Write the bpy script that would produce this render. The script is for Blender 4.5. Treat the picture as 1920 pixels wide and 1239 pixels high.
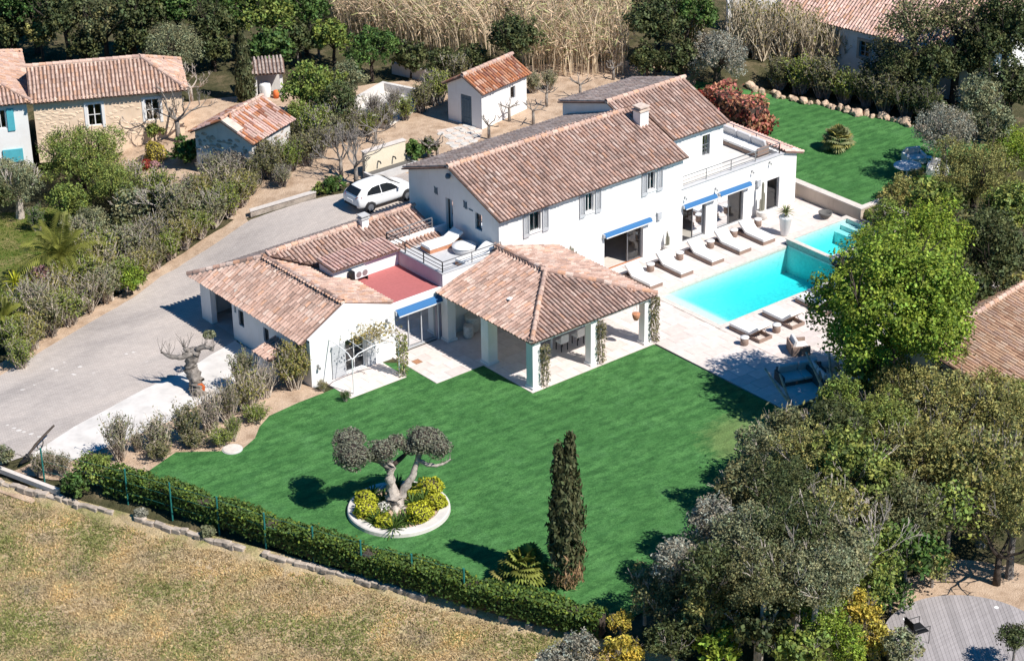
import bpy, bmesh, math, random
import numpy as np
from mathutils import Vector, Matrix, noise as mnoise

scn = bpy.context.scene
for o in list(bpy.data.objects):
    bpy.data.objects.remove(o)
COL = scn.collection

# ------------------------------------------------------------------ camera
cam_data = bpy.data.cameras.new("camera")
cam = bpy.data.objects.new("camera", cam_data)
COL.objects.link(cam)
cam_data.sensor_width = 36.0
cam_data.lens = 77.49
cam_data.clip_start = 1.0
cam_data.clip_end = 3000.0
CAMLOC = Vector((-56.436, -68.711, 48.0))
c_right = Vector((0.774934, -0.631892, -0.013772))
c_down = Vector((-0.294710, -0.341976, -0.892300))
c_fwd = Vector((0.559127, 0.695532, -0.451234))
cm = Matrix((c_right, -c_down, -c_fwd)).transposed().to_4x4()
cm.translation = CAMLOC
cam.matrix_world = cm
scn.camera = cam
# ------------------------------------------------------------------ light
SUN_TO = Vector((0.23, -0.81, 1.0)).normalized()
sun_data = bpy.data.lights.new("sun", 'SUN')
sun_data.energy = 5.0
sun_data.angle = math.radians(0.53)
sun_data.color = (1.0, 0.952, 0.88)
sun = bpy.data.objects.new("sun", sun_data)
COL.objects.link(sun)
sun.location = (20, -60, 80)
sun.rotation_euler = SUN_TO.to_track_quat('Z', 'Y').to_euler()
world = bpy.data.worlds.new("World")
scn.world = world
world.use_nodes = True
wn = world.node_tree.nodes
wl = world.node_tree.links
bg = wn["Background"]
sky = wn.new("ShaderNodeTexSky")
sky.sky_type = 'NISHITA'
sky.sun_disc = False
sky.sun_elevation = math.asin(SUN_TO.z)
sky.sun_rotation = math.atan2(SUN_TO.x, SUN_TO.y)
sky.air_density = 1.2
sky.dust_density = 0.1
sky.ozone_density = 5.0
hs = wn.new("ShaderNodeHueSaturation")
hs.inputs["Saturation"].default_value = 2.5
wl.new(sky.outputs[0], hs.inputs["Color"])
wl.new(hs.outputs[0], bg.inputs[0])
bg.inputs[1].default_value = 0.065
scn.view_settings.view_transform = 'Standard'
scn.view_settings.look = 'None'
scn.view_settings.exposure = 0.45
scn.view_settings.gamma = 1.0
scn.view_settings.use_curve_mapping = False
scn.cycles.max_bounces = 6
scn.cycles.transparent_max_bounces = 12
scn.cycles.caustics_reflective = False
scn.cycles.caustics_refractive = False

# ------------------------------------------------------------------ helpers
R = random.Random(7)
NPR = np.random.RandomState(11)


def S(t):
    t = min(max(t, 0.0), 1.0)
    return t * t * (3 - 2 * t)


def hgt(x, y):
    """terrain height: level garden, hillside behind the house, raised lawn, field a step lower"""
    w = 3.5 + 6.5 * S((x - 20) / 6)
    z = 2.0 * S((x + 7) / 11) * S((y - 14) / w)
    z = max(z, 0.75 * S((x - 25.0) / .3) * S((y - 2.2) / .6))
    d = (x + 22.65) * -0.9067 + (y - 8.39) * -0.4218
    return z - 0.35 * S((d + .5) / .6)


def empty(name, loc, rz=0.0):
    o = bpy.data.objects.new(name, None)
    o.empty_display_size = 0.2
    COL.objects.link(o)
    o.location = loc
    o.rotation_euler = (0, 0, rz)
    return o


def tag(o, label=None, cat=None, group=None, kind=None):
    if label: o["label"] = label
    if cat: o["category"] = cat
    if group: o["group"] = group
    if kind: o["kind"] = kind
    return o


def link(name, me, parent=None, world=False):
    """link a mesh; world=True: the mesh is in world coordinates although its parent stands elsewhere"""
    o = bpy.data.objects.new(name, me)
    COL.objects.link(o)
    if parent is not None:
        o.parent = parent
        if world:
            o.matrix_parent_inverse = parent.matrix_basis.inverted()
    return o


def mesh_np(name, v, f, mat=None, tint=None, smooth=False):
    """fast mesh from numpy: v (n,3), f (m,3|4); tint (n,3) per vertex"""
    v = np.asarray(v, np.float32); f = np.asarray(f, np.int32)
    me = bpy.data.meshes.new(name)
    k = f.shape[1]
    me.vertices.add(len(v)); me.vertices.foreach_set("co", v.ravel())
    me.loops.add(f.size); me.loops.foreach_set("vertex_index", f.ravel())
    me.polygons.add(len(f))
    me.polygons.foreach_set("loop_start", np.arange(0, f.size, k, dtype=np.int32))
    me.polygons.foreach_set("loop_total", np.full(len(f), k, np.int32))
    me.polygons.foreach_set("use_smooth", np.full(len(f), bool(smooth)))
    if tint is not None:
        a = me.attributes.new("tint", 'FLOAT_COLOR', 'POINT')
        c = np.ones((len(v), 4), np.float32); c[:, :3] = tint
        a.data.foreach_set("color", c.ravel())
    me.update(calc_edges=True)
    if mat: me.materials.append(mat)
    return me


class MB:
    def __init__(s):
        s.v = []; s.f = []; s.t = []; s.cur = (1, 1, 1)

    def tint(s, c): s.cur = c; return s

    def pt(s, p):
        s.v.append(tuple(p)); s.t.append(s.cur); return len(s.v) - 1

    def poly(s, pts):
        s.f.append([s.pt(p) for p in pts]); return s

    def box(s, x0, x1, y0, y1, z0, z1, rz=0, piv=None, taper=0.0):
        P = [(x0, y0, z0), (x1, y0, z0), (x1, y1, z0), (x0, y1, z0),
             (x0 + taper, y0 + taper, z1), (x1 - taper, y0 + taper, z1), (x1 - taper, y1 - taper, z1), (x0 + taper, y1 - taper, z1)]
        if rz:
            px, py = piv if piv else ((x0 + x1) / 2, (y0 + y1) / 2)
            c, n = math.cos(rz), math.sin(rz)
            P = [(px + (x - px) * c - (y - py) * n, py + (x - px) * n + (y - py) * c, z) for x, y, z in P]
        i = [s.pt(p) for p in P]
        for q in ((0, 3, 2, 1), (4, 5, 6, 7), (0, 1, 5, 4), (1, 2, 6, 5), (2, 3, 7, 6), (3, 0, 4, 7)):
            s.f.append([i[k] for k in q])
        return s

    def obox(s, c, ax, ay, az, hx, hy, hz):
        """oriented box: centre, three axes, half sizes"""
        c, ax, ay, az = Vector(c), Vector(ax), Vector(ay), Vector(az)
        P = []
        for k in (-1, 1):
            for (a, b) in ((-1, -1), (1, -1), (1, 1), (-1, 1)):
                P.append(c + ax * a * hx + ay * b * hy + az * k * hz)
        i = [s.pt(p) for p in P]
        for q in ((0, 3, 2, 1), (4, 5, 6, 7), (0, 1, 5, 4), (1, 2, 6, 5), (2, 3, 7, 6), (3, 0, 4, 7)):
            s.f.append([i[k] for k in q])
        return s

    def prism(s, poly, z0, z1):
        n = len(poly)
        a = [s.pt((x, y, z0)) for x, y in poly]; b = [s.pt((x, y, z1)) for x, y in poly]
        s.f.append(a[::-1]); s.f.append(b)
        for k in range(n):
            s.f.append([a[k], a[(k + 1) % n], b[(k + 1) % n], b[k]])
        return s

    def extrude(s, pts, d):
        """closed 3d polygon pushed along d"""
        d = Vector(d); n = len(pts)
        a = [s.pt(p) for p in pts]; b = [s.pt(Vector(p) + d) for p in pts]
        s.f.append(a); s.f.append(b[::-1])
        for k in range(n):
            s.f.append([a[(k + 1) % n], a[k], b[k], b[(k + 1) % n]])
        return s

    def tube(s, pts, rad, n=6, cap=True):
        pts = [Vector(p) for p in pts]
        if not hasattr(rad, '__len__'): rad = [rad] * len(pts)
        rings = []
        up = Vector((0.13, 0.21, 1)).normalized()
        for k, p in enumerate(pts):
            d = (pts[min(k + 1, len(pts) - 1)] - pts[max(k - 1, 0)])
            if d.length < 1e-6: d = Vector((0, 0, 1))
            d.normalize()
            a = d.cross(up)
            if a.length < 0.05: a = d.cross(Vector((1, 0, 0)))
            a.normalize(); b = d.cross(a)
            rings.append([s.pt(p + (a * math.cos(t) + b * math.sin(t)) * rad[k]) for t in [2 * math.pi * j / n for j in range(n)]])
        for r0, r1 in zip(rings, rings[1:]):
            for j in range(n):
                s.f.append([r0[j], r0[(j + 1) % n], r1[(j + 1) % n], r1[j]])
        if cap:
            s.f.append(rings[0][::-1]); s.f.append(rings[-1])
        return s

    def lathe(s, prof, c=(0, 0, 0), n=20, close=True):
        """prof: list of (r, z)"""
        rings = []
        for r, z in prof:
            rings.append([s.pt((c[0] + r * math.cos(2 * math.pi * j / n), c[1] + r * math.sin(2 * math.pi * j / n), c[2] + z)) for j in range(n)])
        for r0, r1 in zip(rings, rings[1:]):
            for j in range(n):
                s.f.append([r0[j], r0[(j + 1) % n], r1[(j + 1) % n], r1[j]])
        if close:
            s.f.append(rings[0][::-1]); s.f.append(rings[-1])
        return s

    def mesh(s, name, mat=None, smooth=False):
        me = bpy.data.meshes.new(name)
        me.from_pydata(s.v, [], s.f)
        a = me.attributes.new("tint", 'FLOAT_COLOR', 'POINT')
        a.data.foreach_set("color", np.array([(*t, 1) for t in s.t], np.float32).ravel())
        if smooth:
            me.polygons.foreach_set("use_smooth", np.ones(len(me.polygons), bool))
        if mat: me.materials.append(mat)
        bm = bmesh.new(); bm.from_mesh(me)
        bmesh.ops.recalc_face_normals(bm, faces=bm.faces[:]); bm.to_mesh(me); bm.free()
        me.update()
        return me

    def build(s, name, mat, parent=None, world=False, smooth=False, bevel=0.0):
        o = link(name, s.mesh(name, mat, smooth), parent, world)
        if bevel:
            m = o.modifiers.new("bevel", 'BEVEL'); m.width = bevel; m.segments = 2; m.limit_method = 'ANGLE'
        return o


def copy_tree(o, parent=None):
    c = o.copy(); COL.objects.link(c)
    if parent is not None: c.parent = parent
    for ch in o.children: copy_tree(ch, c)
    return c


def inpoly(x, y, poly):
    c = False; n = len(poly); j = n - 1
    for i in range(n):
        xi, yi = poly[i]; xj, yj = poly[j]
        if (yi > y) != (yj > y) and x < (xj - xi) * (y - yi) / (yj - yi) + xi: c = not c
        j = i
    return c


def sheet(name, poly, off, mat, step=1.0, kind='structure', z=None, skirt=0.0):
    """a ground sheet: polygon cut into a grid and laid on the terrain"""
    bm = bmesh.new()
    vs = [bm.verts.new((p[0], p[1], 0)) for p in poly]
    bm.faces.new(vs)
    xs = [p[0] for p in poly]; ys = [p[1] for p in poly]
    if z is None:
        x = math.ceil(min(xs) / step) * step
        while x < max(xs):
            bmesh.ops.bisect_plane(bm, geom=bm.verts[:] + bm.edges[:] + bm.faces[:], plane_co=(x, 0, 0), plane_no=(1, 0, 0)); x += step
        y = math.ceil(min(ys) / step) * step
        while y < max(ys):
            bmesh.ops.bisect_plane(bm, geom=bm.verts[:] + bm.edges[:] + bm.faces[:], plane_co=(0, y, 0), plane_no=(0, 1, 0)); y += step
    for v in bm.verts:
        v.co.z = (hgt(v.co.x, v.co.y) if z is None else z) + off
    bmesh.ops.recalc_face_normals(bm, faces=bm.faces[:])
    for f in bm.faces:
        if f.normal.z < 0: f.normal_flip()
    if skirt:
        ret = bmesh.ops.extrude_face_region(bm, geom=bm.faces[:])
        # keep the upper skin, push a copy down for a visible edge
        for v in [g for g in ret['geom'] if isinstance(g, bmesh.types.BMVert)]: v.co.z += 0
        for v in bm.verts: pass
    me = bpy.data.meshes.new(name); bm.to_mesh(me); bm.free()
    me.materials.append(mat)
    o = link(name, me)
    if kind: o["kind"] = kind
    return o


def wobble(poly, amp=0.12, step=0.5, seed=0):
    """subdivide a polygon outline and make it uneven"""
    r = random.Random(seed); out = []
    n = len(poly)
    for i in range(n):
        a = poly[i]; b = poly[(i + 1) % n]
        L = math.hypot(b[0] - a[0], b[1] - a[1]); k = max(1, int(L / step))
        for j in range(k):
            t = j / k
            out.append((a[0] + (b[0] - a[0]) * t + r.uniform(-amp, amp), a[1] + (b[1] - a[1]) * t + r.uniform(-amp, amp)))
    return out


# ------------------------------------------------------------------ materials
class NT:
    def __init__(s, name):
        s.m = bpy.data.materials.new(name); s.m.use_nodes = True
        s.n = s.m.node_tree.nodes; s.l = s.m.node_tree.links
        s.p = s.n["Principled BSDF"]; s.out = s.n["Material Output"]

    def node(s, t, **kw):
        n = s.n.new(t)
        for k, v in kw.items():
            if k.startswith('_'): setattr(n, k[1:], v)
            else: n.inputs[k].default_value = v
        return n

    def coord(s, which="Object", scale=None):
        c = s.node("ShaderNodeTexCoord").outputs[which]
        if which == "World":
            c = s.node("ShaderNodeNewGeometry").outputs["Position"]
        if scale:
            m = s.node("ShaderNodeMapping"); m.inputs["Scale"].default_value = scale
            s.l.new(c, m.inputs["Vector"]); c = m.outputs[0]
        return c

    def pos(s, scale=None, rot=0):
        c = s.node("ShaderNodeNewGeometry").outputs["Position"]
        if scale or rot:
            m = s.node("ShaderNodeMapping"); m.inputs["Scale"].default_value = scale or (1, 1, 1)
            m.inputs["Rotation"].default_value = (0, 0, rot)
            s.l.new(c, m.inputs["Vector"]); c = m.outputs[0]
        return c

    def noise(s, vec, scale, detail=4, rough=.6, out=0):
        n = s.node("ShaderNodeTexNoise", Scale=scale, Detail=detail, Roughness=rough)
        s.l.new(vec, n.inputs["Vector"]); return n.outputs[out]

    def ramp(s, fac, stops, mode='LINEAR'):
        r = s.node("ShaderNodeValToRGB"); cr = r.color_ramp; cr.interpolation = mode
        while len(cr.elements) < len(stops): cr.elements.new(0.5)
        for e, (p, c) in zip(cr.elements, stops):
            e.position = p; e.color = (*c, 1) if len(c) == 3 else c
        s.l.new(fac, r.inputs[0]); return r.outputs[0]

    def mix(s, fac, a, b, mode='MIX'):
        m = s.node("ShaderNodeMix", _data_type='RGBA', _blend_type=mode)
        for i, x in ((0, fac), (6, a), (7, b)):
            if isinstance(x, (int, float)): m.inputs[i].default_value = x
            elif isinstance(x, tuple): m.inputs[i].default_value = (*x, 1) if len(x) == 3 else x
            else: s.l.new(x, m.inputs[i])
        return m.outputs[2]

    def bump(s, hgt_, strength=.3, dist=.02):
        b = s.node("ShaderNodeBump"); b.inputs["Strength"].default_value = strength; b.inputs["Distance"].default_value = dist
        s.l.new(hgt_, b.inputs["Height"]); s.l.new(b.outputs[0], s.p.inputs["Normal"]); return s

    def base(s, c, rough=.85, spec=.3):
        if isinstance(c, tuple): s.p.inputs["Base Color"].default_value = (*c, 1)
        else: s.l.new(c, s.p.inputs["Base Color"])
        s.p.inputs["Roughness"].default_value = rough
        s.p.inputs["Specular IOR Level"].default_value = spec
        return s

    def attr(s, name="tint"):
        return s.node("ShaderNodeAttribute", _attribute_name=name).outputs["Color"]


MATS = {}


def plain(name, col, rough=.7, var=.12, scale=6.0, bump=.15, metal=0.0, spec=.3, dist=.01):
    """a plain coloured surface with mottling and fine relief"""
    t = NT(name); p = t.pos()
    n1 = t.noise(p, scale, 5)
    c2 = tuple(x * (1 - 2.2 * var) for x in col); c1 = tuple(min(1, x * (1 + var)) for x in col)
    c = t.ramp(n1, [(.3, c2), (.55, col), (.75, c1)])
    t.base(c, rough, spec); t.p.inputs["Metallic"].default_value = metal
    if bump: t.bump(t.noise(p, scale * 9, 3), bump, dist)
    MATS[name] = t.m
    return t.m


def leafmat(name, col, col2=None, trans=.22, rough=.6):
    """leaves: per-leaf tint times the leaf colour, some light through the blade"""
    t = NT(name)
    a = t.attr()
    rnd = t.node("ShaderNodeObjectInfo").outputs["Random"]
    cc = t.mix(rnd, col, col2 or tuple(x * .75 for x in col))
    c = t.mix(1.0, cc, a, 'MULTIPLY')
    t.base(c, rough, .25)
    tr = t.node("ShaderNodeBsdfTranslucent"); t.l.new(c, tr.inputs[0])
    mx = t.node("ShaderNodeMixShader"); mx.inputs[0].default_value = trans
    t.l.new(t.p.outputs[0], mx.inputs[1]); t.l.new(tr.outputs[0], mx.inputs[2]); t.l.new(mx.outputs[0], t.out.inputs[0])
    MATS[name] = t.m
    return t.m


def build_materials():
    # rendered white wall
    def render_wall(name, col, dirt):
        t = NT(name); p = t.pos()
        n = t.noise(p, 1.1, 6, .65); n2 = t.noise(t.pos((3, 3, .35)), 2.0, 5)
        c = t.mix(t.ramp(n, [(.45, (0, 0, 0)), (.8, (.6, .6, .6))]), col, dirt)
        c = t.mix(t.ramp(n2, [(.58, (0, 0, 0)), (.8, (.45, .45, .45))]), c, tuple(x * .8 for x in dirt))
        t.base(c, .92, .15); t.bump(t.noise(p, 45, 4), .22, .012); MATS[name] = t.m
    render_wall("white_render", (.80, .79, .775), (.68, .65, .61))
    render_wall("cream_render", (.70, .62, .48), (.55, .46, .34))
    render_wall("peach_stone", (.80, .62, .46), (.60, .43, .30))
    render_wall("grey_stone", (.62, .60, .58), (.42, .39, .36))
    render_wall("sand_wall", (.55, .46, .38), (.42, .34, .27))
    render_wall("lilac_render", (.55, .47, .52), (.42, .36, .40))

    # roof tiles: colour per tile in the tint, lichen patches and grime
    t = NT("roof_tile"); p = t.pos()
    c = t.mix(t.ramp(t.noise(p, 11, 6, .75), [(.52, (0, 0, 0)), (.72, (.62, .62, .62))]), t.attr(), (.17, .115, .095))
    c = t.mix(t.ramp(t.noise(p, 9.1, 6, .7), [(.58, (0, 0, 0)), (.80, (.4, .4, .4))]), c, (.60, .50, .42))
    c = t.mix(1.0, c, t.ramp(t.noise(p, .55, 5, .6), [(.3, (.78, .77, .77)), (.7, (1.08, 1.06, 1.05))]), 'MULTIPLY')
    c = t.mix(1.0, c, t.ramp(t.noise(p, 26, 3), [(.35, (.78, .78, .78)), (.65, (1.12, 1.12, 1.12))]), 'MULTIPLY')
    t.base(c, .9, .15); t.bump(t.noise(p, 60, 4), .35, .01); MATS["roof_tile"] = t.m
    t = NT("roof_under"); p = t.pos()
    t.base(t.ramp(t.noise(p, 5, 6), [(.3, (.13, .082, .066)), (.7, (.27, .175, .14))]), .95, .1); MATS["roof_under"] = t.m
    plain("mortar", (.62, .50, .42), .95, .12, 5, .4, dist=.02)

    # lawn
    t = NT("lawn_grass"); p = t.pos()
    n1 = t.noise(p, .45, 7, .68); n2 = t.noise(t.pos((.9, 1.9, 1), .62), 1.5, 8, .75); n3 = t.noise(p, 16, 6, .85); n4 = t.noise(t.pos((1.1, .75, 1), -.3), .8, 7, .7)
    n5 = t.noise(t.pos((.12, 2.6, 1), .62), 1.0, 5, .7)
    c = t.ramp(n1, [(.3, (.052, .155, .046)), (.5, (.070, .198, .060)), (.72, (.098, .250, .080))])
    c = t.mix(t.ramp(n2, [(.42, (.8, .8, .8)), (.54, (0, 0, 0))]), c, (.034, .112, .034))
    c = t.mix(t.ramp(n4, [(.52, (0, 0, 0)), (.70, (.5, .5, .5))]), c, (.110, .270, .100))
    c = t.mix(t.ramp(n5, [(.54, (0, 0, 0)), (.66, (.38, .38, .38))]), c, (.036, .125, .042))
    # worn straw-coloured turf towards the trees at one corner
    gm = t.node("ShaderNodeMapping"); gm.vector_type = 'POINT'; gm.inputs["Location"].default_value = (-4.6, 10.2, 0); t.l.new(p, gm.inputs["Vector"])
    vl = t.node("ShaderNodeVectorMath", _operation='LENGTH'); t.l.new(gm.outputs[0], vl.inputs[0])
    ad = t.node("ShaderNodeMath", _operation='MULTIPLY_ADD'); t.l.new(n2, ad.inputs[0]); ad.inputs[1].default_value = -3.9; t.l.new(vl.outputs["Value"], ad.inputs[2])
    c = t.mix(t.ramp(ad.outputs[0], [(0.0, (.42, .42, .42)), (1.0, (0, 0, 0))]), c, (.24, .27, .11))
    wv = t.node("ShaderNodeTexWave", Scale=.42, Distortion=1.6, Detail=2.0); wv.inputs["Detail Scale"].default_value = 2.0; wv.bands_direction = 'Y'; t.l.new(t.pos(None, .03), wv.inputs["Vector"])
    c = t.mix(1.0, c, t.ramp(wv.outputs["Fac"], [(.35, (.93, .93, .93)), (.65, (1.07, 1.06, 1.05))]), 'MULTIPLY')
    c = t.mix(1.0, c, t.ramp(n3, [(.32, (.42, .50, .42)), (.68, (1.42, 1.34, 1.3))]), 'MULTIPLY')
    t.base(c, .9, .12); t.bump(n3, .9, .035); MATS["lawn_grass"] = t.m
    t = NT("rough_grass"); p = t.pos()
    c = t.ramp(t.noise(p, .8, 7, .7), [(.28, (.07, .10, .02)), (.45, (.14, .17, .04)), (.6, (.24, .22, .09)), (.75, (.34, .27, .15))])
    c = t.mix(1.0, c, t.ramp(t.noise(p, 22, 4, .75), [(.3, (.45, .45, .42)), (.7, (1.3, 1.25, 1.2))]), 'MULTIPLY')
    t.base(c, .95, .1); t.bump(t.noise(p, 18, 5), 1.0, .06); MATS["rough_grass"] = t.m
    # dry field
    t = NT("dry_field"); p = t.pos()
    c = t.ramp(t.noise(p, .45, 7, .68), [(.30, (.16, .20, .06)), (.40, (.34, .32, .14)), (.50, (.52, .41, .24)), (.62, (.58, .46, .30)), (.78, (.50, .36, .24))])
    st = t.noise(t.pos((.16, 2.2, 1), -.62), 1.0, 4, .5)
    c = t.mix(t.ramp(st, [(.58, (0, 0, 0)), (.70, (.7, .7, .7))]), c, (.62, .55, .32))
    c = t.mix(t.ramp(t.noise(p, 1.7, 6, .7), [(.60, (0, 0, 0)), (.75, (.7, .7, .7))]), c, (.18, .23, .06))
    c = t.mix(1.0, c, t.ramp(t.noise(p, 17, 5, .75), [(.32, (.50, .48, .45)), (.68, (1.25, 1.22, 1.2))]), 'MULTIPLY')
    t.base(c, .95, .08); t.bump(t.noise(p, 12, 6, .7), 1.0, .09); MATS["dry_field"] = t.m
    # bare soil
    t = NT("soil"); p = t.pos()
    c = t.ramp(t.noise(p, 1.2, 7, .7), [(.3, (.32, .22, .15)), (.5, (.50, .37, .27)), (.72, (.62, .48, .36))])
    c = t.mix(1.0, c, t.ramp(t.noise(p, 20, 4, .7), [(.3, (.7, .68, .65)), (.7, (1.15, 1.15, 1.15))]), 'MULTIPLY')
    t.base(c, .95, .1); t.bump(t.noise(p, 14, 6), .9, .05); MATS["soil"] = t.m
    t = NT("woodland_floor"); p = t.pos()
    c = t.ramp(t.noise(p, .9, 7, .7), [(.3, (.035, .040, .018)), (.5, (.075, .070, .035)), (.72, (.19, .145, .09))])
    t.base(c, .95, .1); t.bump(t.noise(p, 9, 6), 1.0, .1); MATS["woodland_floor"] = t.m
    # driveway of small pavers
    t = NT("driveway_pavers"); p = t.pos(None, .35)
    br = t.node("ShaderNodeTexBrick", Scale=1.0)
    br.inputs["Color1"].default_value = (.48, .43, .395, 1); br.inputs["Color2"].default_value = (.42, .375, .345, 1); br.inputs["Mortar"].default_value = (.31, .27, .245, 1)
    br.inputs["Brick Width"].default_value = .22; br.inputs["Row Height"].default_value = .11; br.inputs["Mortar Size"].default_value = .009; br.inputs["Mortar Smooth"].default_value = .3
    t.l.new(p, br.inputs["Vector"])
    q = t.pos()
    c = t.mix(1.0, br.outputs["Color"], t.ramp(t.noise(t.pos((.30, 1.0, 1), -.15), .45, 7, .62), [(.3, (.74, .74, .75)), (.5, (1.0, .99, .98)), (.75, (1.17, 1.14, 1.11))]), 'MULTIPLY')
    c = t.mix(t.ramp(t.noise(q, 1.6, 5, .6), [(.66, (0, 0, 0)), (.74, (.55, .55, .55))]), c, (.62, .57, .54))
    t.base(c, .9, .2); t.bump(br.outputs["Fac"], .25, -.006); MATS["driveway_pavers"] = t.m
    plain("white_concrete", (.62, .585, .55), .9, .09, 1.2, .3)
    plain("grey_concrete", (.50, .49, .48), .9, .10, 2, .25)
    # pale limestone paving, tinted per slab
    t = NT("paving_stone"); p = t.pos()
    c = t.mix(1.0, t.attr(), t.ramp(t.noise(p, 3.5, 6, .65), [(.3, (.88, .87, .86)), (.6, (1, 1, 1)), (.8, (1.05, 1.04, 1.03))]), 'MULTIPLY')
    t.base(c, .8, .25); t.bump(t.noise(p, 30, 4), .12, .006); MATS["paving_stone"] = t.m
    plain("joint_sand", (.50, .42, .37), .95, .1, 4, .2)
    plain("flagstone", (.58, .55, .51), .9, .12, 2.5, .3)
    plain("red_membrane", (.43, .135, .13), .8, .05, 9, .15)
    plain("deck_grey", (.50, .50, .51), .85, .06, 5, .1)
    plain("dark_metal", (.035, .036, .04), .5, .05, 8, 0, .6)
    plain("grey_metal", (.42, .42, .42), .45, .05, 8, 0, .7)
    plain("frame_grey", (.20, .20, .21), .5, .04, 8, 0, .3)
    plain("shutter_grey", (.47, .48, .50), .7, .04, 6, .1)
    plain("door_blue", (.10, .15, .19), .7, .08, 6, .2)
    plain("turquoise_paint", (.09, .42, .50), .7, .05, 6, .1)
    plain("awning_blue", (.035, .14, .32), .8, .05, 20, .2)
    plain("white_paint", (.78, .77, .76), .6, .03, 6, .05)
    plain("white_cushion", (.80, .79, .77), .9, .03, 8, .25, dist=.01)
    plain("grey_cushion", (.62, .60, .60), .9, .04, 8, .25)
    plain("wicker_brown", (.30, .215, .175), .8, .15, 30, .5)
    plain("wood_plank", (.30, .18, .10), .75, .15, 12, .3)
    plain("table_orange", (.40, .16, .06), .5, .10, 6, .1)
    plain("terracotta", (.50, .23, .13), .85, .1, 8, .2)
    plain("orange_paint", (.72, .17, .05), .6, .05, 8, .1)
    plain("stone_pot", (.66, .63, .59), .85, .1, 10, .3)
    plain("dark_bowl", (.12, .115, .11), .7, .1, 10, .2)
    plain("interior_floor", (.62, .56, .50), .6, .05, 4, 0)
    plain("interior_wall", (.60, .56, .52), .9, .05, 3, 0)
    plain("dark_fabric", (.10, .09, .085), .9, .1, 10, .1)
    plain("lilac_plate", (.5, .45, .5), .9, .05, 4, .1)
    plain("rock", (.60, .44, .32), .9, .22, 2.2, .8, dist=.06)
    plain("dark_rock", (.24, .16, .13), .9, .2, 2.2, .8, dist=.06)
    plain("wall_stone", (.46, .385, .32), .95, .22, 3, .7, dist=.04)
    plain("fence_green", (.03, .20, .18), .5, .05, 6, 0, .3)
    plain("coping_stone", (.62, .56, .51), .85, .08, 5, .2)
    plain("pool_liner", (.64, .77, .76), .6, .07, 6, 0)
    plain("spa_tile", (.30, .42, .40), .4, .12, 9, .1)
    plain("bark_grey", (.30, .265, .235), .95, .28, 5, .9, dist=.05)
    plain("bark_pale", (.54, .47, .41), .95, .22, 6, .8, dist=.04)
    plain("bark_dark", (.085, .065, .052), .95, .25, 6, .8, dist=.04)
    plain("twig", (.50, .42, .34), .95, .25, 8, .3)
    plain("twig_tan", (.60, .50, .36), .95, .2, 8, .3)
    plain("car_white", (.80, .80, .80), .25, .01, 3, 0, 0, .5)
    plain("tyre", (.025, .025, .027), .85, .05, 10, .1)
    plain("alloy", (.55, .55, .56), .35, .03, 10, 0, .8)
    plain("car_glass", (.012, .014, .016), .08, .02, 4, 0, 0, .6)
    plain("lamp_red", (.25, .03, .03), .2, .02, 4, 0, 0, .5)
    t = NT("deck_boards"); p = t.pos(None, .9)
    w = t.node("ShaderNodeTexWave", Scale=3.2, Distortion=.0); w.bands_direction = 'Y'; t.l.new(p, w.inputs[0])
    c = t.ramp(t.noise(t.pos((.4, 6, 1), .9), 2.5, 5), [(.3, (.29, .265, .265)), (.7, (.37, .34, .34))])
    t.base(t.mix(1.0, c, t.attr(), 'MULTIPLY'), .85, .2); MATS["deck_boards"] = t.m

    # thin clear glazing: mostly see-through, mirrors at a slant
    def glass(name, tintc, refl):
        t = NT(name)
        tr = t.node("ShaderNodeBsdfTransparent"); tr.inputs[0].default_value = (*tintc, 1)
        gl = t.node("ShaderNodeBsdfGlossy"); gl.inputs["Roughness"].default_value = .03; gl.inputs[0].default_value = (.9, .95, 1, 1)
        fr = t.node("ShaderNodeFresnel"); fr.inputs[0].default_value = 1.5
        mt = t.node("ShaderNodeMath", _operation='MULTIPLY_ADD'); t.l.new(fr.outputs[0], mt.inputs[0]); mt.inputs[1].default_value = 1.0; mt.inputs[2].default_value = refl
        mx = t.node("ShaderNodeMixShader"); t.l.new(mt.outputs[0], mx.inputs[0]); t.l.new(tr.outputs[0], mx.inputs[1]); t.l.new(gl.outputs[0], mx.inputs[2])
        t.l.new(mx.outputs[0], t.out.inputs[0]); MATS[name] = t.m
    glass("glass", (.86, .88, .88), .04)
    glass("glass_teal", (.62, .74, .74), .10)
    # pool water: clear surface with ripples, colour from absorption in its depth
    t = NT("pool_water"); p = t.pos()
    tr = t.node("ShaderNodeBsdfTransparent"); tr.inputs[0].default_value = (.97, 1, 1, 1)
    gl = t.node("ShaderNodeBsdfGlossy"); gl.inputs["Roughness"].default_value = .04
    b = t.node("ShaderNodeBump"); b.inputs["Strength"].default_value = .5; b.inputs["Distance"].default_value = .06
    t.l.new(t.noise(p, 4.5, 3), b.inputs["Height"]); t.l.new(b.outputs[0], gl.inputs["Normal"])
    fr = t.node("ShaderNodeFresnel"); fr.inputs[0].default_value = 1.33
    mx = t.node("ShaderNodeMixShader"); t.l.new(fr.outputs[0], mx.inputs[0]); t.l.new(tr.outputs[0], mx.inputs[1]); t.l.new(gl.outputs[0], mx.inputs[2])
    t.l.new(mx.outputs[0], t.out.inputs[0])
    MATS["pool_water"] = t.m
    # the body of the water: no optical surface of its own, colour by absorption
    t = NT("water_body"); tr = t.node("ShaderNodeBsdfTransparent"); t.l.new(tr.outputs[0], t.out.inputs[0])
    va = t.node("ShaderNodeVolumeAbsorption"); va.inputs["Color"].default_value = (.02, .93, .95, 1); va.inputs["Density"].default_value = .62
    t.l.new(va.outputs[0], t.out.inputs[1]); MATS["water_body"] = t.m

    # foliage
    leafmat("leaf_lime", (.225, .300, .034), (.205, .285, .042))
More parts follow.
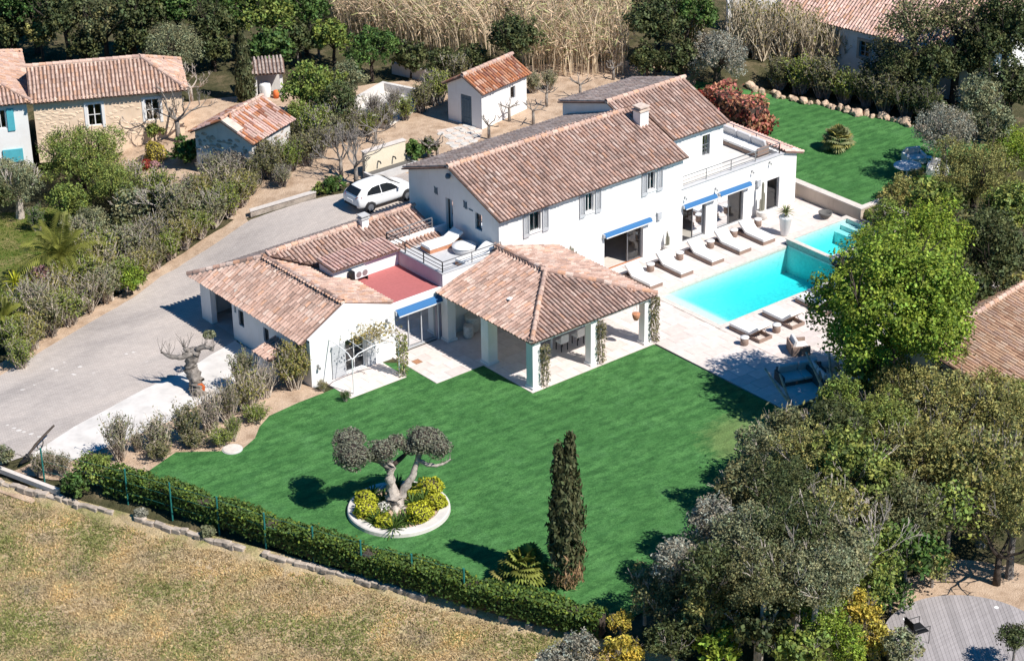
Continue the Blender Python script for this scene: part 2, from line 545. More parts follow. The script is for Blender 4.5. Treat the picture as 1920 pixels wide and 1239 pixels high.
    leafmat("leaf_mid", (.185, .240, .052), (.215, .255, .062))
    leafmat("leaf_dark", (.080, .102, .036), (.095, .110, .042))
    leafmat("leaf_deep", (.090, .160, .034), (.080, .138, .038))
    leafmat("leaf_olive", (.235, .245, .135), (.205, .215, .115))
    leafmat("leaf_grey", (.320, .305, .245), (.280, .270, .210))
    leafmat("leaf_tan", (.275, .260, .085), (.245, .240, .080))
    leafmat("leaf_drab", (.175, .175, .080), (.155, .158, .070))
    leafmat("leaf_yellow", (.46, .46, .035), (.40, .42, .04))
    leafmat("leaf_ochre", (.48, .37, .06), (.40, .33, .06))
    leafmat("leaf_red", (.30, .045, .030), (.26, .05, .035))
    leafmat("leaf_coral", (.50, .24, .16), (.46, .20, .13))
    leafmat("leaf_pink", (.46, .25, .24), (.42, .24, .25))
    leafmat("leaf_cypress", (.085, .100, .048), (.085, .100, .05), .2)
    leafmat("leaf_brown", (.28, .19, .11), (.25, .18, .11))
    leafmat("leaf_palm", (.175, .200, .045), (.165, .185, .045))
    leafmat("leaf_agave", (.20, .23, .12), (.22, .24, .12))
    leafmat("leaf_hedge", (.078, .130, .028), (.078, .130, .028))
    leafmat("leaf_topiary", (.200, .205, .145), (.200, .205, .145))
    leafmat("reed_stalk", (.66, .53, .37), (.62, .50, .35))
    leafmat("reed_leaf", (.40, .36, .20), (.40, .36, .20))
    leafmat("dry_blade", (.53, .41, .23), (.53, .41, .23))
    leafmat("flower_white", (.7, .68, .62), (.7, .68, .62))


build_materials()

# ------------------------------------------------------------------ ground and sheets
POOL = (10.95, 20.0, -0.95, 3.42)
SPA = (20.25, 24.3, 0.55, 3.3)


def axis(lo, hi, extra):
    a = set(np.arange(lo, hi + .1, 1.0).round(3).tolist())
    for e in extra: a.add(e)
    k = lo
    for s_ in (6, 14, 30, 60, 120, 300, 500): k -= s_; a.add(k)
    k = hi
    for s_ in (6, 14, 30, 60, 120, 300, 500): k += s_; a.add(k)
    return sorted(a)


def make_ground():
    xs = axis(-48, 80, [POOL[0], POOL[1], SPA[0], SPA[1], 24.9, 25.1, 25.3])
    ys = axis(-48, 85, [POOL[2], POOL[3], SPA[2], SPA[3], 2.2, 2.5, 2.8])
    v = [(x, y, hgt(x, y) - .04 - .3 * S(((x + 22.65) * -0.9067 + (y - 8.39) * -0.4218 + .9) / .5)) for y in ys for x in xs]
    f = []
    nx = len(xs)
    for j in range(len(ys) - 1):
        for i in range(nx - 1):
            cx, cy = (xs[i] + xs[i + 1]) / 2, (ys[j] + ys[j + 1]) / 2
            if any(P[0] < cx < P[1] and P[2] < cy < P[3] for P in (POOL, SPA)): continue
            f.append((j * nx + i, j * nx + i + 1, (j + 1) * nx + i + 1, (j + 1) * nx + i))
    o = link("ground", mesh_np("ground", v, f, MATS["woodland_floor"]))
    o["kind"] = "structure"


make_ground()


def xy(*pts): return [(p[0], p[1]) for p in pts]


# main lawn, running under the trees on its far side
LAWN = xy((7.20, -0.19, 0.00), (7.25, -9.07, 0.00), (6.06, -11.67, 0.00), (1.05, -14.97, 0.00), (-4.89, -16.73, 0.00), (-9.01, -16.61, 0.00), (-10.38, -16.02, 0.00),
          (-11.40, -13.73, 0.00), (-12.52, -10.83, 0.00), (-13.57, -8.03, 0.00), (-14.96, -4.46, 0.00), (-16.68, 0.05, 0.00), (-17.87, 3.20, 0.00), (-18.25, 4.75, 0.00), (-15.54, 5.72, 0.00), (-13.89, 4.43, 0.00),
          (-13.17, 4.06, 0.00), (-12.23, 4.50, 0.00), (-11.49, 5.25, 0.00), (-10.62, 5.79, 0.00), (-8.91, 5.97, 0.00), (-7.36, 5.98, 0.00))
LAWN = LAWN + [(-6.9, 6.0), (-3.7, 6.6), (-0.2, 3.4), (-0.2, -0.15), (7.0, -0.15)]
sheet("lawn", LAWN, .022, MATS["lawn_grass"], 2.0)
UPLAWN = xy((29.56, 21.71, 1.73), (31.11, 20.47, 1.43), (33.50, 18.32, 0.80), (34.78, 14.30, 0.75), (35.55, 11.22, 0.75), (36.45, 7.55, 0.75)) + [(37.5, 3.0), (30, 3.0), (25.55, 3.0), (25.4, 9.2), (25.2, 15.5), (26, 20)]
sheet("raised_lawn", UPLAWN, .02, MATS["lawn_grass"], 1.0)
FIELD = [(-22.6, 9.1), (-10.3, -17.4), (-4, -31), (-42, -44), (-46, 0), (-40, 16)]
sheet("dry_field", FIELD, -.015, MATS["dry_field"], 1.0)
DRIVE = xy((-23.45, 10.80, -0.10), (-20.70, 16.29, 0.00), (-18.05, 17.23, 0.00), (-14.55, 18.53, 0.00), (-11.41, 19.60, 0.00), (-9.13, 20.40, 0.00), (-6.76, 21.62, 0.00), (-4.32, 22.09, 0.30), (-2.15, 22.20, 0.82), (-0.72, 22.33, 1.21), (2.47, 20.99, 1.90), (4.11, 20.38, 2.00)) + \
    [(8, 21.0), (9, 15.2), (3.9, 15.2), (-7.0, 15.6), (-7.0, 12.6)] + xy((-7.81, 13.02, 0.00), (-11.82, 11.80, 0.00), (-13.63, 11.64, 0.00), (-17.81, 10.61, 0.00), (-20.42, 9.71, 0.00), (-21.94, 9.75, 0.00))
sheet("driveway", wobble(DRIVE, .03, .6, 3), .015, MATS["driveway_pavers"], 1.0)
PATHW = xy((-20.62, 9.58, 0.00), (-17.79, 10.65, 0.00), (-13.61, 11.69, 0.00), (-11.79, 11.85, 0.00), (-7.78, 13.07, 0.00), (-7.59, 10.58, 0.00), (-8.62, 9.47, 0.00), (-11.59, 8.94, 0.00), (-14.88, 8.16, 0.00), (-17.62, 8.11, 0.00), (-19.83, 7.93, 0.00))
sheet("concrete_path", wobble(PATHW, .03, .8, 5), .026, MATS["white_concrete"], 3.0)
BEDS = xy((-20.80, 9.00, 0.00), (-19.74, 8.10, 0.00), (-17.52, 8.28, 0.00), (-14.78, 8.33, 0.00), (-11.48, 9.11, 0.00), (-8.50, 9.66, 0.00), (-6.99, 8.78, 0.00), (-7.57, 6.63, 0.00), (-7.42, 5.90, 0.00), (-8.96, 5.88, 0.00), (-10.67, 5.71, 0.00), (-11.54, 5.17, 0.00), (-12.29, 4.42, 0.00), (-13.22, 3.98, 0.00),
          (-13.94, 4.35, 0.00), (-15.59, 5.64, 0.00), (-17.86, 4.88, 0.00), (-19.17, 5.41, 0.00), (-20.80, 7.10, 0.00), (-21.87, 8.91, 0.00))
sheet("planting_bed", wobble(BEDS, .05, .5, 8), .012, MATS["soil"], 3.0)
YARD = [(-1.3, 22.8), (2.5, 21.6), (6.5, 21.3), (8.6, 15.2), (26.2, 15.5), (29.4, 21.5), (30, 25), (24, 29), (20, 29), (19, 31), (12, 34), (4, 38), (-3, 34), (-1, 28)]
sheet("back_yard", wobble(YARD, .15, 1.0, 2), .008, MATS["soil"], 1.0)
VERGE = xy((-20.79, 16.10, 0.00), (-18.15, 17.04, 0.00), (-14.66, 18.33, 0.00), (-11.53, 19.40, 0.00), (-9.26, 20.19, 0.00), (-6.89, 21.41, 0.00), (-4.44, 21.90, 0.28), (-2.27, 22.03, 0.79), (-0.83, 22.16, 1.18), (-0.73, 23.08, 1.21), (-1.89, 23.11, 0.89), (-4.13, 23.02, 0.34), (-6.48, 22.61, 0.01), (-8.91, 21.42, 0.00), (-11.20, 20.60, 0.00), (-14.28, 19.56, 0.00), (-17.42, 18.45, 0.00), (-20.06, 17.57, 0.00))
sheet("verge", wobble(VERGE, .08, .5, 4), .005, MATS["soil"], 1.0)
BARE = xy((-1.07, -21.94, 0.00), (1.14, -21.60, 0.00), (3.44, -21.80, 0.00), (5.54, -24.10, 0.00), (3.92, -26.18, 0.00), (0.05, -25.24, 0.00))
sheet("bare_soil", wobble(BARE, .2, .5, 9), .006, MATS["soil"], 3.0)
NLAWN = xy((-15.78, 26.14, 0.00), (-10.91, 35.92, 0.00), (-8.26, 33.61, 0.00), (-4.94, 33.07, 0.18), (-6.06, 28.79, 0.04), (-10.06, 26.17, 0.00), (-14.03, 23.84, 0.00))
sheet("neighbour_lawn", wobble(NLAWN, .2, .8, 6), .004, MATS["rough_grass"], 1.0)

# ---- terrace paving: every slab is cut and laid, joints are recessed
SLABC = [(.66, .585, .55), (.69, .62, .58), (.63, .55, .51), (.67, .60, .57), (.70, .615, .565), (.61, .54, .505), (.68, .59, .545)]


def slab_mesh(cx, cy, tint):
    m = MB(); m.tint(tint)
    b = .012
    m.v = []; m.t = []
    P = [(-cx / 2, -cy / 2, -.03), (cx / 2, -cy / 2, -.03), (cx / 2, cy / 2, -.03), (-cx / 2, cy / 2, -.03)]
    Q = [(x * (1 - 2 * b / cx), y * (1 - 2 * b / cy), 0) for x, y, _ in P]
    i = [m.pt(p) for p in P] + [m.pt((x, y, -.008)) for x, y, _ in P] + [m.pt(q) for q in Q]
    for k in range(4):
        l = (k + 1) % 4
        m.f.append([i[k], i[l], i[4 + l], i[4 + k]]); m.f.append([i[4 + k], i[4 + l], i[8 + l], i[8 + k]])
    m.f.append([i[8], i[9], i[10], i[11]])
    return m


def pave(name, rects, holes, cx, cy, ztop, label_kind=True, limit=300, seed=1):
    r = random.Random(seed)
    base = MB()
    for (x0, x1, y0, y1) in rects: base.poly([(x0, y0, ztop - .012), (x1, y0, ztop - .012), (x1, y1, ztop - .012), (x0, y1, ztop - .012)]); base.box(x0, x1, y0, y1, ztop - .2, ztop - .014)
    o = base.build(name, MATS["joint_sand"]); o["kind"] = "structure"
    cells = []
    for (x0, x1, y0, y1) in rects:
        ny = max(1, round((y1 - y0) / cy)); dy = (y1 - y0) / ny
        for j in range(ny):
            x = x0 - (0 if j % 2 == 0 else cx * r.uniform(.3, .6))
            while x < x1 - .02:
                a, b = max(x, x0), min(x + cx, x1)
                if b - a > .12: cells.append(((a + b) / 2, y0 + (j + .5) * dy, b - a, dy))
                x += cx
    cells.sort(key=lambda c: (Vector((c[0], c[1], 0)) - CAMLOC).length)
    cache = {}
    rest = MB()
    for k, (x, y, w, d) in enumerate(cells):
        ti = r.randrange(len(SLABC))
        if k < limit:
            key = (round(w, 2), round(d, 2), ti)
            if key not in cache: cache[key] = slab_mesh(w - .012, d - .012, SLABC[ti]).mesh("paving_slab", MATS["paving_stone"])
            s = link("paving_slab", cache[key], o); s.location = (x, y, ztop + r.uniform(-.002, .002))
        else:
            q = slab_mesh(w - .012, d - .012, SLABC[ti]); n0 = len(rest.v)
            rest.v += [(a + x, b + y, c + ztop) for a, b, c in q.v]; rest.t += q.t; rest.f += [[i + n0 for i in f] for f in q.f]
    if rest.v:
        s = rest.build("far_paving_slabs", MATS["paving_stone"], o); s["kind"] = "stuff"
    return o


c_ = .28  # coping width
pave("terrace", [(7.3, POOL[0] - c_, -9.0, 7.15), (POOL[0] - c_, 24.9, POOL[3] + c_, 7.15), (POOL[0] - c_, 24.9, -9.0, POOL[2] - c_), (24.6, 24.9, POOL[2] - c_, POOL[3] + c_), (24.41, 25.35, 7.15, 12.0)], [], 1.1, .72, .05, seed=3)
pave("pavilion_floor", [(-.3, 7.3, -.3, 6.8)], [], 1.0, .68, .055, seed=5)
pave("garden_patio", [(-3.05, -.3, 3.3, 6.8)], [], .95, .64, .05, seed=6)
pave("small_patio", [(-6.9, -3.72, 4.72, 6.72)], [], .95, .66, .05, seed=7)

# ------------------------------------------------------------------ canal roof tiles
TILEPAL = [(.57, .38, .305), (.62, .43, .355), (.67, .49, .41), (.54, .335, .255), (.48, .315, .255), (.39, .265, .22),
           (.62, .36, .24), (.71, .56, .48), (.54, .40, .34), (.32, .225, .19)]
TILEW = [6, 6, 4, 4, 4, 3, 2, 2, 4, 2]
BACKPAL = [(.50, .41, .37), (.43, .35, .31), (.56, .46, .41), (.37, .29, .26), (.47, .36, .31)]
PINKPAL = [(.76, .50, .43), (.80, .56, .48), (.72, .45, .37), (.77, .53, .46), (.69, .47, .40)]
ORPAL = [(.58, .24, .12), (.52, .21, .11), (.46, .20, .13), (.60, .30, .18), (.36, .16, .11), (.63, .38, .27)]
LIGHTPAL = [(.62, .44, .36), (.66, .48, .39), (.56, .38, .30), (.60, .37, .26), (.52, .36, .30)]
_nseg = 5


def tile_geo(L=.46, r0=.080, r1=.069):
    """one cover tile: a tapered half barrel, lower mouth at v=0, upper end tucked under the next"""
    v = []; f = []
    for (vv, r, z) in ((0, r0, .012), (L, r1, .0)):
        for k in range(_nseg + 1):
            a = math.pi * k / _nseg
            v.append((r * math.cos(a), vv, z + r * 1.15 * math.sin(a)))
    n = _nseg + 1
    for k in range(_nseg): f.append((k, k + n, k + n + 1, k + 1))
    # lip at the mouth
    m = len(v)
    for k in range(n):
        a = math.pi * k / _nseg
        v.append(((r0 - .012) * math.cos(a), .012, .010 + (r0 - .012) * 1.15 * math.sin(a)))
    for k in range(_nseg): f.append((k, k + 1, m + k + 1, m + k))
    return np.array(v), np.array(f)


TV, TF = tile_geo()


class TileRoof:
    """collects the tiles of one building's roof planes"""
    def __init__(s): s.items = []

    def plane(s, mb, P0, U, Vd, poly, pal=TILEPAL, wts=TILEW, du=.218, dv=.345, thick=.07, seed=0, jit=1.0, flip=False):
        """P0 eave origin, U along the eave, Vd up the slope, poly outline in (u, v)"""
        r = random.Random(seed + 17)
        P0 = Vector(P0); U = Vector(U).normalized(); Vd = Vector(Vd).normalized(); N = U.cross(Vd)
        if N.z < 0: N = -N
        mb.extrude([P0 + U * u + Vd * v - N * .0 for u, v in poly], -N * thick)
        us = [p[0] for p in poly]; vs = [p[1] for p in poly]
        u = min(us) + du * .5
        while u < max(us):
            v = min(vs) - .06
            ju = r.uniform(-.012, .012)
            while v < max(vs):
                if inpoly(u, v + .2, poly) or (v < min(vs) and inpoly(u, min(vs) + .03, poly)):
                    c = r.choices(pal, wts if len(wts) == len(pal) else None)[0]
                    k = r.uniform(.82, 1.06); c = tuple(x * .74 + q * .26 for x, q in zip(c, (.60, .42, .345) if pal is TILEPAL else c))
                    p = P0 + U * (u + ju + r.uniform(-.008, .008) * jit) + Vd * (v + r.uniform(-.02, .02) * jit) + N * (.005 + r.uniform(0, .012) * jit)
                    a = r.uniform(-.035, .035) * jit
                    s.items.append((p, (U * math.cos(a) + Vd * math.sin(a)), (Vd * math.cos(a) - U * math.sin(a)), N, tuple(x * k for x in c)))
                v += dv
            u += du

    def finish(s, roof, limit=300, prefer=None):
        items = s.items
        key = prefer or (lambda p: 0)
        order = sorted(range(len(items)), key=lambda i: ((items[i][0] - CAMLOC).length - 40 * max(0, items[i][3].dot((CAMLOC - items[i][0]).normalized()) - .0) + key(items[i][0])))
        own = set(order[:limit])
        # pieces that can be picked apart: one object each, alike pieces share a mesh
        cache = {}
        for i in own:
            p, U, Vd, N, c = items[i]
            q = tuple(round(x * 14) / 14 for x in c)
            if q not in cache: cache[q] = mesh_np("roof_tile", TV, TF, MATS["roof_tile"], np.tile(np.array(c, np.float32), (len(TV), 1)))
            o = link("roof_tile", cache[q], roof)
            M4 = Matrix((U, Vd, N)).transposed().to_4x4(); M4.translation = p
            o.matrix_local = M4
        rest = [items[i] for i in range(len(items)) if i not in own]
        if rest:
            n = len(TV)
            Pm = np.array([it[0][:] for it in rest]); Um = np.array([it[1][:] for it in rest]); Vm = np.array([it[2][:] for it in rest]); Nm = np.array([it[3][:] for it in rest]); Cm = np.array([it[4] for it in rest])
            v = Pm[:, None] + TV[None, :, 0:1] * Um[:, None] + TV[None, :, 1:2] * Vm[:, None] + TV[None, :, 2:3] * Nm[:, None]
            f = TF[None] + (np.arange(len(rest)) * n)[:, None, None]
            o = link("other_roof_tiles", mesh_np("other_roof_tiles", v.reshape(-1, 3), f.reshape(-1, 4), MATS["roof_tile"], np.repeat(Cm, n, axis=0)), roof)
            o["kind"] = "stuff"


RIDGEV, RIDGEF = tile_geo(.44, .125, .110)
_ridge_cache = {}


def ridge_line(roof, a, b, pal=LIGHTPAL, seed=0, step=.37, N=(0, 0, 1), lift=.05):
    """a line of ridge tiles bedded in mortar from a to b"""
    r = random.Random(seed); a = Vector(a); b = Vector(b); d = (b - a); L = d.length; d.normalize()
    N = Vector(N); U = d.cross(N).normalized(); N2 = U.cross(d)
    m = MB()
    m.obox((a + b) / 2 + N2 * (lift - .045), d, U, N2, L / 2, .10, .05)
    m.build("ridge_mortar", MATS["mortar"], roof)
    k = 0.0
    while k < L - .1:
        c = r.choice(pal); q = c
        if q not in _ridge_cache: _ridge_cache[q] = mesh_np("ridge_tile", RIDGEV, RIDGEF, MATS["roof_tile"], np.tile(np.array(c, np.float32), (len(RIDGEV), 1)))
        o = link("ridge_tile", _ridge_cache[q], roof)
        M4 = Matrix((U, d, N2)).transposed().to_4x4(); M4.translation = a + d * k + N2 * (lift - .02) + U * r.uniform(-.01, .01)
        o.matrix_local = M4
        k += step


def eave_moulding(mb, a, b, n, rows=2, r=.085, pitch=.2):
    """row of half-round tile ends built into the wall under the eave; a->b along the wall, n outward"""
    a = Vector(a); b = Vector(b); d = b - a; L = d.length; d.normalize(); n = Vector(n)
    k = pitch / 2
    while k < L:
        for row in range(rows):
            c = a + d * (k + (pitch / 2 if row % 2 else 0)) + Vector((0, 0, -.10 * row))
            ext = .16 - .07 * row
            pts = []
            for j in range(5):
                t = math.pi * j / 4
                pts.append(c + d * (r * math.cos(t)) + Vector((0, 0, -.01 + r * .8 * math.sin(t) - .07)))
            mb.extrude(pts, n * ext)
        k += pitch


# ------------------------------------------------------------------ wall panels with real openings
def wall(mb, p, u, n, L, z0, z1, holes=(), depth=.22):
    p = Vector((p[0], p[1], 0)); u = Vector((u[0], u[1], 0)); n = Vector((n[0], n[1], 0))
    us = sorted({0.0, L} | {h[0] for h in holes} | {h[1] for h in holes})
    zs = sorted({z0, z1} | {h[2] for h in holes} | {h[3] for h in holes})
    def P(a, z, d=0): return p + u * a + n * -d + Vector((0, 0, z))
    for i in range(len(us) - 1):
        for j in range(len(zs) - 1):
            a, b, c, d = us[i], us[i + 1], zs[j], zs[j + 1]
            if any(h[0] - 1e-6 <= a and b <= h[1] + 1e-6 and h[2] - 1e-6 <= c and d <= h[3] + 1e-6 for h in holes): continue
            mb.poly([P(a, c), P(b, c), P(b, d), P(a, d)])
    for h in holes:
        a, b, c, d = h[:4]
        mb.poly([P(a, c), P(a, d), P(a, d, depth), P(a, c, depth)])
        mb.poly([P(b, c), P(b, c, depth), P(b, d, depth), P(b, d)])
        mb.poly([P(a, d), P(b, d), P(b, d, depth), P(a, d, depth)])
        mb.poly([P(a, c), P(a, c, depth), P(b, c, depth), P(b, c)])


def opening(parent, name, p, u, n, h, depth=.15, leaves=2, fw=.05, mat="frame_grey", glass="glass", cross=0, bars=0, world=True):
    """window or door filling: frame with real members, panes as sub-parts"""
    p = Vector((p[0], p[1], 0)); u = Vector((u[0], u[1], 0)); n = Vector((n[0], n[1], 0)); Z = Vector((0, 0, 1))
    a, b, c, d = h[:4]; o0 = p - n * depth
    m = MB()
    def bar(a0, a1, c0, c1, t=.03, off=0): m.obox(o0 + n * off + u * ((a0 + a1) / 2) + Z * ((c0 + c1) / 2), u, n, Z, (a1 - a0) / 2, t, (c1 - c0) / 2)
    e = .004
    bar(a + e, a + fw, c + e, d - e); bar(b - fw, b - e, c + e, d - e); bar(a + fw, b - fw, d - fw, d - e); bar(a + fw, b - fw, c + e, c + fw)
    w = (b - a - 2 * fw) / leaves
    for k in range(1, leaves): bar(a + fw + w * k - fw * .45, a + fw + w * k + fw * .45, c + fw, d - fw)
    for k in range(cross):
        zz = c + (d - c) * (k + 1) / (cross + 1); bar(a + fw, b - fw, zz - .018, zz + .018, .02)
    f = m.build(name, MATS[mat], parent, world)
    for k in range(leaves):
        g = MB(); x0, x1 = a + fw + w * k + .003, a + fw + w * (k + 1) - .003
        g.poly([o0 + u * x0 + Z * (c + fw), o0 + u * x1 + Z * (c + fw), o0 + u * x1 + Z * (d - fw), o0 + u * x0 + Z * (d - fw)])
        g.build("pane", MATS[glass], f)
    if bars:
        for k in range(bars):
            x = a + (b - a) * (k + .5) / bars
            g = MB(); g.tube([o0 + n * (depth - .04) + u * x + Z * (c + .01), o0 + n * (depth - .04) + u * x + Z * (d - .01)], .011, 5); g.build("bar", MATS["dark_metal"], f)
    return f


def shutter(parent, p, u, n, a, b, c, d, mat="shutter_grey", slats=True):
    """a louvred shutter leaf folded back against the wall"""
    p = Vector((p[0], p[1], 0)); u = Vector((u[0], u[1], 0)); n = Vector((n[0], n[1], 0)); Z = Vector((0, 0, 1))
    m = MB()
    def bx(a0, a1, c0, c1, t, off): m.obox(p + n * off + u * ((a0 + a1) / 2) + Z * ((c0 + c1) / 2), u, n, Z, (a1 - a0) / 2, t, (c1 - c0) / 2)
    bx(a, a + .05, c, d, .022, .05); bx(b - .05, b, c, d, .022, .05); bx(a + .05, b - .05, d - .06, d, .022, .05); bx(a + .05, b - .05, c, c + .16, .022, .05)
    o = m.build("shutter", MATS[mat], parent, True)
    m = MB(); z = c + .19
    while z < d - .07:
        m.obox(p + n * .045 + u * ((a + b) / 2) + Z * z, u, (n + Z * .8).normalized(), (Z - n * .8).normalized(), (b - a) / 2 - .05, .02, .004); z += .05
    m.build("louvres", MATS[mat], o)
    return o


def awning(parent, p, u, n, a, b, z, out=.28, h=.22, mat="awning_blue"):
    """rolled-up awning: cassette brackets, rolled cloth, front bar"""
    p = Vector((p[0], p[1], 0)); u = Vector((u[0], u[1], 0)); n = Vector((n[0], n[1], 0)); Z = Vector((0, 0, 1))
    m = MB(); prof = [(0.01, 0), (out * .35, .015), (out * .8, -h * .45), (out, -h * .8), (out * .86, -h), (out * .3, -h * .55), (0.01, -h * .35)]
    m.extrude([p + u * a + n * x + Z * (z + y) for x, y in prof], u * (b - a))
    o = m.build("awning", MATS[mat], parent, True)
    m = MB()
    m.obox(p + u * ((a + b) / 2) + n * out * .93 + Z * (z - h * .98), u, n, Z, (b - a) / 2 - .02, .02, .03)
    m.build("front_bar", MATS["white_paint"], o)
    for e in (a - .035, b + .035):
        m = MB(); m.obox(p + u * e + n * .09 + Z * (z - h * .45), u, n, Z, .03, .085, h * .42); m.build("bracket", MATS["shutter_grey"], o)
    return o


def wall_lamp(parent, p, n, z, mat="grey_metal", s=1.0):
    p = Vector((p[0], p[1], z)); n = Vector((n[0], n[1], 0)); u = Vector((-n.y, n.x, 0)); Z = Vector((0, 0, 1))
    m = MB(); m.obox(p + n * .02, u, n, Z, .05 * s, .02, .08 * s); m.tube([p + n * .03 + Z * .04, p + n * .13 + Z * .07, p + n * .15 + Z * .0], .014, 5)
    m.lathe([(.03 * s, -.12 * s), (.07 * s, -.1 * s), (.055 * s, .02 * s), (.02 * s, .05 * s)], p + n * .16, 8)
    return m.build("wall_lamp", MATS[mat], parent, True)


def railing(parent, pts, z, hgt_=.62, posts=None, mat="grey_metal", rails=(1.0, .62, .3)):
    """metal railing along a polyline: posts and horizontal rails"""
    m = MB()
    r_ = railing_root = None
    for a, b in zip(pts, pts[1:]):
        A = Vector((a[0], a[1], z)); B = Vector((b[0], b[1], z))
        for k, f in enumerate(rails):
            m.obox((A + B) / 2 + Vector((0, 0, hgt_ * f)), (B - A).normalized(), Vector((0, 0, 1)).cross((B - A).normalized()), (0, 0, 1), (B - A).length / 2, .022 if k == 0 else .012, .018 if k == 0 else .012)
    o = m.build("railing", MATS[mat], parent, True)
    for a, b in zip(pts, pts[1:]):
        L = math.hypot(b[0] - a[0], b[1] - a[1]); n = max(1, round(L / 1.75))
        for k in range(n + 1):
            t = k / n
            q = MB(); x, y = a[0] + (b[0] - a[0]) * t, a[1] + (b[1] - a[1]) * t
            q.box(x - .02, x + .02, y - .02, y + .02, z - .01, z + hgt_ - .02); q.build("railing_post", MATS[mat], o)
    return o

# ------------------------------------------------------------------ the villa
villa = empty("villa", (10.0, 10.5, 0.0))
tag(villa, "large white rendered villa with canal tiled roofs and blue awnings beside the pool", "house")
FX, FY = (1, 0), (0, -1)
FAC0 = (3.87, 7.2)
W = MB()
D0 = (10.65 - 3.87, 13.30 - 3.87, .06, 1.92)
D1 = (16.06 - 3.87, 17.72 - 3.87, .06, 2.0)
D2 = (18.55 - 3.87, 20.47 - 3.87, .06, 2.0)
D3 = (22.22 - 3.87, 23.15 - 3.87, .06, 1.86)
W1 = (5.80 - 3.87, 6.50 - 3.87, 3.68, 4.68)
W2 = (9.40 - 3.87, 9.93 - 3.87, 3.68, 4.68)
W3 = (13.57 - 3.87, 14.09 - 3.87, 3.68, 4.68)
wall(W, FAC0, FX, FY, 20.53, -.1, 3.12, [D0, D1, D2, D3], .3)
wall(W, FAC0, FX, FY, 12.13, 3.12, 5.03, [W1, W2, W3], .22)
W.poly([(16.0, 7.2, 2.9), (16.0, 8.4, 2.9), (16.0, 8.4, 5.45), (16.0, 7.2, 5.03)])
# gable end on the roof deck side
GD = (10.82 - 7.2, 11.40 - 7.2, 3.03, 4.76)
GW = (8.50 - 7.2, 9.05 - 7.2, 3.87, 4.74)
wall(W, (3.87, 7.2), (0, 1), (-1, 0), 7.22, -.1, 5.03, [GD, GW], .22)
W.poly([(3.87, 7.2, 5.03), (3.87, 14.42, 5.03), (3.87, 14.42, 5.27), (3.87, 10.9, 6.45)])
W.poly([(3.87, 14.42, -.1), (3.87, 14.42, 5.27), (16, 14.42, 5.27), (16, 14.42, -.1)])
# upper right block, set back behind the sun terrace
BW = (18.50 - 16.0, 19.05 - 16.0, 3.88, 5.04)
wall(W, (16.0, 8.4), FX, FY, 4.0, 2.9, 5.42, [BW], .2)
W.poly([(20, 8.4, 2.9), (20, 15.3, 2.9), (20, 15.3, 5.8), (20, 11.66, 6.84), (20, 8.4, 5.42)])
W.poly([(14.8, 9.8, 2), (14.8, 15.3, 2), (14.8, 15.3, 5.85), (14.8, 11.66, 6.84), (14.8, 9.8, 6.0)])
W.poly([(14.8, 15.3, 2), (20, 15.3, 2), (20, 15.3, 5.85), (14.8, 15.3, 5.85)])
W.poly([(24.4, 7.2, -.1), (24.4, 14.6, -.1), (24.4, 14.6, 2.95), (24.4, 7.2, 3.12)])
W.poly([(20, 14.6, -.1), (24.4, 14.6, -.1), (24.4, 14.6, 2.95), (20, 14.6, 2.95)])
W.build("wall", MATS["white_render"], villa, True)
m = MB(); m.box(16.02, 23.2, 7.42, 14.55, 2.86, 2.95); m.build("sun_terrace_floor", MATS["white_concrete"], villa, True)
m = MB(); m.box(15.95, 24.38, 7.21, 7.44, 2.8, 3.12); m.box(23.2, 23.42, 7.44, 14.5, 2.8, 3.16); m.build("parapet", MATS["white_render"], villa, True)
m = MB(); m.box(15.94, 23.5, 7.15, 7.5, 3.124, 3.165); m.build("parapet_coping", MATS["deck_grey"], villa, True)
rl = railing(villa, [(15.98, 7.3), (23.15, 7.3), (23.15, 14.3)], 3.16, .60)

# interior behind the glass
m = MB(); m.poly([(4, 7.5, .045), (24.3, 7.5, .045), (24.3, 12.2, .045), (4, 12.2, .045)]); m.build("room_floor", MATS["interior_floor"], villa, True)
m = MB(); m.poly([(4, 12.2, 0), (24.3, 12.2, 0), (24.3, 12.2, 2.7), (4, 12.2, 2.7)]); m.poly([(14.6, 7.5, 0), (14.6, 12.2, 0), (14.6, 12.2, 2.7), (14.6, 7.5, 2.7)])
m.poly([(4, 7.5, 2.72), (24.3, 7.5, 2.72), (24.3, 12.2, 2.72), (4, 12.2, 2.72)]); m.poly([(21.3, 7.5, 0), (21.3, 12.2, 0), (21.3, 12.2, 2.7), (21.3, 7.5, 2.7)]); m.poly([(9, 7.5, 0), (9, 12.2, 0), (9, 12.2, 2.7), (9, 7.5, 2.7)])
m.build("room_partition", MATS["interior_wall"], villa, True)
m = MB(); m.box(10.7, 13.25, 7.28, 7.46, .05, .068); m.build("wood_threshold", MATS["terracotta"], villa, True)

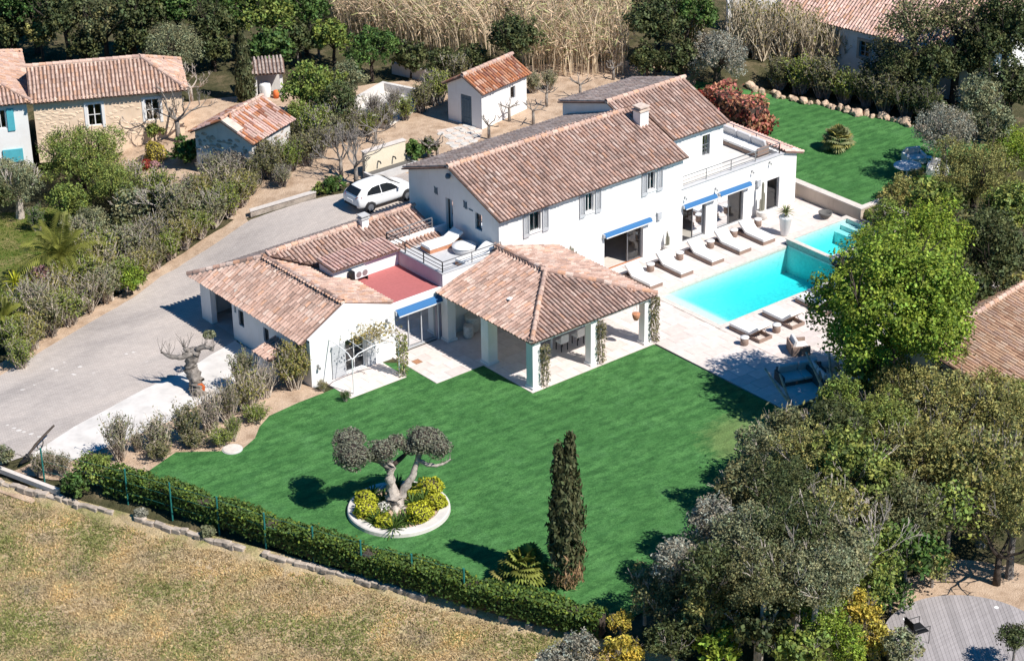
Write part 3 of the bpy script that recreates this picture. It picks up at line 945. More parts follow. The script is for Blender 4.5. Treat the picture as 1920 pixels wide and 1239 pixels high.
# doors and windows of the long front
o = opening(villa, "sliding_door", FAC0, FX, FY, (D0[1] - .95, D0[1], D0[2], D0[3]), .2, 1, .06)
opening(villa, "glass_door", FAC0, FX, FY, D1, .16, 2, .055); opening(villa, "glass_door", FAC0, FX, FY, D2, .16, 2, .055)
opening(villa, "glass_door", FAC0, FX, FY, D3, .16, 1, .055)
for h in (W1, W2, W3):
    f = opening(villa, "window", FAC0, FX, FY, h, .14, 2, .04, "white_paint", bars=6 if h is W1 else 0)
    shutter(villa, FAC0, FX, FY, h[0] - .43, h[0] - .06, h[2] - .16, h[3] + .05)
    shutter(villa, FAC0, FX, FY, h[1] + .08, h[1] + .47, h[2] - .16, h[3] + .05)
    m = MB(); m.box(3.87 + h[0] - .04, 3.87 + h[1] + .04, 7.14, 7.3, h[2] - .06, h[2] - .004); m.build("sill", MATS["white_paint"], f)
opening(villa, "window", (16.0, 8.4), FX, FY, BW, .12, 2, .04, "frame_grey", cross=1)
for (a, b) in ((D0[0] - .08, D0[1] + .42), (D1[0] - .02, D1[1] + .62), (D2[0] + .03, D2[1] + .38)): awning(villa, FAC0, FX, FY, a, b, 2.22, .26, .19)
for (x, y) in ((14.2, 1.95), (21.35, 1.75)):
    m = MB(); m.box(x, x + .26, 7.06, 7.22, y, y + .36); m.box(x - .03, x + .29, 7.05, 7.21, y + .36, y + .4); m.build("wall_box", MATS["shutter_grey"], villa, True)
for (x, z) in ((16.15, 2.62), (21.0, 2.75), (22.3, 2.9), (18.35, 2.5)): wall_lamp(villa, (x, 7.2), FY, z, s=.7)
wall_lamp(villa, (17.0, 8.4), FY, 4.5, s=.7)
# gable end fittings
opening(villa, "deck_door", (3.87, 7.2), (0, 1), (-1, 0), GD, .2, 1, .05, "dark_metal")
opening(villa, "window", (3.87, 7.2), (0, 1), (-1, 0), GW, .12, 2, .04, "door_blue", cross=1)
for y in (12.14, 9.78):
    m = MB(); pr = [(-.13, .2), (-.04, .14), (.05, .14), (.14, .2), (.12, .05), (.14, -.18), (.06, -.14), (.0, -.22), (-.06, -.14), (-.14, -.2), (-.11, .02)]
    m.extrude([(3.87 - .035, y + a, 4.88 + b) for a, b in pr], (.03, 0, 0)); m.build("wall_ornament", MATS["door_blue"], villa, True)
m = MB(); m.lathe([(.02, -.12), (.12, -.1), (.14, 0), (.1, .12), (.02, .14)], (3.72, 10.95, 6.06), 10); m.build("gable_lamp", MATS["door_blue"], villa, True, True)
m = MB(); m.box(3.84, 3.868, 9.2, 9.5, 4.72, 4.78); m.build("house_plate", MATS["door_blue"], villa, True)

# ---- garage wing, link building and roof deck
G = MB()
GO = (16.2 - 15.30, 16.2 - 13.35, .0, 2.04)
wall(G, (-7.62, 16.2), (0, -1), (-1, 0), 9.45, -.1, 2.28, [GO, (3.40, 3.86, .95, 1.78), (3.06, 3.24, 1.5, 1.84), (5.55, 6.0, .92, 1.66)], .3)
GDR = (7.62 - 5.68, 7.62 - 4.52, .05, 1.76)
wall(G, (-7.62, 6.75), FX, FY, 4.80, -.1, 2.28, [GDR], .25)
G.poly([(-7.62, 6.75, 2.28), (-2.82, 6.75, 2.28), (-2.82, 6.75, 2.66), (-5.5, 6.75, 3.56), (-7.62, 6.75, 2.40)])
G.poly([(-7.62, 6.97, 2.28), (-7.62, 6.97, 2.40), (-5.5, 6.97, 3.56), (-2.82, 6.97, 2.66), (-2.82, 6.97, 2.28)])
G.poly([(-7.62, 6.75, 2.40), (-5.5, 6.75, 3.56), (-5.5, 6.97, 3.56), (-7.62, 6.97, 2.40)])
G.poly([(-5.5, 6.75, 3.56), (-2.82, 6.75, 2.66), (-2.82, 6.97, 2.66), (-5.5, 6.97, 3.56)])
G.poly([(-7.62, 16.2, -.1), (-7.62, 16.2, 2.2), (3.6, 16.2, 2.2), (3.6, 16.2, -.1)])
G.poly([(-2.82, 6.75, -.1), (-2.82, 6.75, 2.66), (-2.82, 10.4, 2.66), (-2.82, 10.4, -.1)])
G.box(-2.84, .10, 6.84, 7.02, 2.12, 2.66)
G.poly([(3.3, 10.8, 0), (3.3, 16.2, 0), (3.3, 16.2, 2.2), (3.3, 13.3, 3.7), (3.3, 10.8, 2.8)])
G.poly([(-3.72, 10.35, 2.5), (.10, 10.35, 2.5), (.10, 10.35, 3.52), (-3.72, 10.35, 3.52)])
G.poly([(-3.72, 11.5, 2.4), (-3.72, 10.35, 2.4), (-3.72, 10.35, 3.52), (-3.72, 11.5, 3.63)])
G.poly([(-3.72, 11.5, 2.4), (.10, 11.5, 2.4), (.10, 11.5, 3.63), (-3.72, 11.5, 3.63)])
G.build("garage_wing_wall", MATS["white_render"], villa, True)
m = MB(); m.poly([(-7.5, 6.9, .03), (3.5, 6.9, .03), (3.5, 16.1, .03), (-7.5, 16.1, .03)]); m.build("garage_floor", MATS["grey_concrete"], villa, True)
m = MB(); m.poly([(-2.9, 10.3, 0), (.1, 10.3, 0), (.1, 10.3, 2.5), (-2.9, 10.3, 2.5)]); m.poly([(-5.0, 7, 0), (-5, 16, 0), (-5, 16, 2.6), (-5, 7, 2.6)]); m.poly([(-7.5, 13.2, 0), (-5, 13.2, 0), (-5, 13.2, 2.6), (-7.5, 13.2, 2.6)]); m.build("inner_wall", MATS["interior_wall"], villa, True)
m = MB(); m.box(-2.815, .105, 6.86, 10.41, 2.5, 2.62); m.build("flat_red_roof", MATS["red_membrane"], villa, True)
m = MB()
F0 = (.112, 3.868, 6.83, 11.5)
m.poly([(F0[0], F0[2], 0), (F0[1], F0[2], 0), (F0[1], F0[2], 2.999), (F0[0], F0[2], 2.999)])
m.box(F0[0] + .003, F0[1], F0[2], F0[2] + .16, 3.0, 3.34)
q = MB(); q.box(F0[0] + .163, F0[1], F0[3] - .16, F0[3], 2.5, 3.34); q.build("rear_parapet", MATS["white_render"], villa, True)
m.build("roof_deck_wall", MATS["white_render"], villa, True)
m = MB(); m.box(F0[0], F0[0] + .16, F0[2] + .004, F0[3], 0, 3.335); m.build("roof_deck_side_wall", MATS["lilac_render"], villa, True)
m = MB(); m.poly([(F0[0], F0[2], 3.0), (F0[1], F0[2], 3.0), (F0[1], F0[3], 3.0), (F0[0], F0[3], 3.0)]); m.build("roof_deck_floor", MATS["deck_grey"], villa, True)
m = MB(); m.box(F0[0] - .02, F0[0] + .2, F0[2] - .03, F0[3] + .02, 3.338, 3.365); m.box(F0[0] + .2, F0[1] - .01, F0[2] - .03, F0[2] + .19, 3.342, 3.367); m.build("deck_coping", MATS["deck_grey"], villa, True)
railing(villa, [(.2, 11.35), (.2, 6.92)], 3.36, .56, mat="dark_metal")
railing(villa, [(.2, 6.92), (3.75, 6.92)], 3.367, .54, mat="grey_metal")
railing(villa, [(.2, 11.40), (3.0, 11.40)], 3.34, .56, mat="grey_metal")
# garage wing openings
GP = (-7.62, 16.2); GU = (0, -1); GN = (-1, 0)
opening(villa, "window", GP, GU, GN, (3.40, 3.86, .95, 1.78), .12, 1, .04, "door_blue", bars=3)
opening(villa, "window", GP, GU, GN, (3.06, 3.24, 1.5, 1.84), .12, 1, .03, "door_blue")
opening(villa, "window", GP, GU, GN, (5.55, 6.0, .92, 1.66), .12, 1, .04, "door_blue", bars=2)
opening(villa, "garden_door", (-7.62, 6.75), FX, FY, GDR, .2, 2, .05, "white_paint", cross=2)
for (a, b) in ((1.14, 1.90), (3.13, 3.60)):
    m = MB(); m.box(-7.62 + a, -7.62 + b, 6.69, 6.735, .06, 1.74)
    for z in (.35, .78, 1.2, 1.6): m.box(-7.62 + a, -7.62 + b, 6.68, 6.69, z, z + .05)
    m.build("plank_shutter", MATS["shutter_grey"], villa, True)
GL = (0.12, 2.52, .05, 2.06)
opening(villa, "glass_sliding_wall", (-2.82, 6.98), FX, FY, GL, .0, 3, .06, "shutter_grey", "glass_teal")
awning(villa, (-2.82, 6.84), FX, FY, .1, 2.80, 2.36, .34, .26)
m = MB(); m.box(-.28, .1, 6.86, 7.1, 0, 2.12); m.build("door_pier", MATS["lilac_render"], villa, True)
m = MB(); m.tube([(-.24, 6.8, .05), (-.24, 6.8, 2.2)], .03, 6); m.build("down_pipe", MATS["white_paint"], villa, True)
for (x, z) in ((-3.3, 2.05), (-7.25, 1.0)): wall_lamp(villa, (x, 6.75), FY, z)
# air conditioner on the wall over the red roof
ac = MB(); ac.box(-2.72, -1.92, 9.98, 10.30, 2.80, 3.24); a_ = ac.build("air_conditioner", MATS["white_paint"], villa, True, bevel=.02)
for x in (-2.5, -2.14):
    m = MB(); m.lathe([(.15, 0), (.15, .01), (.13, .012)], (0, 0, 0), 18); q = m.build("fan_grille", MATS["grey_metal"], a_); q.matrix_local = Matrix.Translation((x, 9.975, 3.02)) @ Matrix.Rotation(math.pi / 2, 4, 'X')
m = MB(); m.box(-2.9, -2.74, 10.0, 10.28, 2.72, 3.2); m.build("pump_side", MATS["dark_metal"], a_)
for x in (-2.66, -2.02):
    m = MB(); m.box(x, x + .05, 9.98, 10.34, 2.62, 2.80); m.build("foot", MATS["dark_metal"], a_)

# ---- roofs
TR = TileRoof()
RF = MB()


def sl(run, rise): L = math.hypot(run, rise); return run / L, rise / L, L


c, s, L = sl(4.0, 4.0 * .397)
TR.plane(RF, (3.68, 6.9, 4.965), (1, 0, 0), (0, c, s), [(0, 0), (12.47, 0), (12.47, L), (0, L)], seed=1)
c, s, L = sl(3.56, 3.56 * .397)
TR.plane(RF, (14.68, 8.1, 5.53), (1, 0, 0), (0, c, s), [(1.49, 0), (5.52, 0), (5.52, L), (0, L), (0, L - .92), (1.49, L - .92)], seed=2)
c, s, L = sl(3.87, 3.87 * .33)
TR.plane(RF, (15.1, 14.78, 5.28), (-1, 0, 0), (0, -c, s), [(0, 0), (11.42, 0), (11.42, L), (0, L)], seed=3, pal=BACKPAL, wts=[1] * 5)
c, s, L = sl(3.95, 1.1)
TR.plane(RF, (20.2, 15.61, 5.84), (-1, 0, 0), (0, -c, s), [(0, 0), (5.52, 0), (5.52, L), (0, L)], seed=4, pal=BACKPAL, wts=[1] * 5)
TG = TileRoof(); RG = MB(); TS = TileRoof(); RS = MB()
# garage wing
c, s, L = sl(2.42, 1.34)
TG.plane(RG, (-7.92, 16.65, 2.22), (0, -1, 0), (c, 0, s), [(0, 0), (9.65, 0), (9.65, L), (3.05, L)], seed=5)
c, s, L = sl(3.35, 1.56)
TG.plane(RG, (3.3, 16.65, 2.22), (-1, 0, 0), (0, -c, s), [(0, 0), (11.22, 0), (8.5, L), (0, L)], seed=6, pal=BACKPAL, wts=[1] * 5)
c, s, L = sl(2.78, .86)
TG.plane(RG, (-2.72, 6.98, 2.70), (0, 1, 0), (-c, 0, s), [(0, 0), (3.84, 0), (6.62, L), (0, L)], seed=7, pal=LIGHTPAL, wts=None or [1, 1, 1, 1, 1])
c, s, L = sl(2.45, .84)
TG.plane(RG, (-5.5, 10.85, 2.94), (1, 0, 0), (0, c, s), [(2.75, 0), (8.8, 0), (8.8, L), (0, L)], seed=8, jit=1.6)
c, s, L = sl(1.46, .14)
TG.plane(RG, (-3.86, 10.1, 3.53), (1, 0, 0), (0, c, s), [(0, 0), (3.96, 0), (3.96, L), (0, L)], pal=PINKPAL, wts=[1] * 5, seed=9)
c, s, L = sl(1.35, .40)
TS.plane(RS, (24.78, 7.05, 2.86), (0, 1, 0), (-c, 0, s), [(0, 0), (6.5, 0), (6.5, L), (0, L)], pal=PINKPAL, wts=[1] * 5, seed=10)
roof = RF.build("main_roof", MATS["roof_under"], villa, True)
TR.finish(roof, 120)
groof = RG.build("garage_wing_roof", MATS["roof_under"], villa, True)
TG.finish(groof, 180)
sroof = RS.build("lean_to_roof", MATS["roof_under"], villa, True)
TS.finish(sroof, 0)
ridge_line(roof, (3.66, 10.9, 6.56), (14.9, 10.9, 6.56), seed=1)
ridge_line(roof, (14.66, 11.66, 6.95), (20.2, 11.66, 6.95), seed=2)
ridge_line(groof, (-5.5, 7.0, 3.58), (-5.5, 13.6, 3.58), seed=3, pal=TILEPAL)
ridge_line(groof, (-5.2, 13.3, 3.83), (3.3, 13.3, 3.83), seed=4)
ridge_line(groof, (-5.5, 13.6, 3.57), (-5.15, 13.3, 3.83), seed=44)
ridge_line(groof, (-7.95, 16.7, 2.27), (-5.5, 13.6, 3.57), seed=5, pal=TILEPAL)
E_ = MB()
eave_moulding(E_, (3.87, 7.195, 4.98), (16.0, 7.195, 4.98), (0, -1, 0))
eave_moulding(E_, (16.05, 8.395, 5.5), (20.0, 8.395, 5.5), (0, -1, 0))
E_.build("eave_moulding", MATS["white_render"], roof)
# chimneys
m = MB(); m.box(15.14, 15.72, 9.55, 10.1, 5.9, 6.86); ch = m.build("chimney", MATS["white_render"], roof)
m = MB(); m.box(15.08, 15.78, 9.49, 10.16, 6.86, 6.93); m.box(15.2, 15.66, 9.6, 10.05, 6.93, 7.06); m.box(15.1, 15.76, 9.5, 10.15, 7.06, 7.12); m.build("chimney_cap", MATS["mortar"], ch)
m = MB(); m.box(-.12, .28, 12.95, 13.3, 3.4, 4.15); ch = m.build("chimney", MATS["white_render"], groof)
m = MB(); m.box(-.18, .34, 12.89, 13.36, 4.15, 4.2); m.box(-.06, .22, 13.0, 13.25, 4.2, 4.3); m.box(-.17, .33, 12.9, 13.35, 4.3, 4.35); m.build("chimney_cap", MATS["grey_concrete"], ch)

# small tiled hood beside the garage wall
hood = empty("meter_hut", (-8.2, 9.0, 0)); tag(hood, "small white hut with tiled lean-to roof against the garage wall", "hut")
m = MB(); m.box(-8.62, -8.5, 8.5, 9.6, 0, 1.15); m.box(-8.5, -7.63, 9.48, 9.6, 0, 1.3); m.box(-8.5, -7.63, 8.5, 8.62, 0, 1.3); m.build("wall", MATS["white_render"], hood, True)
m = MB(); t_ = TileRoof(); c, s, L = sl(1.2, .35)
t_.plane(m, (-8.85, 9.7, 1.16), (0, -1, 0), (c, 0, s), [(0, 0), (1.35, 0), (1.35, L), (0, L)], seed=33)
rr = m.build("roof", MATS["roof_under"], hood, True); t_.finish(rr, 300)

# ------------------------------------------------------------------ open pavilion
pav = empty("open_pavilion", (3.5, 3.3, 0.05)); tag(pav, "open white pillared pavilion with hipped tile roof on the lawn corner", "pavilion")
for (x, y, w) in ((.12, .12, .23), (3.62, .12, .2), (6.98, .12, .2), (.12, 3.35, .27), (.12, 6.45, .24), (6.98, 6.5, .2)):
    m = MB(); m.box(x - w, x + w, y - w, y + w, .0, 2.4); m.box(x - w - .05, x + w + .05, y - w - .05, y + w + .05, .0, .16); m.build("pillar", MATS["white_render"], pav, True)
for (x0, x1, y0, y1) in ((-.05, .29, -.05, 6.8), (.29, 7.1, -.04, .28), (6.8, 7.12, .28, 6.8)):
    m = MB(); m.box(x0, x1, y0, y1, 2.28, 2.48); m.build("beam", MATS["white_paint"], pav, True)
TP = TileRoof(); RP = MB()
c, s, L = sl(3.87, 1.1)
TP.plane(RP, (-.32, 6.80, 2.55), (0, -1, 0), (c, 0, s), [(0, 0), (7.08, 0), (3.45, L), (0, L)], seed=21)
c2, s2, L2 = sl(3.63, 1.1)
TP.plane(RP, (-.32, -.28, 2.55), (1, 0, 0), (0, c2, s2), [(0, 0), (7.74, 0), (3.87, L2)], seed=22, wts=[4, 4, 2, 5, 5, 5, 1, 1, 4, 4])
TP.plane(RP, (7.42, -.28, 2.55), (0, 1, 0), (-c, 0, s), [(0, 0), (7.45, 0), (7.45, L), (3.63, L)], seed=23)
rp = RP.build("roof", MATS["roof_under"], pav, True); TP.finish(rp, 300)
ridge_line(rp, (3.55, 3.35, 3.72), (3.55, 6.85, 3.72), seed=6, pal=TILEPAL)
ridge_line(rp, (-.3, -.26, 2.6), (3.55, 3.35, 3.72), seed=7)
ridge_line(rp, (7.4, -.26, 2.6), (3.55, 3.35, 3.72), seed=8, pal=TILEPAL)
m = MB(); eave_moulding(m, (-.1, -.06, 2.5), (7.2, -.06, 2.5), (0, -1, 0), 1); eave_moulding(m, (-.06, 6.8, 2.5), (-.06, -.1, 2.5), (-1, 0, 0), 1); m.build("eave_moulding", MATS["white_render"], rp)
m = MB(); m.box(-.1, 7.2, -.1, 6.8, 2.50, 2.52); m.build("ceiling", MATS["white_paint"], rp)
m = MB(); m.box(1.05, 1.3, 3.0, 3.2, 3.08, 3.13, .3); m.build("loose_white_tile", MATS["white_paint"], rp)

# ------------------------------------------------------------------ retaining wall, steps, pool
m = MB(); m.box(25.0, 25.36, 2.95, 9.6, 0, .80); o = m.build("retaining_wall", MATS["sand_wall"]); tag(o, "low beige retaining wall between the terrace and the raised lawn", "wall")
m = MB(); m.box(24.96, 25.4, 2.91, 9.62, .80, .86); c0 = m.build("coping", MATS["coping_stone"], o)
m = MB(); m.box(25.36, 27.0, 2.95, 3.2, 0, .80); m.build("return_wall", MATS["sand_wall"], o)
m = MB(); m.box(25.40, 27.05, 2.91, 3.24, .801, .861); m.build("return_coping", MATS["coping_stone"], o)
st = empty("garden_steps", (25.9, 1.9, 0.05)); tag(st, "pale stone steps climbing from the terrace to the raised lawn", "steps")
for k in range(4):
    m = MB(); m.box(25.05 + .38 * k, 25.05 + .38 * (k + 1) - .002, 1.0, 2.94, 0, .20 * (k + 1)); m.build("riser", MATS["sand_wall"], st, True)
    m = MB(); m.box(25.03 + .38 * k, 25.05 + .38 * (k + 1), .98, 2.945, .20 * (k + 1) + .001, .20 * (k + 1) + .04); m.build("step", MATS["coping_stone"], st, True)

pool = empty("swimming_pool", ((POOL[0] + POOL[1]) / 2, (POOL[2] + POOL[3]) / 2, 0)); tag(pool, "long turquoise swimming pool with a shallow white beach end", "pool")


def profile(mb, prof, y0, y1, lid=False):
    n = len(prof)
    A = [mb.pt((x, y0, z)) for x, z in prof]; B = [mb.pt((x, y1, z)) for x, z in prof]
    rng = range(n) if lid else range(n - 1)
    for k in rng: mb.f.append([A[k], A[(k + 1) % n], B[(k + 1) % n], B[k]])
    mb.f.append(A[::-1]); mb.f.append(B)


x0, x1, y0, y1 = POOL
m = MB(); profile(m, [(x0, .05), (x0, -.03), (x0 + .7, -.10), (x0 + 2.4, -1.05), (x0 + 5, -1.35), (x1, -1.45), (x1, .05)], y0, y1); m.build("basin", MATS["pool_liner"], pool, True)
m = MB(); profile(m, [(x1 - .005, -.02), (x1 - .005, -1.44), (x0 + 5, -1.34), (x0 + 2.4, -1.04), (x0 + .7, -.09), (x0 + .1, -.03), (x0 + .08, -.02)], y0 + .005, y1 - .005, True)
w_ = m.build("water", MATS["water_body"], pool, True)
for (a, b, c, d) in ((x0 - c_, x1 + .02, y0 - c_, y0 + .02), (x0 - c_, x1 + .02, y1 - .02, y1 + c_), (x0 - c_, x0 + .02, y0 + .02, y1 - .02)):
    m = MB(); m.box(a, b, c, d, -.1, .058); m.build("coping", MATS["paving_stone"] if 0 else MATS["coping_stone"], pool, True)
spa = empty("raised_spa", ((SPA[0] + SPA[1]) / 2, (SPA[2] + SPA[3]) / 2, 0)); tag(spa, "small raised turquoise spa basin at the end of the pool", "pool")
a0, a1, b0, b1 = SPA
m = MB()
m.box(a0 - .22, a0, b0 - .25, b1 + .25, -1.3, .36); m.box(a1, a1 + .22, b0 - .25, b1 + .25, -.3, .36); m.box(a0, a1, b0 - .25, b0, -.9, .36); m.box(a0, a1, b1, b1 + .25, -.9, .36)
m.build("tiled_wall", MATS["spa_tile"], spa, True)
for (p, q, r_, s_) in ((a0 - .26, a0 + .02, b0 - .28, b1 + .28), (a1 - .02, a1 + .26, b0 - .28, b1 + .28), (a0 + .02, a1 - .02, b0 - .28, b0 + .02), (a0 + .02, a1 - .02, b1 - .02, b1 + .28)):
    m = MB(); m.box(p, q, r_, s_, .362, .40); m.build("coping", MATS["coping_stone"], spa, True)
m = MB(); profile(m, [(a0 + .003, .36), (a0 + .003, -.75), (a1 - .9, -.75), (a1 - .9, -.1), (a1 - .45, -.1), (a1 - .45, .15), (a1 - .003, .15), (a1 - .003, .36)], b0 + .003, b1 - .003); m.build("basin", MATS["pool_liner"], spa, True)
m = MB(); profile(m, [(a1 - .01, .33), (a1 - .01, .16), (a1 - .455, .16), (a1 - .455, -.09), (a1 - .905, -.09), (a1 - .905, -.74), (a0 + .01, -.74), (a0 + .01, .33)], b0 + .01, b1 - .01, True); m.build("water", MATS["water_body"], spa, True)

m = MB(); m.poly([(x0, y0, -.012), (x1, y0, -.012), (x1, y1, -.012), (x0, y1, -.012)]); m.build("water_surface", MATS["pool_water"], pool, True)
m = MB(); m.poly([(a0, b0, .338), (a1, b0, .338), (a1, b1, .338), (a0, b1, .338)]); m.build("water_surface", MATS["pool_water"], spa, True)

# ------------------------------------------------------------------ other buildings
def gable_house(name, loc, ang, L, Wd, ze, zr, label, wallmat, pal=TILEPAL, hip0=0.0, hip1=0.0, over=.3, ridge_y=None, front=(), left=(), cat="house", seed=50, limit=300, side_pal=None):
    """x along the eave, y back; ze wall height, zr ridge height; hip lengths at either end"""
    root = empty(name, loc, ang); tag(root, label, cat)
    ry = Wd / 2 if ridge_y is None else ridge_y
    m = MB()
    wall(m, (0, 0), (1, 0), (0, -1), L, -1.0, ze, front, .2)
    m.poly([(0, Wd, -1), (L, Wd, -1), (L, Wd, ze), (0, Wd, ze)])
    wall(m, (0, Wd), (0, -1), (-1, 0), Wd, -1.0, ze, left, .2)
    m.poly([(L, 0, -1), (L, Wd, -1), (L, Wd, ze), (L, 0, ze)])
    if not hip0: m.poly([(0, 0, ze), (0, Wd, ze), (0, ry, zr - .02)])
    if not hip1: m.poly([(L, 0, ze), (L, Wd, ze), (L, ry, zr - .02)])
    m.build("wall", MATS[wallmat], root)
    t = TileRoof(); r = MB(); o = over
    sf = (zr - ze) / ry; sb = (zr - ze) / (Wd - ry)
    z0 = ze - o * sf + .05
    oL = o if hip0 else .18; oR = o if hip1 else .18
    c, s, Lf = sl(ry + o, (ry + o) * sf)
    k = len(pal)
    t.plane(r, (-oL, -o, z0), (1, 0, 0), (0, c, s), [(0, 0), (L + oL + oR, 0), (L + oL - hip1 + (0 if hip1 else oR), Lf), (hip0 + (oL if hip0 else 0), Lf)], pal=pal, wts=[1] * k if k != 10 else TILEW, seed=seed)
    c, s, Lb = sl(Wd - ry + o, (Wd - ry + o) * sb)
    t.plane(r, (L + oR, Wd + o, ze - o * sb + .05), (-1, 0, 0), (0, -c, s), [(0, 0), (L + oL + oR, 0), (L + oR - hip0 + (0 if hip0 else oL), Lb), (hip1 + (oR if hip1 else 0), Lb)], pal=pal, wts=[1] * k if k != 10 else TILEW, seed=seed + 1)
    if hip1:
        c, s, Lh = sl(hip1 + o, zr - z0 + .05)
        t.plane(r, (L + o, -o, z0), (0, 1, 0), (-c, 0, s), [(0, 0), (Wd + 2 * o, 0), (ry + o, Lh)], pal=side_pal or pal, wts=[1] * len(side_pal or pal), seed=seed + 2)
    if hip0:
        c, s, Lh = sl(hip0 + o, zr - z0 + .05)
        t.plane(r, (-o, Wd + o, z0), (0, -1, 0), (c, 0, s), [(0, 0), (Wd + 2 * o, 0), (Wd - ry + o, Lh)], pal=side_pal or pal, wts=[1] * len(side_pal or pal), seed=seed + 3)
    rf = r.build("roof", MATS["roof_under"], root); t.finish(rf, limit)
    zt = zr + .05
    ridge_line(rf, (hip0 if hip0 else -oL, ry, zt + .03), (L - hip1 if hip1 else L + oR, ry, zt + .03), seed=seed, pal=LIGHTPAL)
    if hip1:
        ridge_line(rf, (L + o, -o, z0 + .04), (L - hip1, ry, zt + .03), seed=seed + 4); ridge_line(rf, (L + o, Wd + o, z0 + .04), (L - hip1, ry, zt + .03), seed=seed + 5)
    if hip0:
        ridge_line(rf, (-o, -o, z0 + .04), (hip0, ry, zt + .03), seed=seed + 6); ridge_line(rf, (-o, Wd + o, z0 + .04), (hip0, ry, zt + .03), seed=seed + 7)
    e = MB(); eave_moulding(e, (0, -.005, ze + .02), (L, -.005, ze + .02), (0, -1, 0), 1); e.build("eave_moulding", MATS[wallmat], rf)
    return root


def loc_open(root, name, p, u, n, h, **kw): return opening(root, name, p, u, n, h, world=False, **kw)


# peach stone house on the left
nw = gable_house("stone_farmhouse", (-5.0, 37.35, 1.9), math.radians(-26.8), 8.2, 4.4, 2.75, 3.85, "peach stone house with pale tiled roof at the upper left", "peach_stone", LIGHTPAL, hip1=2.0, front=[(2.9, 3.7, .9, 2.2), (6.1, 6.9, .9, 2.2)], seed=60)
for h in ((2.9, 3.7, .9, 2.2), (6.1, 6.9, .9, 2.2)):
    f = loc_open(nw, "window", (0, 0), (1, 0), (0, -1), h, depth=.1, leaves=2, fw=.06, mat="white_paint", cross=1)
    m = MB(); a, b, c, d = h; m.box(a - .16, a, -.03, .05, c - .1, d + .12); m.box(b, b + .16, -.03, .05, c - .1, d + .12); m.box(a, b, -.03, .05, d, d + .12); m.build("surround", MATS["white_paint"], f)
# rough stonework showing on its front
rs = random.Random(5); sm = [None] * 4


def rock_mesh(seed, sub=2, amp=.25):
    bm = bmesh.new(); bmesh.ops.create_icosphere(bm, subdivisions=sub, radius=1.0)
    for v in bm.verts:
        n = mnoise.noise(v.co * 1.1 + Vector((seed * 7.3, seed * 1.7, 0))); n2 = mnoise.noise(v.co * 2.6 + Vector((seed * 3.1, 0, seed)))
        v.co *= 1 + amp * n * 1.6 + amp * .5 * n2
    me = bpy.data.meshes.new("stone"); bm.to_mesh(me); bm.free(); return me


ROCKM = []
for k in range(6):
    me = rock_mesh(k + 1, 2, .30); me.materials.append(MATS["rock"]); ROCKM.append(me)
def block_mesh(seed):
    """roughly squared building stone"""
    bm = bmesh.new(); bmesh.ops.create_cube(bm, size=2.0); bmesh.ops.bevel(bm, geom=bm.edges[:], offset=.18, segments=1, affect='EDGES')
    for v in bm.verts: v.co += Vector((mnoise.noise(v.co * 1.3 + Vector((seed, 0, 0))), mnoise.noise(v.co * 1.3 + Vector((0, seed, 9))), mnoise.noise(v.co * 1.3 + Vector((5, 0, seed))))) * .22
    me = bpy.data.meshes.new("stone"); bm.to_mesh(me); bm.free(); me.materials.append(MATS["wall_stone"]); return me


BSTONE = [block_mesh(k * 3.7) for k in range(6)]
WSTONE = []
for k in range(5):
    me = rock_mesh(k + 20, 1, .35); me.materials.append(MATS["wall_stone"]); WSTONE.append(me)
DARKROCK = rock_mesh(44, 3, .35); DARKROCK.materials.append(MATS["dark_rock"])
PSTONE = []
for k in range(4):
    me = rock_mesh(k + 60, 1, .3); me.materials.append(MATS["peach_stone"]); PSTONE.append(me)
for k in range(280):
    x, z = rs.uniform(.2, 8.0), rs.uniform(.1, 2.45)
    if any(a - .35 < x < b + .35 and c - .3 < z < d + .3 for a, b, c, d in ((2.9, 3.7, .9, 2.2), (6.1, 6.9, .9, 2.2))): continue
    o = link("stone", rs.choice(PSTONE), nw); o.location = (x, -.0, z); o.scale = (rs.uniform(.10, .2), .022, rs.uniform(.06, .11)); o.rotation_euler = (0, rs.uniform(-.3, .3), 0)

# white neighbour house at the left edge
nh = gable_house("white_cottage", (-13.3, 41.2, 1.6), math.radians(-24), 8.8, 8.0, 3.05, 4.75, "white cottage with turquoise shutters at the left edge", "white_render", LIGHTPAL, hip0=4.0, hip1=4.0, front=[(7.0, 7.6, 1.5, 2.6)], seed=70)
f = loc_open(nh, "window", (0, 0), (1, 0), (0, -1), (7.0, 7.6, 1.5, 2.6), depth=.1, leaves=2, fw=.05, mat="white_paint")
m = MB(); m.box(7.66, 8.05, -.06, -.01, 1.35, 2.65); m.build("shutter", MATS["turquoise_paint"], nh)
m = MB(); m.box(6.55, 6.94, -.06, -.01, 1.35, 2.65); m.build("shutter", MATS["turquoise_paint"], nh)
m = MB(); m.box(7.2, 8.3, -.09, -.02, -.5, .25); m.build("lower_shutter", MATS["turquoise_paint"], nh)

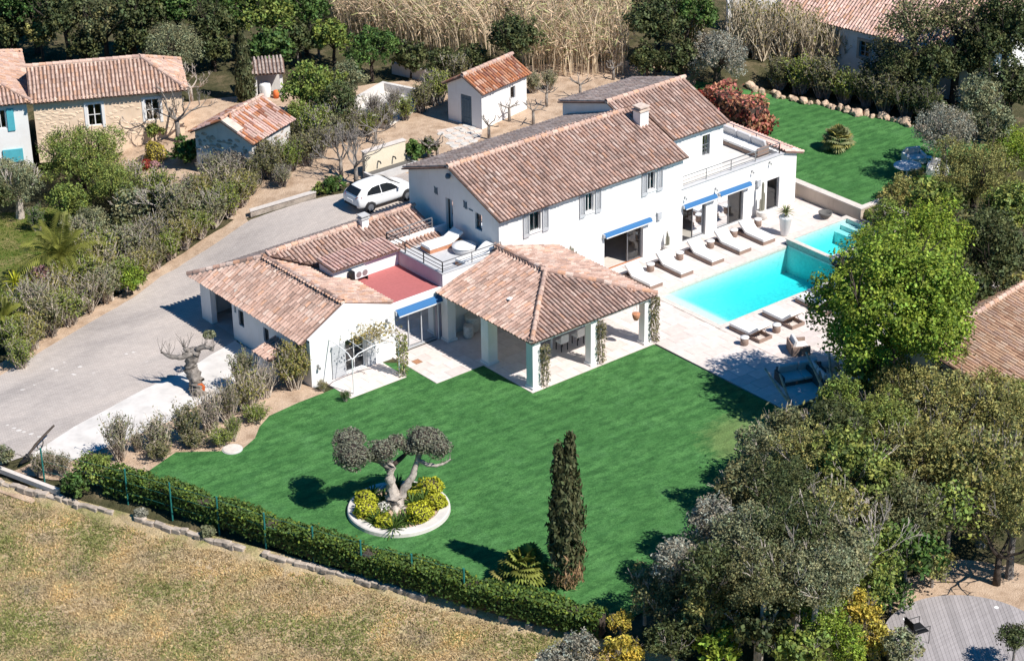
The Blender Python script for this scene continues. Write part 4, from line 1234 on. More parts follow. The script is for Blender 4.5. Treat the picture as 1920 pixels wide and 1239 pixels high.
# rubble stone outbuilding
sh = gable_house("stone_outbuilding", (1.75, 25.7, 1.75), math.radians(22.7), 3.7, 3.7, 2.15, 3.05, "small rubble stone outbuilding with orange tiled roof behind the driveway hedge", "grey_stone", ORPAL[:1] + PINKPAL + LIGHTPAL[:1] + ORPAL[3:], over=.22, seed=80, cat="outbuilding")
for k in range(120):
    o = link("stone", rs.choice(WSTONE), sh)
    if k % 3: o.location = (-.0, rs.uniform(.1, 3.6), rs.uniform(.1, 2.1)); o.scale = (.045, rs.uniform(.12, .24), rs.uniform(.07, .14))
    else: o.location = (rs.uniform(.1, 3.6), -.0, rs.uniform(.1, 2.05)); o.scale = (rs.uniform(.12, .24), .045, rs.uniform(.07, .14))
m = MB(); m.obox((.12, 1.25, 2.88), (1, 0, 0), (0, .9, .44), (0, -.44, .9), .3, .55, .05); m.build("verge_mortar", MATS["mortar"], sh)
m = MB(); m.lathe([(.07, 0), (.07, .42), (.05, .44)], (.45, 1.6, 2.95), 8); m.build("flue", MATS["terracotta"], sh)
# white tool shed
ts = gable_house("tool_shed", (15.15, 22.75, 1.95), math.radians(11.5), 4.0, 2.5, 2.3, 2.95, "small white shed with blue door and orange tiles behind the villa", "white_render", ORPAL, over=.25, front=[(2.55, 3.0, 1.05, 1.8)], left=[(.95, 1.75, .02, 1.85)], seed=90, cat="shed")
f = MB(); f.box(.05, .10, .76, 1.54, .03, 1.84); d_ = f.build("door", MATS["door_blue"], ts)
for y in (.95, 1.15, 1.35):
    m = MB(); m.box(.035, .05, y - .006, y + .006, .05, 1.82); m.build("batten", MATS["door_blue"], d_)
for z in (.4, 1.5):
    m = MB(); m.box(.03, .05, .78, 1.52, z, z + .1); m.build("brace", MATS["door_blue"], d_)
loc_open(ts, "window", (0, 0), (1, 0), (0, -1), (2.55, 3.0, 1.05, 1.8), depth=.1, leaves=1, fw=.04, mat="shutter_grey", bars=2)
# neighbour house at the upper right
rn = gable_house("shaded_neighbour_house", (39.0, 22.9, 1.1), math.radians(-80.3), 14.5, 9.0, 2.75, 5.6, "long white neighbouring house with pink tiled roof behind trees at upper right", "white_render", PINKPAL + LIGHTPAL, over=.35, front=[(5.9, 6.6, .9, 1.9), (8.4, 9.2, .1, 2.0), (2.0, 2.5, 1.2, 2.0)], seed=100)
for h in ((5.9, 6.6, .9, 1.9), (8.4, 9.2, .1, 2.0), (2.0, 2.5, 1.2, 2.0)):
    f = loc_open(rn, "window", (0, 0), (1, 0), (0, -1), h, depth=.12, leaves=2, fw=.05, mat="shutter_grey", cross=2)
    m = MB(); a, b, c, d = h; m.box(a - .18, a, -.03, .05, c - .14, d + .18); m.box(b, b + .18, -.03, .05, c - .14, d + .18); m.box(a, b, -.03, .05, d, d + .18); m.box(a, b, -.04, .05, c - .14, c); m.build("stone_surround", MATS["sand_wall"], f)
# orange roofed house among the trees on the right
gable_house("orange_roofed_house", (13.6, -18.6, 0), math.radians(8), 9.0, 9.4, 1.0, 2.6, "low house with orange tiled roof half hidden by trees at the right edge", "white_render", [(.52, .33, .22), (.56, .37, .25), (.50, .34, .26), (.58, .42, .31), (.46, .28, .19)], seed=110, ridge_y=6.6)

# white arch at the top edge
ar = empty("white_archway", (36.20, 26.12, 2.00)); tag(ar, "white garden wall with an arched opening at the top edge", "wall"); ar.rotation_euler = (0, 0, math.radians(-25))
m = MB(); prof = [(-1.0, 0), (-.7, 0), (-.7, 1.7)] + [(.2 - .9 * math.cos(t * math.pi / 8), 1.7 + .8 * math.sin(t * math.pi / 8)) for t in range(1, 8)] + [(1.1, 1.7), (1.1, 0), (4.6, 0), (4.6, 2.9), (-1.0, 2.9)]
m.extrude([(x, 0, z) for x, z in prof], (0, .35, 0)); m.build("wall", MATS["white_render"], ar)
# lean-to with water tank
lt = empty("lean_to", (8.91, 34.97, 2.00)); tag(lt, "tiny open lean-to with white posts and tiled roof beside the tall cypress", "shelter"); lt.rotation_euler = (0, 0, math.radians(-30))
for x in (-.75, .75):
    m = MB(); m.box(x - .09, x + .09, -.09, .09, 0, 1.55); m.build("post", MATS["white_render"], lt)
m = MB(); m.box(-.85, .85, 1.0, 1.12, 0, 1.9); m.build("back_wall", MATS["grey_stone"], lt)
m = MB(); t_ = TileRoof(); c, s, L = sl(1.5, .4); t_.plane(m, (-1.0, -.3, 1.56), (1, 0, 0), (0, c, s), [(0, 0), (2.0, 0), (2.0, L), (0, L)], pal=[(.40, .33, .29), (.48, .40, .35), (.36, .29, .26)], wts=[1, 1, 1], seed=8)
rr = m.build("roof", MATS["roof_under"], lt); t_.finish(rr)
m = MB(); m.lathe([(.32, 0), (.34, .05), (.34, .75), (.30, .85), (.1, .9)], (0, 0, 0), 16); o = m.build("water_tank", MATS["white_paint"], smooth=True); o.location = lt.location + Vector((-.1, .25, 0)); tag(o, "white cylindrical tank standing inside the tiny lean-to", "tank")
m = MB(); m.lathe([(.16, 0), (.18, .3), (.15, .45), (.06, .5)], (0, 0, 0), 12); o = m.build("gas_bottle", MATS["orange_paint"], smooth=True); o.location = lt.location + Vector((.25, -.35, 0)); tag(o, "red gas bottle beside the white tank in the lean-to", "gas bottle")

# white concrete basin and low wall behind the villa
bs = empty("white_basin", (12.85, 28.98, 2.00)); tag(bs, "white walled empty basin in the sandy yard behind the villa", "basin"); bs.rotation_euler = (0, 0, math.radians(20))
m = MB(); m.box(-2.6, 2.6, -1.8, 1.8, -.1, .06); m.build("floor", MATS["white_concrete"], bs)
for (a, b, c, d) in ((-2.6, 2.6, 1.55, 1.8), (-2.6, -2.35, -1.8, 1.55), (2.35, 2.6, -1.8, 1.55)):
    m = MB(); m.box(a, b, c, d, .06, .55); m.build("wall", MATS["white_concrete"], bs)
A = Vector((16.85, 33.51, 2.00)); B = Vector((17.97, 29.97, 2.00)); o = MB(); d = (B - A); o.obox((A + B) / 2 + Vector((0, 0, .3)), d.normalized(), Vector((0, 0, 1)).cross(d.normalized()), (0, 0, 1), d.length / 2, .12, .38); q = o.build("block_wall", MATS["grey_stone"]); tag(q, "low grey block wall below the reeds left of the white shed", "wall")
# fountain wall by the drive
fw = empty("fountain_wall", (7.3, 21.4, 1.98)); tag(fw, "cream fountain wall with two spouts and a trough beside the white car", "fountain")
m = MB(); m.box(6.05, 8.75, 21.35, 21.6, 1.9, 3.45); m.build("wall", MATS["cream_render"], fw, True)
m = MB(); m.box(6.0, 8.8, 21.3, 21.65, 3.452, 3.5); m.build("coping", MATS["coping_stone"], fw, True)
m = MB(); m.box(5.9, 9.0, 20.55, 20.7, 1.95, 2.4); m.box(5.9, 6.05, 20.7, 21.34, 1.95, 2.4); m.box(8.85, 9.0, 20.7, 21.34, 1.95, 2.4); m.build("trough", MATS["grey_concrete"], fw, True)
m = MB(); m.poly([(6.05, 20.7, 2.3), (8.85, 20.7, 2.3), (8.85, 21.34, 2.3), (6.05, 21.34, 2.3)]); m.build("trough_water", MATS["dark_bowl"], fw, True)
for x in (6.9, 7.9):
    m = MB(); m.tube([(x, 21.36, 2.75), (x, 21.15, 2.78), (x, 21.08, 2.68)], .04, 6); m.build("spout", MATS["dark_metal"], fw, True)
# kerb wall at the back of the driveway
A = Vector((-0.55, 22.59, 1.26)); B = Vector((2.65, 21.15, 1.92)); d = B - A
m = MB(); m.obox((A + B) / 2 + Vector((0, 0, .16)), d.normalized(), Vector((0, 0, 1)).cross(d.normalized()), (0, 0, 1), d.length / 2, .13, .16); o = m.build("driveway_kerb_wall", MATS["wall_stone"]); tag(o, "low stone kerb wall along the back edge of the driveway", "wall")
m = MB(); m.obox((A + B) / 2 + Vector((0, 0, .345)), d.normalized(), Vector((0, 0, 1)).cross(d.normalized()), (0, 0, 1), d.length / 2 + .02, .17, .025); m.build("coping", MATS["coping_stone"], o)

# flagstone path to the shed: stones laid one by one
fp = MB(); q = [(13.11, 24.34, 2.00), (15.12, 23.88, 2.00), (15.08, 22.61, 2.00), (14.11, 21.64, 2.00), (11.88, 21.19, 2.00), (12.77, 22.82, 2.00)]
o = sheet("flagstone_path", xy(*q), .014, MATS["mortar"], 1.0)
rs = random.Random(12); fpoly = xy(*q); xs_ = [p[0] for p in fpoly]; ys_ = [p[1] for p in fpoly]
x = min(xs_)
while x < max(xs_):
    y = min(ys_)
    while y < max(ys_):
        cx, cy = x + rs.uniform(-.08, .08), y + rs.uniform(-.08, .08)
        if inpoly(cx, cy, fpoly):
            mm = MB(); n = rs.randint(5, 7); mm.prism([(.29 * rs.uniform(.8, 1.1) * math.cos(6.283 * k / n), .24 * rs.uniform(.8, 1.1) * math.sin(6.283 * k / n)) for k in range(n)], 0, .03)
            s_ = mm.build("flagstone", MATS["flagstone"], o); s_.location = (cx, cy, hgt(cx, cy) + .012); s_.rotation_euler = (0, 0, rs.uniform(0, 6))
        y += .52
    x += .6

# rock border of the raised lawn and the big boulder
rb = empty("rock_border", (34, 14.5, .75)); tag(rb, "row of tan boulders edging the raised lawn below the hedge", "rock border")
pts = [(32.63, 19.51, 1.15), (33.54, 18.36, 0.81), (34.06, 16.22, 0.75), (34.71, 14.24, 0.75), (35.45, 11.54, 0.75), (36.15, 8.69, 0.75), (35.37, 7.20, 0.75)]
for a, b in zip(pts, pts[1:]):
    A = Vector(a); B = Vector(b); n = int((B - A).length / .38)
    for k in range(n):
        p = A.lerp(B, (k + .5) / n); s_ = rs.uniform(.17, .31)
        o = link("boulder", rs.choice(ROCKM), rb, True); o.location = (p.x + rs.uniform(-.2, .3), p.y + rs.uniform(-.15, .15), hgt(p.x, p.y) + s_ * .35); o.scale = (s_ * rs.uniform(.8, 1.3), s_ * rs.uniform(.8, 1.2), s_ * rs.uniform(.7, 1.0)); o.rotation_euler = (rs.uniform(0, 6), rs.uniform(0, 6), rs.uniform(0, 6))
o = link("boulder", DARKROCK); p = (29.60, 21.29, 1.64); o.location = (p[0], p[1], p[2] + .35); o.scale = (.75, .55, .5); tag(o, "large reddish brown boulder behind the end of the villa roof", "boulder")

# low dry-stone wall at the foot of the hedge, one stone after another
lw = empty("dry_stone_wall", (-17, -3, 0)); tag(lw, "low dry stone wall below the clipped hedge along the field", "wall")
A = Vector((-22.9, 8.9, -.2)); B = Vector((-11.2, -16.6, -.2)); d = (B - A); L = d.length; d.normalize(); nn = Vector((d.y, -d.x, 0))
if nn.x > 0: nn = -nn
k = 0.0
while k < L:
    w = rs.uniform(.22, .5)
    if not (6 < k < 7.2 or 12.5 < k < 13.4 or (k > 21 and rs.random() < .6)):
        p = A + d * (k + w / 2) + nn * (-.2 + rs.uniform(-.05, .06))
        o = link("stone", rs.choice(BSTONE), lw, True); o.location = (p.x, p.y, -.17 + rs.uniform(-.05, .04)); o.scale = (w * .52, rs.uniform(.10, .15), rs.uniform(.10, .15)); o.rotation_euler = (0, rs.uniform(-.1, .1), math.atan2(d.y, d.x) + rs.uniform(-.15, .15))
    k += w
# concrete channel at its lower end
A = Vector((-22.57, 10.52, 0.00)); B = Vector((-21.14, 6.03, -0.04)); d = B - A
m = MB(); m.obox((A + B) / 2 + Vector((0, 0, .1)), d.normalized(), Vector((0, 0, 1)).cross(d.normalized()), (0, 0, 1), d.length / 2, .11, .11); o = m.build("concrete_curb", MATS["coping_stone"]); tag(o, "pale concrete curb where the field wall meets the gateway", "curb")
A = Vector((-23.00, 9.71, -0.14)); B = Vector((-21.78, 6.67, -0.29)); d = B - A
m = MB(); m.obox((A + B) / 2 + Vector((0, 0, -.15)), d.normalized(), Vector((0, 0, 1)).cross(d.normalized()), (0, 0, 1), d.length / 2, .45, .12); o = m.build("concrete_channel", MATS["soil"]); tag(o, "flat earthen drainage channel along the foot of the concrete curb", "channel")

# ------------------------------------------------------------------ furniture
def dup(root, loc, rz, label, group=None):
    r = copy_tree(root); r.location = loc; r.rotation_euler = (0, 0, rz); r["label"] = label
    if group: r["group"] = group
    return r


def make_lounger(width=.86, back=40, fm="wicker_brown"):
    root = empty("sun_lounger", (0, 0, 0)); w = width / 2
    m = MB(); m.box(-w, w, 0, 1.32, 0, .17); m.box(-w, w, 2.0, 2.06, 0, .17); m.box(-w, -w + .07, 1.32, 2.0, 0, .17); m.box(w - .07, w, 1.32, 2.0, 0, .17)
    m.build("frame", MATS[fm], root)
    m = MB(); m.box(-w + .01, w - .01, .0, 1.34, .175, .33); m.build("mattress", MATS["white_cushion"], root, bevel=.035)
    a = math.radians(back); m = MB()
    m.obox((0, 1.36 + .36 * math.cos(a), .25 + .36 * math.sin(a)), (1, 0, 0), (0, math.cos(a), math.sin(a)), (0, -math.sin(a), math.cos(a)), w - .012, .38, .07)
    m.build("back_cushion", MATS["white_cushion"], root, bevel=.03)
    m = MB(); m.obox((0, 1.38 + .36 * math.cos(a), .17 + .36 * math.sin(a)), (1, 0, 0), (0, math.cos(a), math.sin(a)), (0, -math.sin(a), math.cos(a)), w - .03, .37, .012); m.build("back_board", MATS[fm], root)
    m = MB(); m.tube([(-w + .1, 1.9, .05), (-w + .1, 1.62, .36)], .015, 5); m.tube([(w - .1, 1.9, .05), (w - .1, 1.62, .36)], .015, 5); m.build("prop", MATS["dark_metal"], root)
    tag(root, None, "sun lounger"); return root


ordn = ["nearest the pavilion", "second from the pavilion", "third from the pavilion", "fourth from the pavilion", "farthest from the pavilion"]
lp = make_lounger()
for k, x in enumerate((11.42, 13.54, 15.72, 17.70, 19.45)):
    lab = "white sun lounger in the house side row, " + ordn[k]
    if k == 0: lp.location = (x, 4.12, .055); tag(lp, lab, None, "sun loungers between house and pool")
    else: dup(lp, (x, 4.12 + .02 * k, .055), R.uniform(-.02, .02), lab, "sun loungers between house and pool")
for k, x in enumerate((11.42, 13.65, 15.95, 18.2)):
    dup(lp, (x, -1.5, .055), math.pi + R.uniform(-.03, .03), "white sun lounger on the lawn side of the pool, " + ["nearest the lawn", "second from the lawn", "third from the lawn", "last, under the big tree"][k], "sun loungers on the lawn side of the pool")


def make_stool():
    root = empty("side_table", (0, 0, 0)); m = MB(); m.lathe([(.17, 0), (.20, .05), (.19, .2), (.21, .36)], (0, 0, 0), 18); m.build("woven_body", MATS["wicker_brown"], root, smooth=True)
    m = MB(); m.lathe([(.215, .362), (.22, .39), (.215, .405), (.02, .41)], (0, 0, 0), 18); m.build("top", MATS["white_paint"], root, smooth=True); tag(root, None, "side table"); return root


s0 = make_stool(); stl = [((12.55, 5.8), "round woven side table nearest the pavilion between the first two loungers"), ((14.62, 5.85), "round woven side table between the second and third house side loungers"), ((16.8, 5.85), "round woven side table between the third and fourth house side loungers"),
                          ((18.68, 6.05), "round woven side table beside the fourth house side lounger"), ((20.6, 6.2), "round woven side table beside the lounger by the cactus"), ((10.4, -3.15), "small round side table at the lawn end of the pool loungers"), ((12.5, -3.2), "dark round side table between the lawn side loungers")]
for k, ((x, y), lab) in enumerate(stl):
    if k == 0: s0.location = (x, y, .055); tag(s0, lab, None, "round side tables")
    else: dup(s0, (x, y, .055), 0, lab, "round side tables")


def seat_unit(name, w, d, loc, rz, label, cat, cushions=2, body="wicker_brown", cush="white_cushion", back=True, arms=(True, True), h=.34):
    root = empty(name, loc, rz); tag(root, label, cat)
    m = MB(); m.box(-w / 2, w / 2, -d / 2, d / 2, .03, h - .12); m.build("base", MATS[body], root)
    for (x, y) in ((-w / 2 + .05, -d / 2 + .05), (w / 2 - .05, -d / 2 + .05), (-w / 2 + .05, d / 2 - .05), (w / 2 - .05, d / 2 - .05)):
        q = MB(); q.box(x - .03, x + .03, y - .03, y + .03, 0, .03); q.build("foot", MATS["dark_metal"], root)
    n = max(1, cushions)
    for k in range(n):
        q = MB(); a = -w / 2 + w * k / n; q.box(a + .01, a + w / n - .01, -d / 2, d / 2 - .02, h - .118, h + .03); q.build("seat_cushion", MATS[cush], root, bevel=.04)
        if back:
            q = MB(); q.obox((a + w / n / 2, d / 2 - .14, h + .24), (1, 0, 0), (0, .95, .31), (0, -.31, .95), w / n / 2 - .03, .09, .24); q.build("back_cushion", MATS["grey_cushion"], root, bevel=.06)
    if back:
        q = MB(); q.box(-w / 2, w / 2, d / 2 - .03, d / 2 + .05, .03, h + .28); q.build("back", MATS[body], root)
    for s_, on in zip((-1, 1), arms):
        if on: q = MB(); x = s_ * (w / 2 + .05); q.box(x - .05, x + .05, -d / 2, d / 2, .03, h + .18); q.build("arm", MATS[body], root)
    return root


# sun terrace sofa against the right railing
seat_unit("terrace_sofa", 5.4, .85, (22.55, 10.7, 2.955), math.radians(-90), "long white cushioned sofa along the railing of the upper sun terrace", "sofa", 5, arms=(False, True))
# roof deck: chaise longues and round table
ch = make_lounger(.8, 28, "terracotta"); ch.location = (1.5, 10.0, 3.0); ch.rotation_euler = (0, 0, math.radians(-92)); tag(ch, "white chaise longue with raised back on the small roof deck", "sun lounger")
dup(ch, (1.72, 7.5, 3.0), math.radians(-86), "white chaise longue by the front railing of the roof deck")
m = MB(); root = empty("round_table", (2.95, 8.8, 3.0)); tag(root, "round white table with grey rim on the small roof deck", "table")
m.lathe([(.52, .0), (.55, .05), (.58, .26), (.55, .28)], (0, 0, 0), 28); m.build("rim", MATS["deck_grey"], root, smooth=True)
m = MB(); m.lathe([(.56, .282), (.60, .30), (.59, .335), (.3, .345), (.02, .35)], (0, 0, 0), 28); m.build("top", MATS["white_paint"], root, smooth=True)

# shaded lounge corner under the trees
seat_unit("outdoor_sofa", 2.0, .9, (9.91, -7.28, 0.00), math.radians(-20), "grey cushioned outdoor sofa in tree shade at the terrace corner", "sofa", 2, "dark_fabric", "grey_cushion")
seat_unit("outdoor_armchair", .85, .85, (11.85, -5.29, 0.00), math.radians(60), "white outdoor armchair at the edge of the tree shade", "armchair", 1)
seat_unit("outdoor_bench", 1.7, .8, (10.54, -8.03, 0.00), math.radians(70), "grey outdoor couch beside the sofa under the bare branches", "sofa", 2, "dark_fabric", "grey_cushion")
root = empty("low_table", (11.68, -7.28, 0.00)); tag(root, "round grey low table among the shaded outdoor sofas", "table")
m = MB(); m.lathe([(.5, .02), (.55, .08), (.56, .3)], (0, 0, 0), 24); m.build("drum", MATS["stone_pot"], root, smooth=True)
m = MB(); m.lathe([(.575, .302), (.58, .34), (.02, .345)], (0, 0, 0), 24); m.build("top", MATS["grey_concrete"], root, smooth=True)

# raised lawn: round table and chairs
root = empty("garden_table", (30.18, 4.37, 0.75)); tag(root, "round white garden table on the raised lawn in dappled shade", "table")
m = MB(); m.lathe([(.28, 0), (.3, .03), (.06, .08), (.05, .66), (.12, .68)], (0, 0, 0), 16); m.build("pedestal", MATS["white_paint"], root, smooth=True)
m = MB(); m.lathe([(.74, .68), (.76, .70), (.76, .72), (.02, .73)], (0, 0, 0), 32); m.build("top", MATS["white_paint"], root)
seat_unit("garden_armchair", .95, .85, (32.13, 5.60, 0.75), math.radians(-25), "white garden armchair behind the round table on the raised lawn", "armchair", 1, "white_paint", "white_cushion")
seat_unit("garden_armchair", .95, .85, (31.85, 3.62, 0.75), math.radians(-60), "white garden armchair right of the round table under the trees", "armchair", 1, "white_paint", "white_cushion")
root = empty("garden_stool", (32.55, 4.93, 0.75)); tag(root, "small round white stool between the two garden armchairs", "stool")
m = MB(); m.lathe([(.03, 0), (.03, .38)], (0, 0, 0), 8); m.lathe([(.16, 0), (.16, .02)], (0, 0, 0), 14); m.build("stand", MATS["white_paint"], root)
m = MB(); m.lathe([(.2, .382), (.21, .4), (.02, .41)], (0, 0, 0), 16); m.build("seat", MATS["white_paint"], root)

# pavilion interior
root = empty("dining_table", (4.5, 2.9, .057)); tag(root, "long white dining table in the shade of the pavilion", "table")
m = MB(); m.box(-1.5, 1.5, -.5, .5, .70, .75); m.build("top", MATS["white_paint"], root)
for (x, y) in ((-1.3, -.4), (1.3, -.4), (-1.3, .4), (1.3, .4)):
    m = MB(); m.box(x - .04, x + .04, y - .04, y + .04, 0, .70); m.build("leg", MATS["white_paint"], root)


def make_chair(loc, rz, label, group):
    r = empty("dining_chair", loc, rz); tag(r, label, "chair", group)
    m = MB(); m.box(-.22, .22, -.22, .22, .42, .47); m.build("seat", MATS["white_cushion"], r)
    m = MB(); m.box(-.22, .22, .2, .25, .47, .85); m.build("backrest", MATS["white_cushion"], r)
    for (x, y) in ((-.19, -.19), (.19, -.19), (-.19, .19), (.19, .19)):
        m = MB(); m.box(x - .018, x + .018, y - .018, y + .018, 0, .42); m.build("leg", MATS["dark_metal"], r)
    return r


dc = make_chair((3.5, 2.1, .057), math.pi, "white dining chair on the lawn side of the pavilion table, leftmost", "chairs at the pavilion table")
for k, (x, y, rz, lab) in enumerate(((4.5, 2.1, math.pi, "white dining chair on the lawn side of the pavilion table, middle"), (5.5, 2.1, math.pi, "white dining chair on the lawn side of the pavilion table, rightmost"), (3.5, 3.7, 0, "white dining chair on the house side of the pavilion table, leftmost"), (4.5, 3.7, 0, "white dining chair on the house side of the pavilion table, middle"), (5.5, 3.7, 0, "white dining chair on the house side of the pavilion table, rightmost"))):
    dup(dc, (x, y, .057), rz, lab)


def pot(name, loc, prof, mat, label, n=22, rim=None):
    r = empty(name, loc); tag(r, label, "pot"); m = MB(); m.lathe(prof, (0, 0, 0), n); m.build("body", MATS[mat], r, smooth=True)
    rr, rz = prof[-1]; m = MB(); m.lathe([(rr * .86, rz - .05), (.02, rz - .045)], (0, 0, 0), n); m.build("soil", MATS["soil"], r); return r


pot("ribbed_pot", (.95, 6.0, .057), [(.20, 0), (.25, .08), (.26, .5), (.24, .62), (.22, .62)], "stone_pot", "small round white pot beside the pavilion wall pillar")
pot("large_pot", (1.5, 6.35, .057), [(.22, 0), (.3, .1), (.40, .75), (.40, .85), (.36, .85)], "stone_pot", "large tapered white pot in the shaded pavilion corner")
hb = empty("hanging_basket", (6.35, .05, 1.75)); tag(hb, "woven basket pot hanging from the pavilion eave near the right pillar", "hanging pot")
m = MB(); m.lathe([(.10, -.28), (.16, -.15), (.2, .05), (.19, .06)], (0, 0, 0), 14); m.build("basket", MATS["terracotta"], hb, smooth=True)
m = MB()
for a in range(3): m.tube([(.18 * math.cos(a * 2.1), .18 * math.sin(a * 2.1), .05), (0, 0, .55)], .006, 4)
m.build("cord", MATS["twig"], hb)

# interior pieces seen through the doors
root = empty("coffee_table", (11.55, 9.2, .046)); tag(root, "round orange wooden table inside the open sliding door", "table")
m = MB(); m.lathe([(.25, 0), (.3, .05), (.28, .36)], (0, 0, 0), 20); m.build("base", MATS["wood_plank"], root); m = MB(); m.lathe([(.66, .362), (.68, .39), (.66, .41), (.02, .415)], (0, 0, 0), 26); m.build("top", MATS["table_orange"], root)
seat_unit("living_sofa", 2.4, .9, (12.6, 11.2, .046), 0, "beige sofa in the dim room behind the open sliding door", "sofa", 2, "dark_fabric", "grey_cushion")
for k, (x, y, rz, lab) in enumerate(((16.7, 9.3, .6, "pale armchair just inside the left glass door"), (19.1, 9.2, .3, "pale armchair just inside the right glass door"), (20.2, 10.0, -1.0, "pale armchair deeper in the room of the right glass door"), (17.4, 10.4, -2.4, "pale armchair at the back of the left glass door room"))):
    seat_unit("lounge_chair", .8, .8, (x, y, .046), rz, lab, "armchair", 1, "wood_plank", "white_cushion")
seat_unit("dark_sideboard", 1.8, .5, (18.2, 11.6, .046), 0, "dark low sideboard at the back wall behind the glass doors", "sideboard", 1, "dark_fabric", "dark_fabric", False, (False, False), .7)

# bowl on the terrace and the small drain grate
root = empty("fire_bowl", (24.0, 4.55, .057)); tag(root, "dark round fire bowl on the terrace beyond the spa", "bowl")
m = MB(); m.lathe([(.16, 0), (.2, .04), (.34, .22), (.38, .36), (.34, .36), (.28, .22), (.02, .16)], (0, 0, 0), 26, close=False); m.build("bowl", MATS["dark_bowl"], root, smooth=True)
m = MB(); m.lathe([(.19, -.02), (.17, .02)], (0, 0, 0), 18); m.build("foot", MATS["grey_metal"], root)
root = empty("drain_grate", (-2.45, 5.6, .052)); tag(root, "small brown square drain grate set in the garden patio", "grate")
m = MB(); m.box(-.2, .2, -.2, .2, 0, .006); m.build("frame", MATS["wood_plank"], root)
for k in range(5): m = MB(); m.box(-.17, .17, -.16 + k * .07, -.13 + k * .07, .006, .012); m.build("slat", MATS["terracotta"], root)
root = empty("manhole_cover", (-13.53, 4.31, 0.00)); tag(root, "round concrete manhole cover at the edge of the lawn bed", "manhole cover")
m = MB(); m.lathe([(.42, 0), (.42, .06), (.40, .07), (.02, .07)], (0, 0, 0), 26); m.build("lid", MATS["coping_stone"], root); m = MB(); m.lathe([(.46, 0), (.46, .04), (.43, .04)], (0, 0, 0), 26); m.build("ring", MATS["grey_concrete"], root)

# pale marker stones let into the driveway
for k, (a, b) in enumerate(((14, 797), (27, 803), (36, 807), (45, 810), (58, 814), (73, 819), (84, 822))): pass
rs = random.Random(3); dv = bpy.data.objects["driveway"]; me = None
for p in ((-20.01, 12.75, 0.00), (-19.92, 12.28, 0.00), (-19.85, 11.97, 0.00), (-19.75, 11.70, 0.00), (-19.61, 11.32, 0.00), (-19.45, 10.87, 0.00), (-19.32, 10.57, 0.00), (-15.85, 16.25, 0.00), (-14.75, 15.59, 0.00), (-12.42, 15.30, 0.00), (-15.78, 15.98, 0.00), (-15.34, 15.04, 0.00), (-15.37, 15.14, 0.00), (-15.11, 16.47, 0.00), (-12.08, 15.23, 0.00), (-17.27, 15.38, 0.00), (-17.91, 15.31, 0.00)):
    m = MB(); n = 9; s_ = rs.uniform(.06, .14); m.prism([(s_ * rs.uniform(.7, 1.1) * math.cos(6.283 * k / n), s_ * .55 * rs.uniform(.7, 1.1) * math.sin(6.283 * k / n)) for k in range(n)], 0, .012)
    o = m.build("marker_stone", MATS["white_concrete"], dv); o.location = (p[0], p[1], p[2] + .012); o.rotation_euler = (0, 0, rs.uniform(-.6, .0))


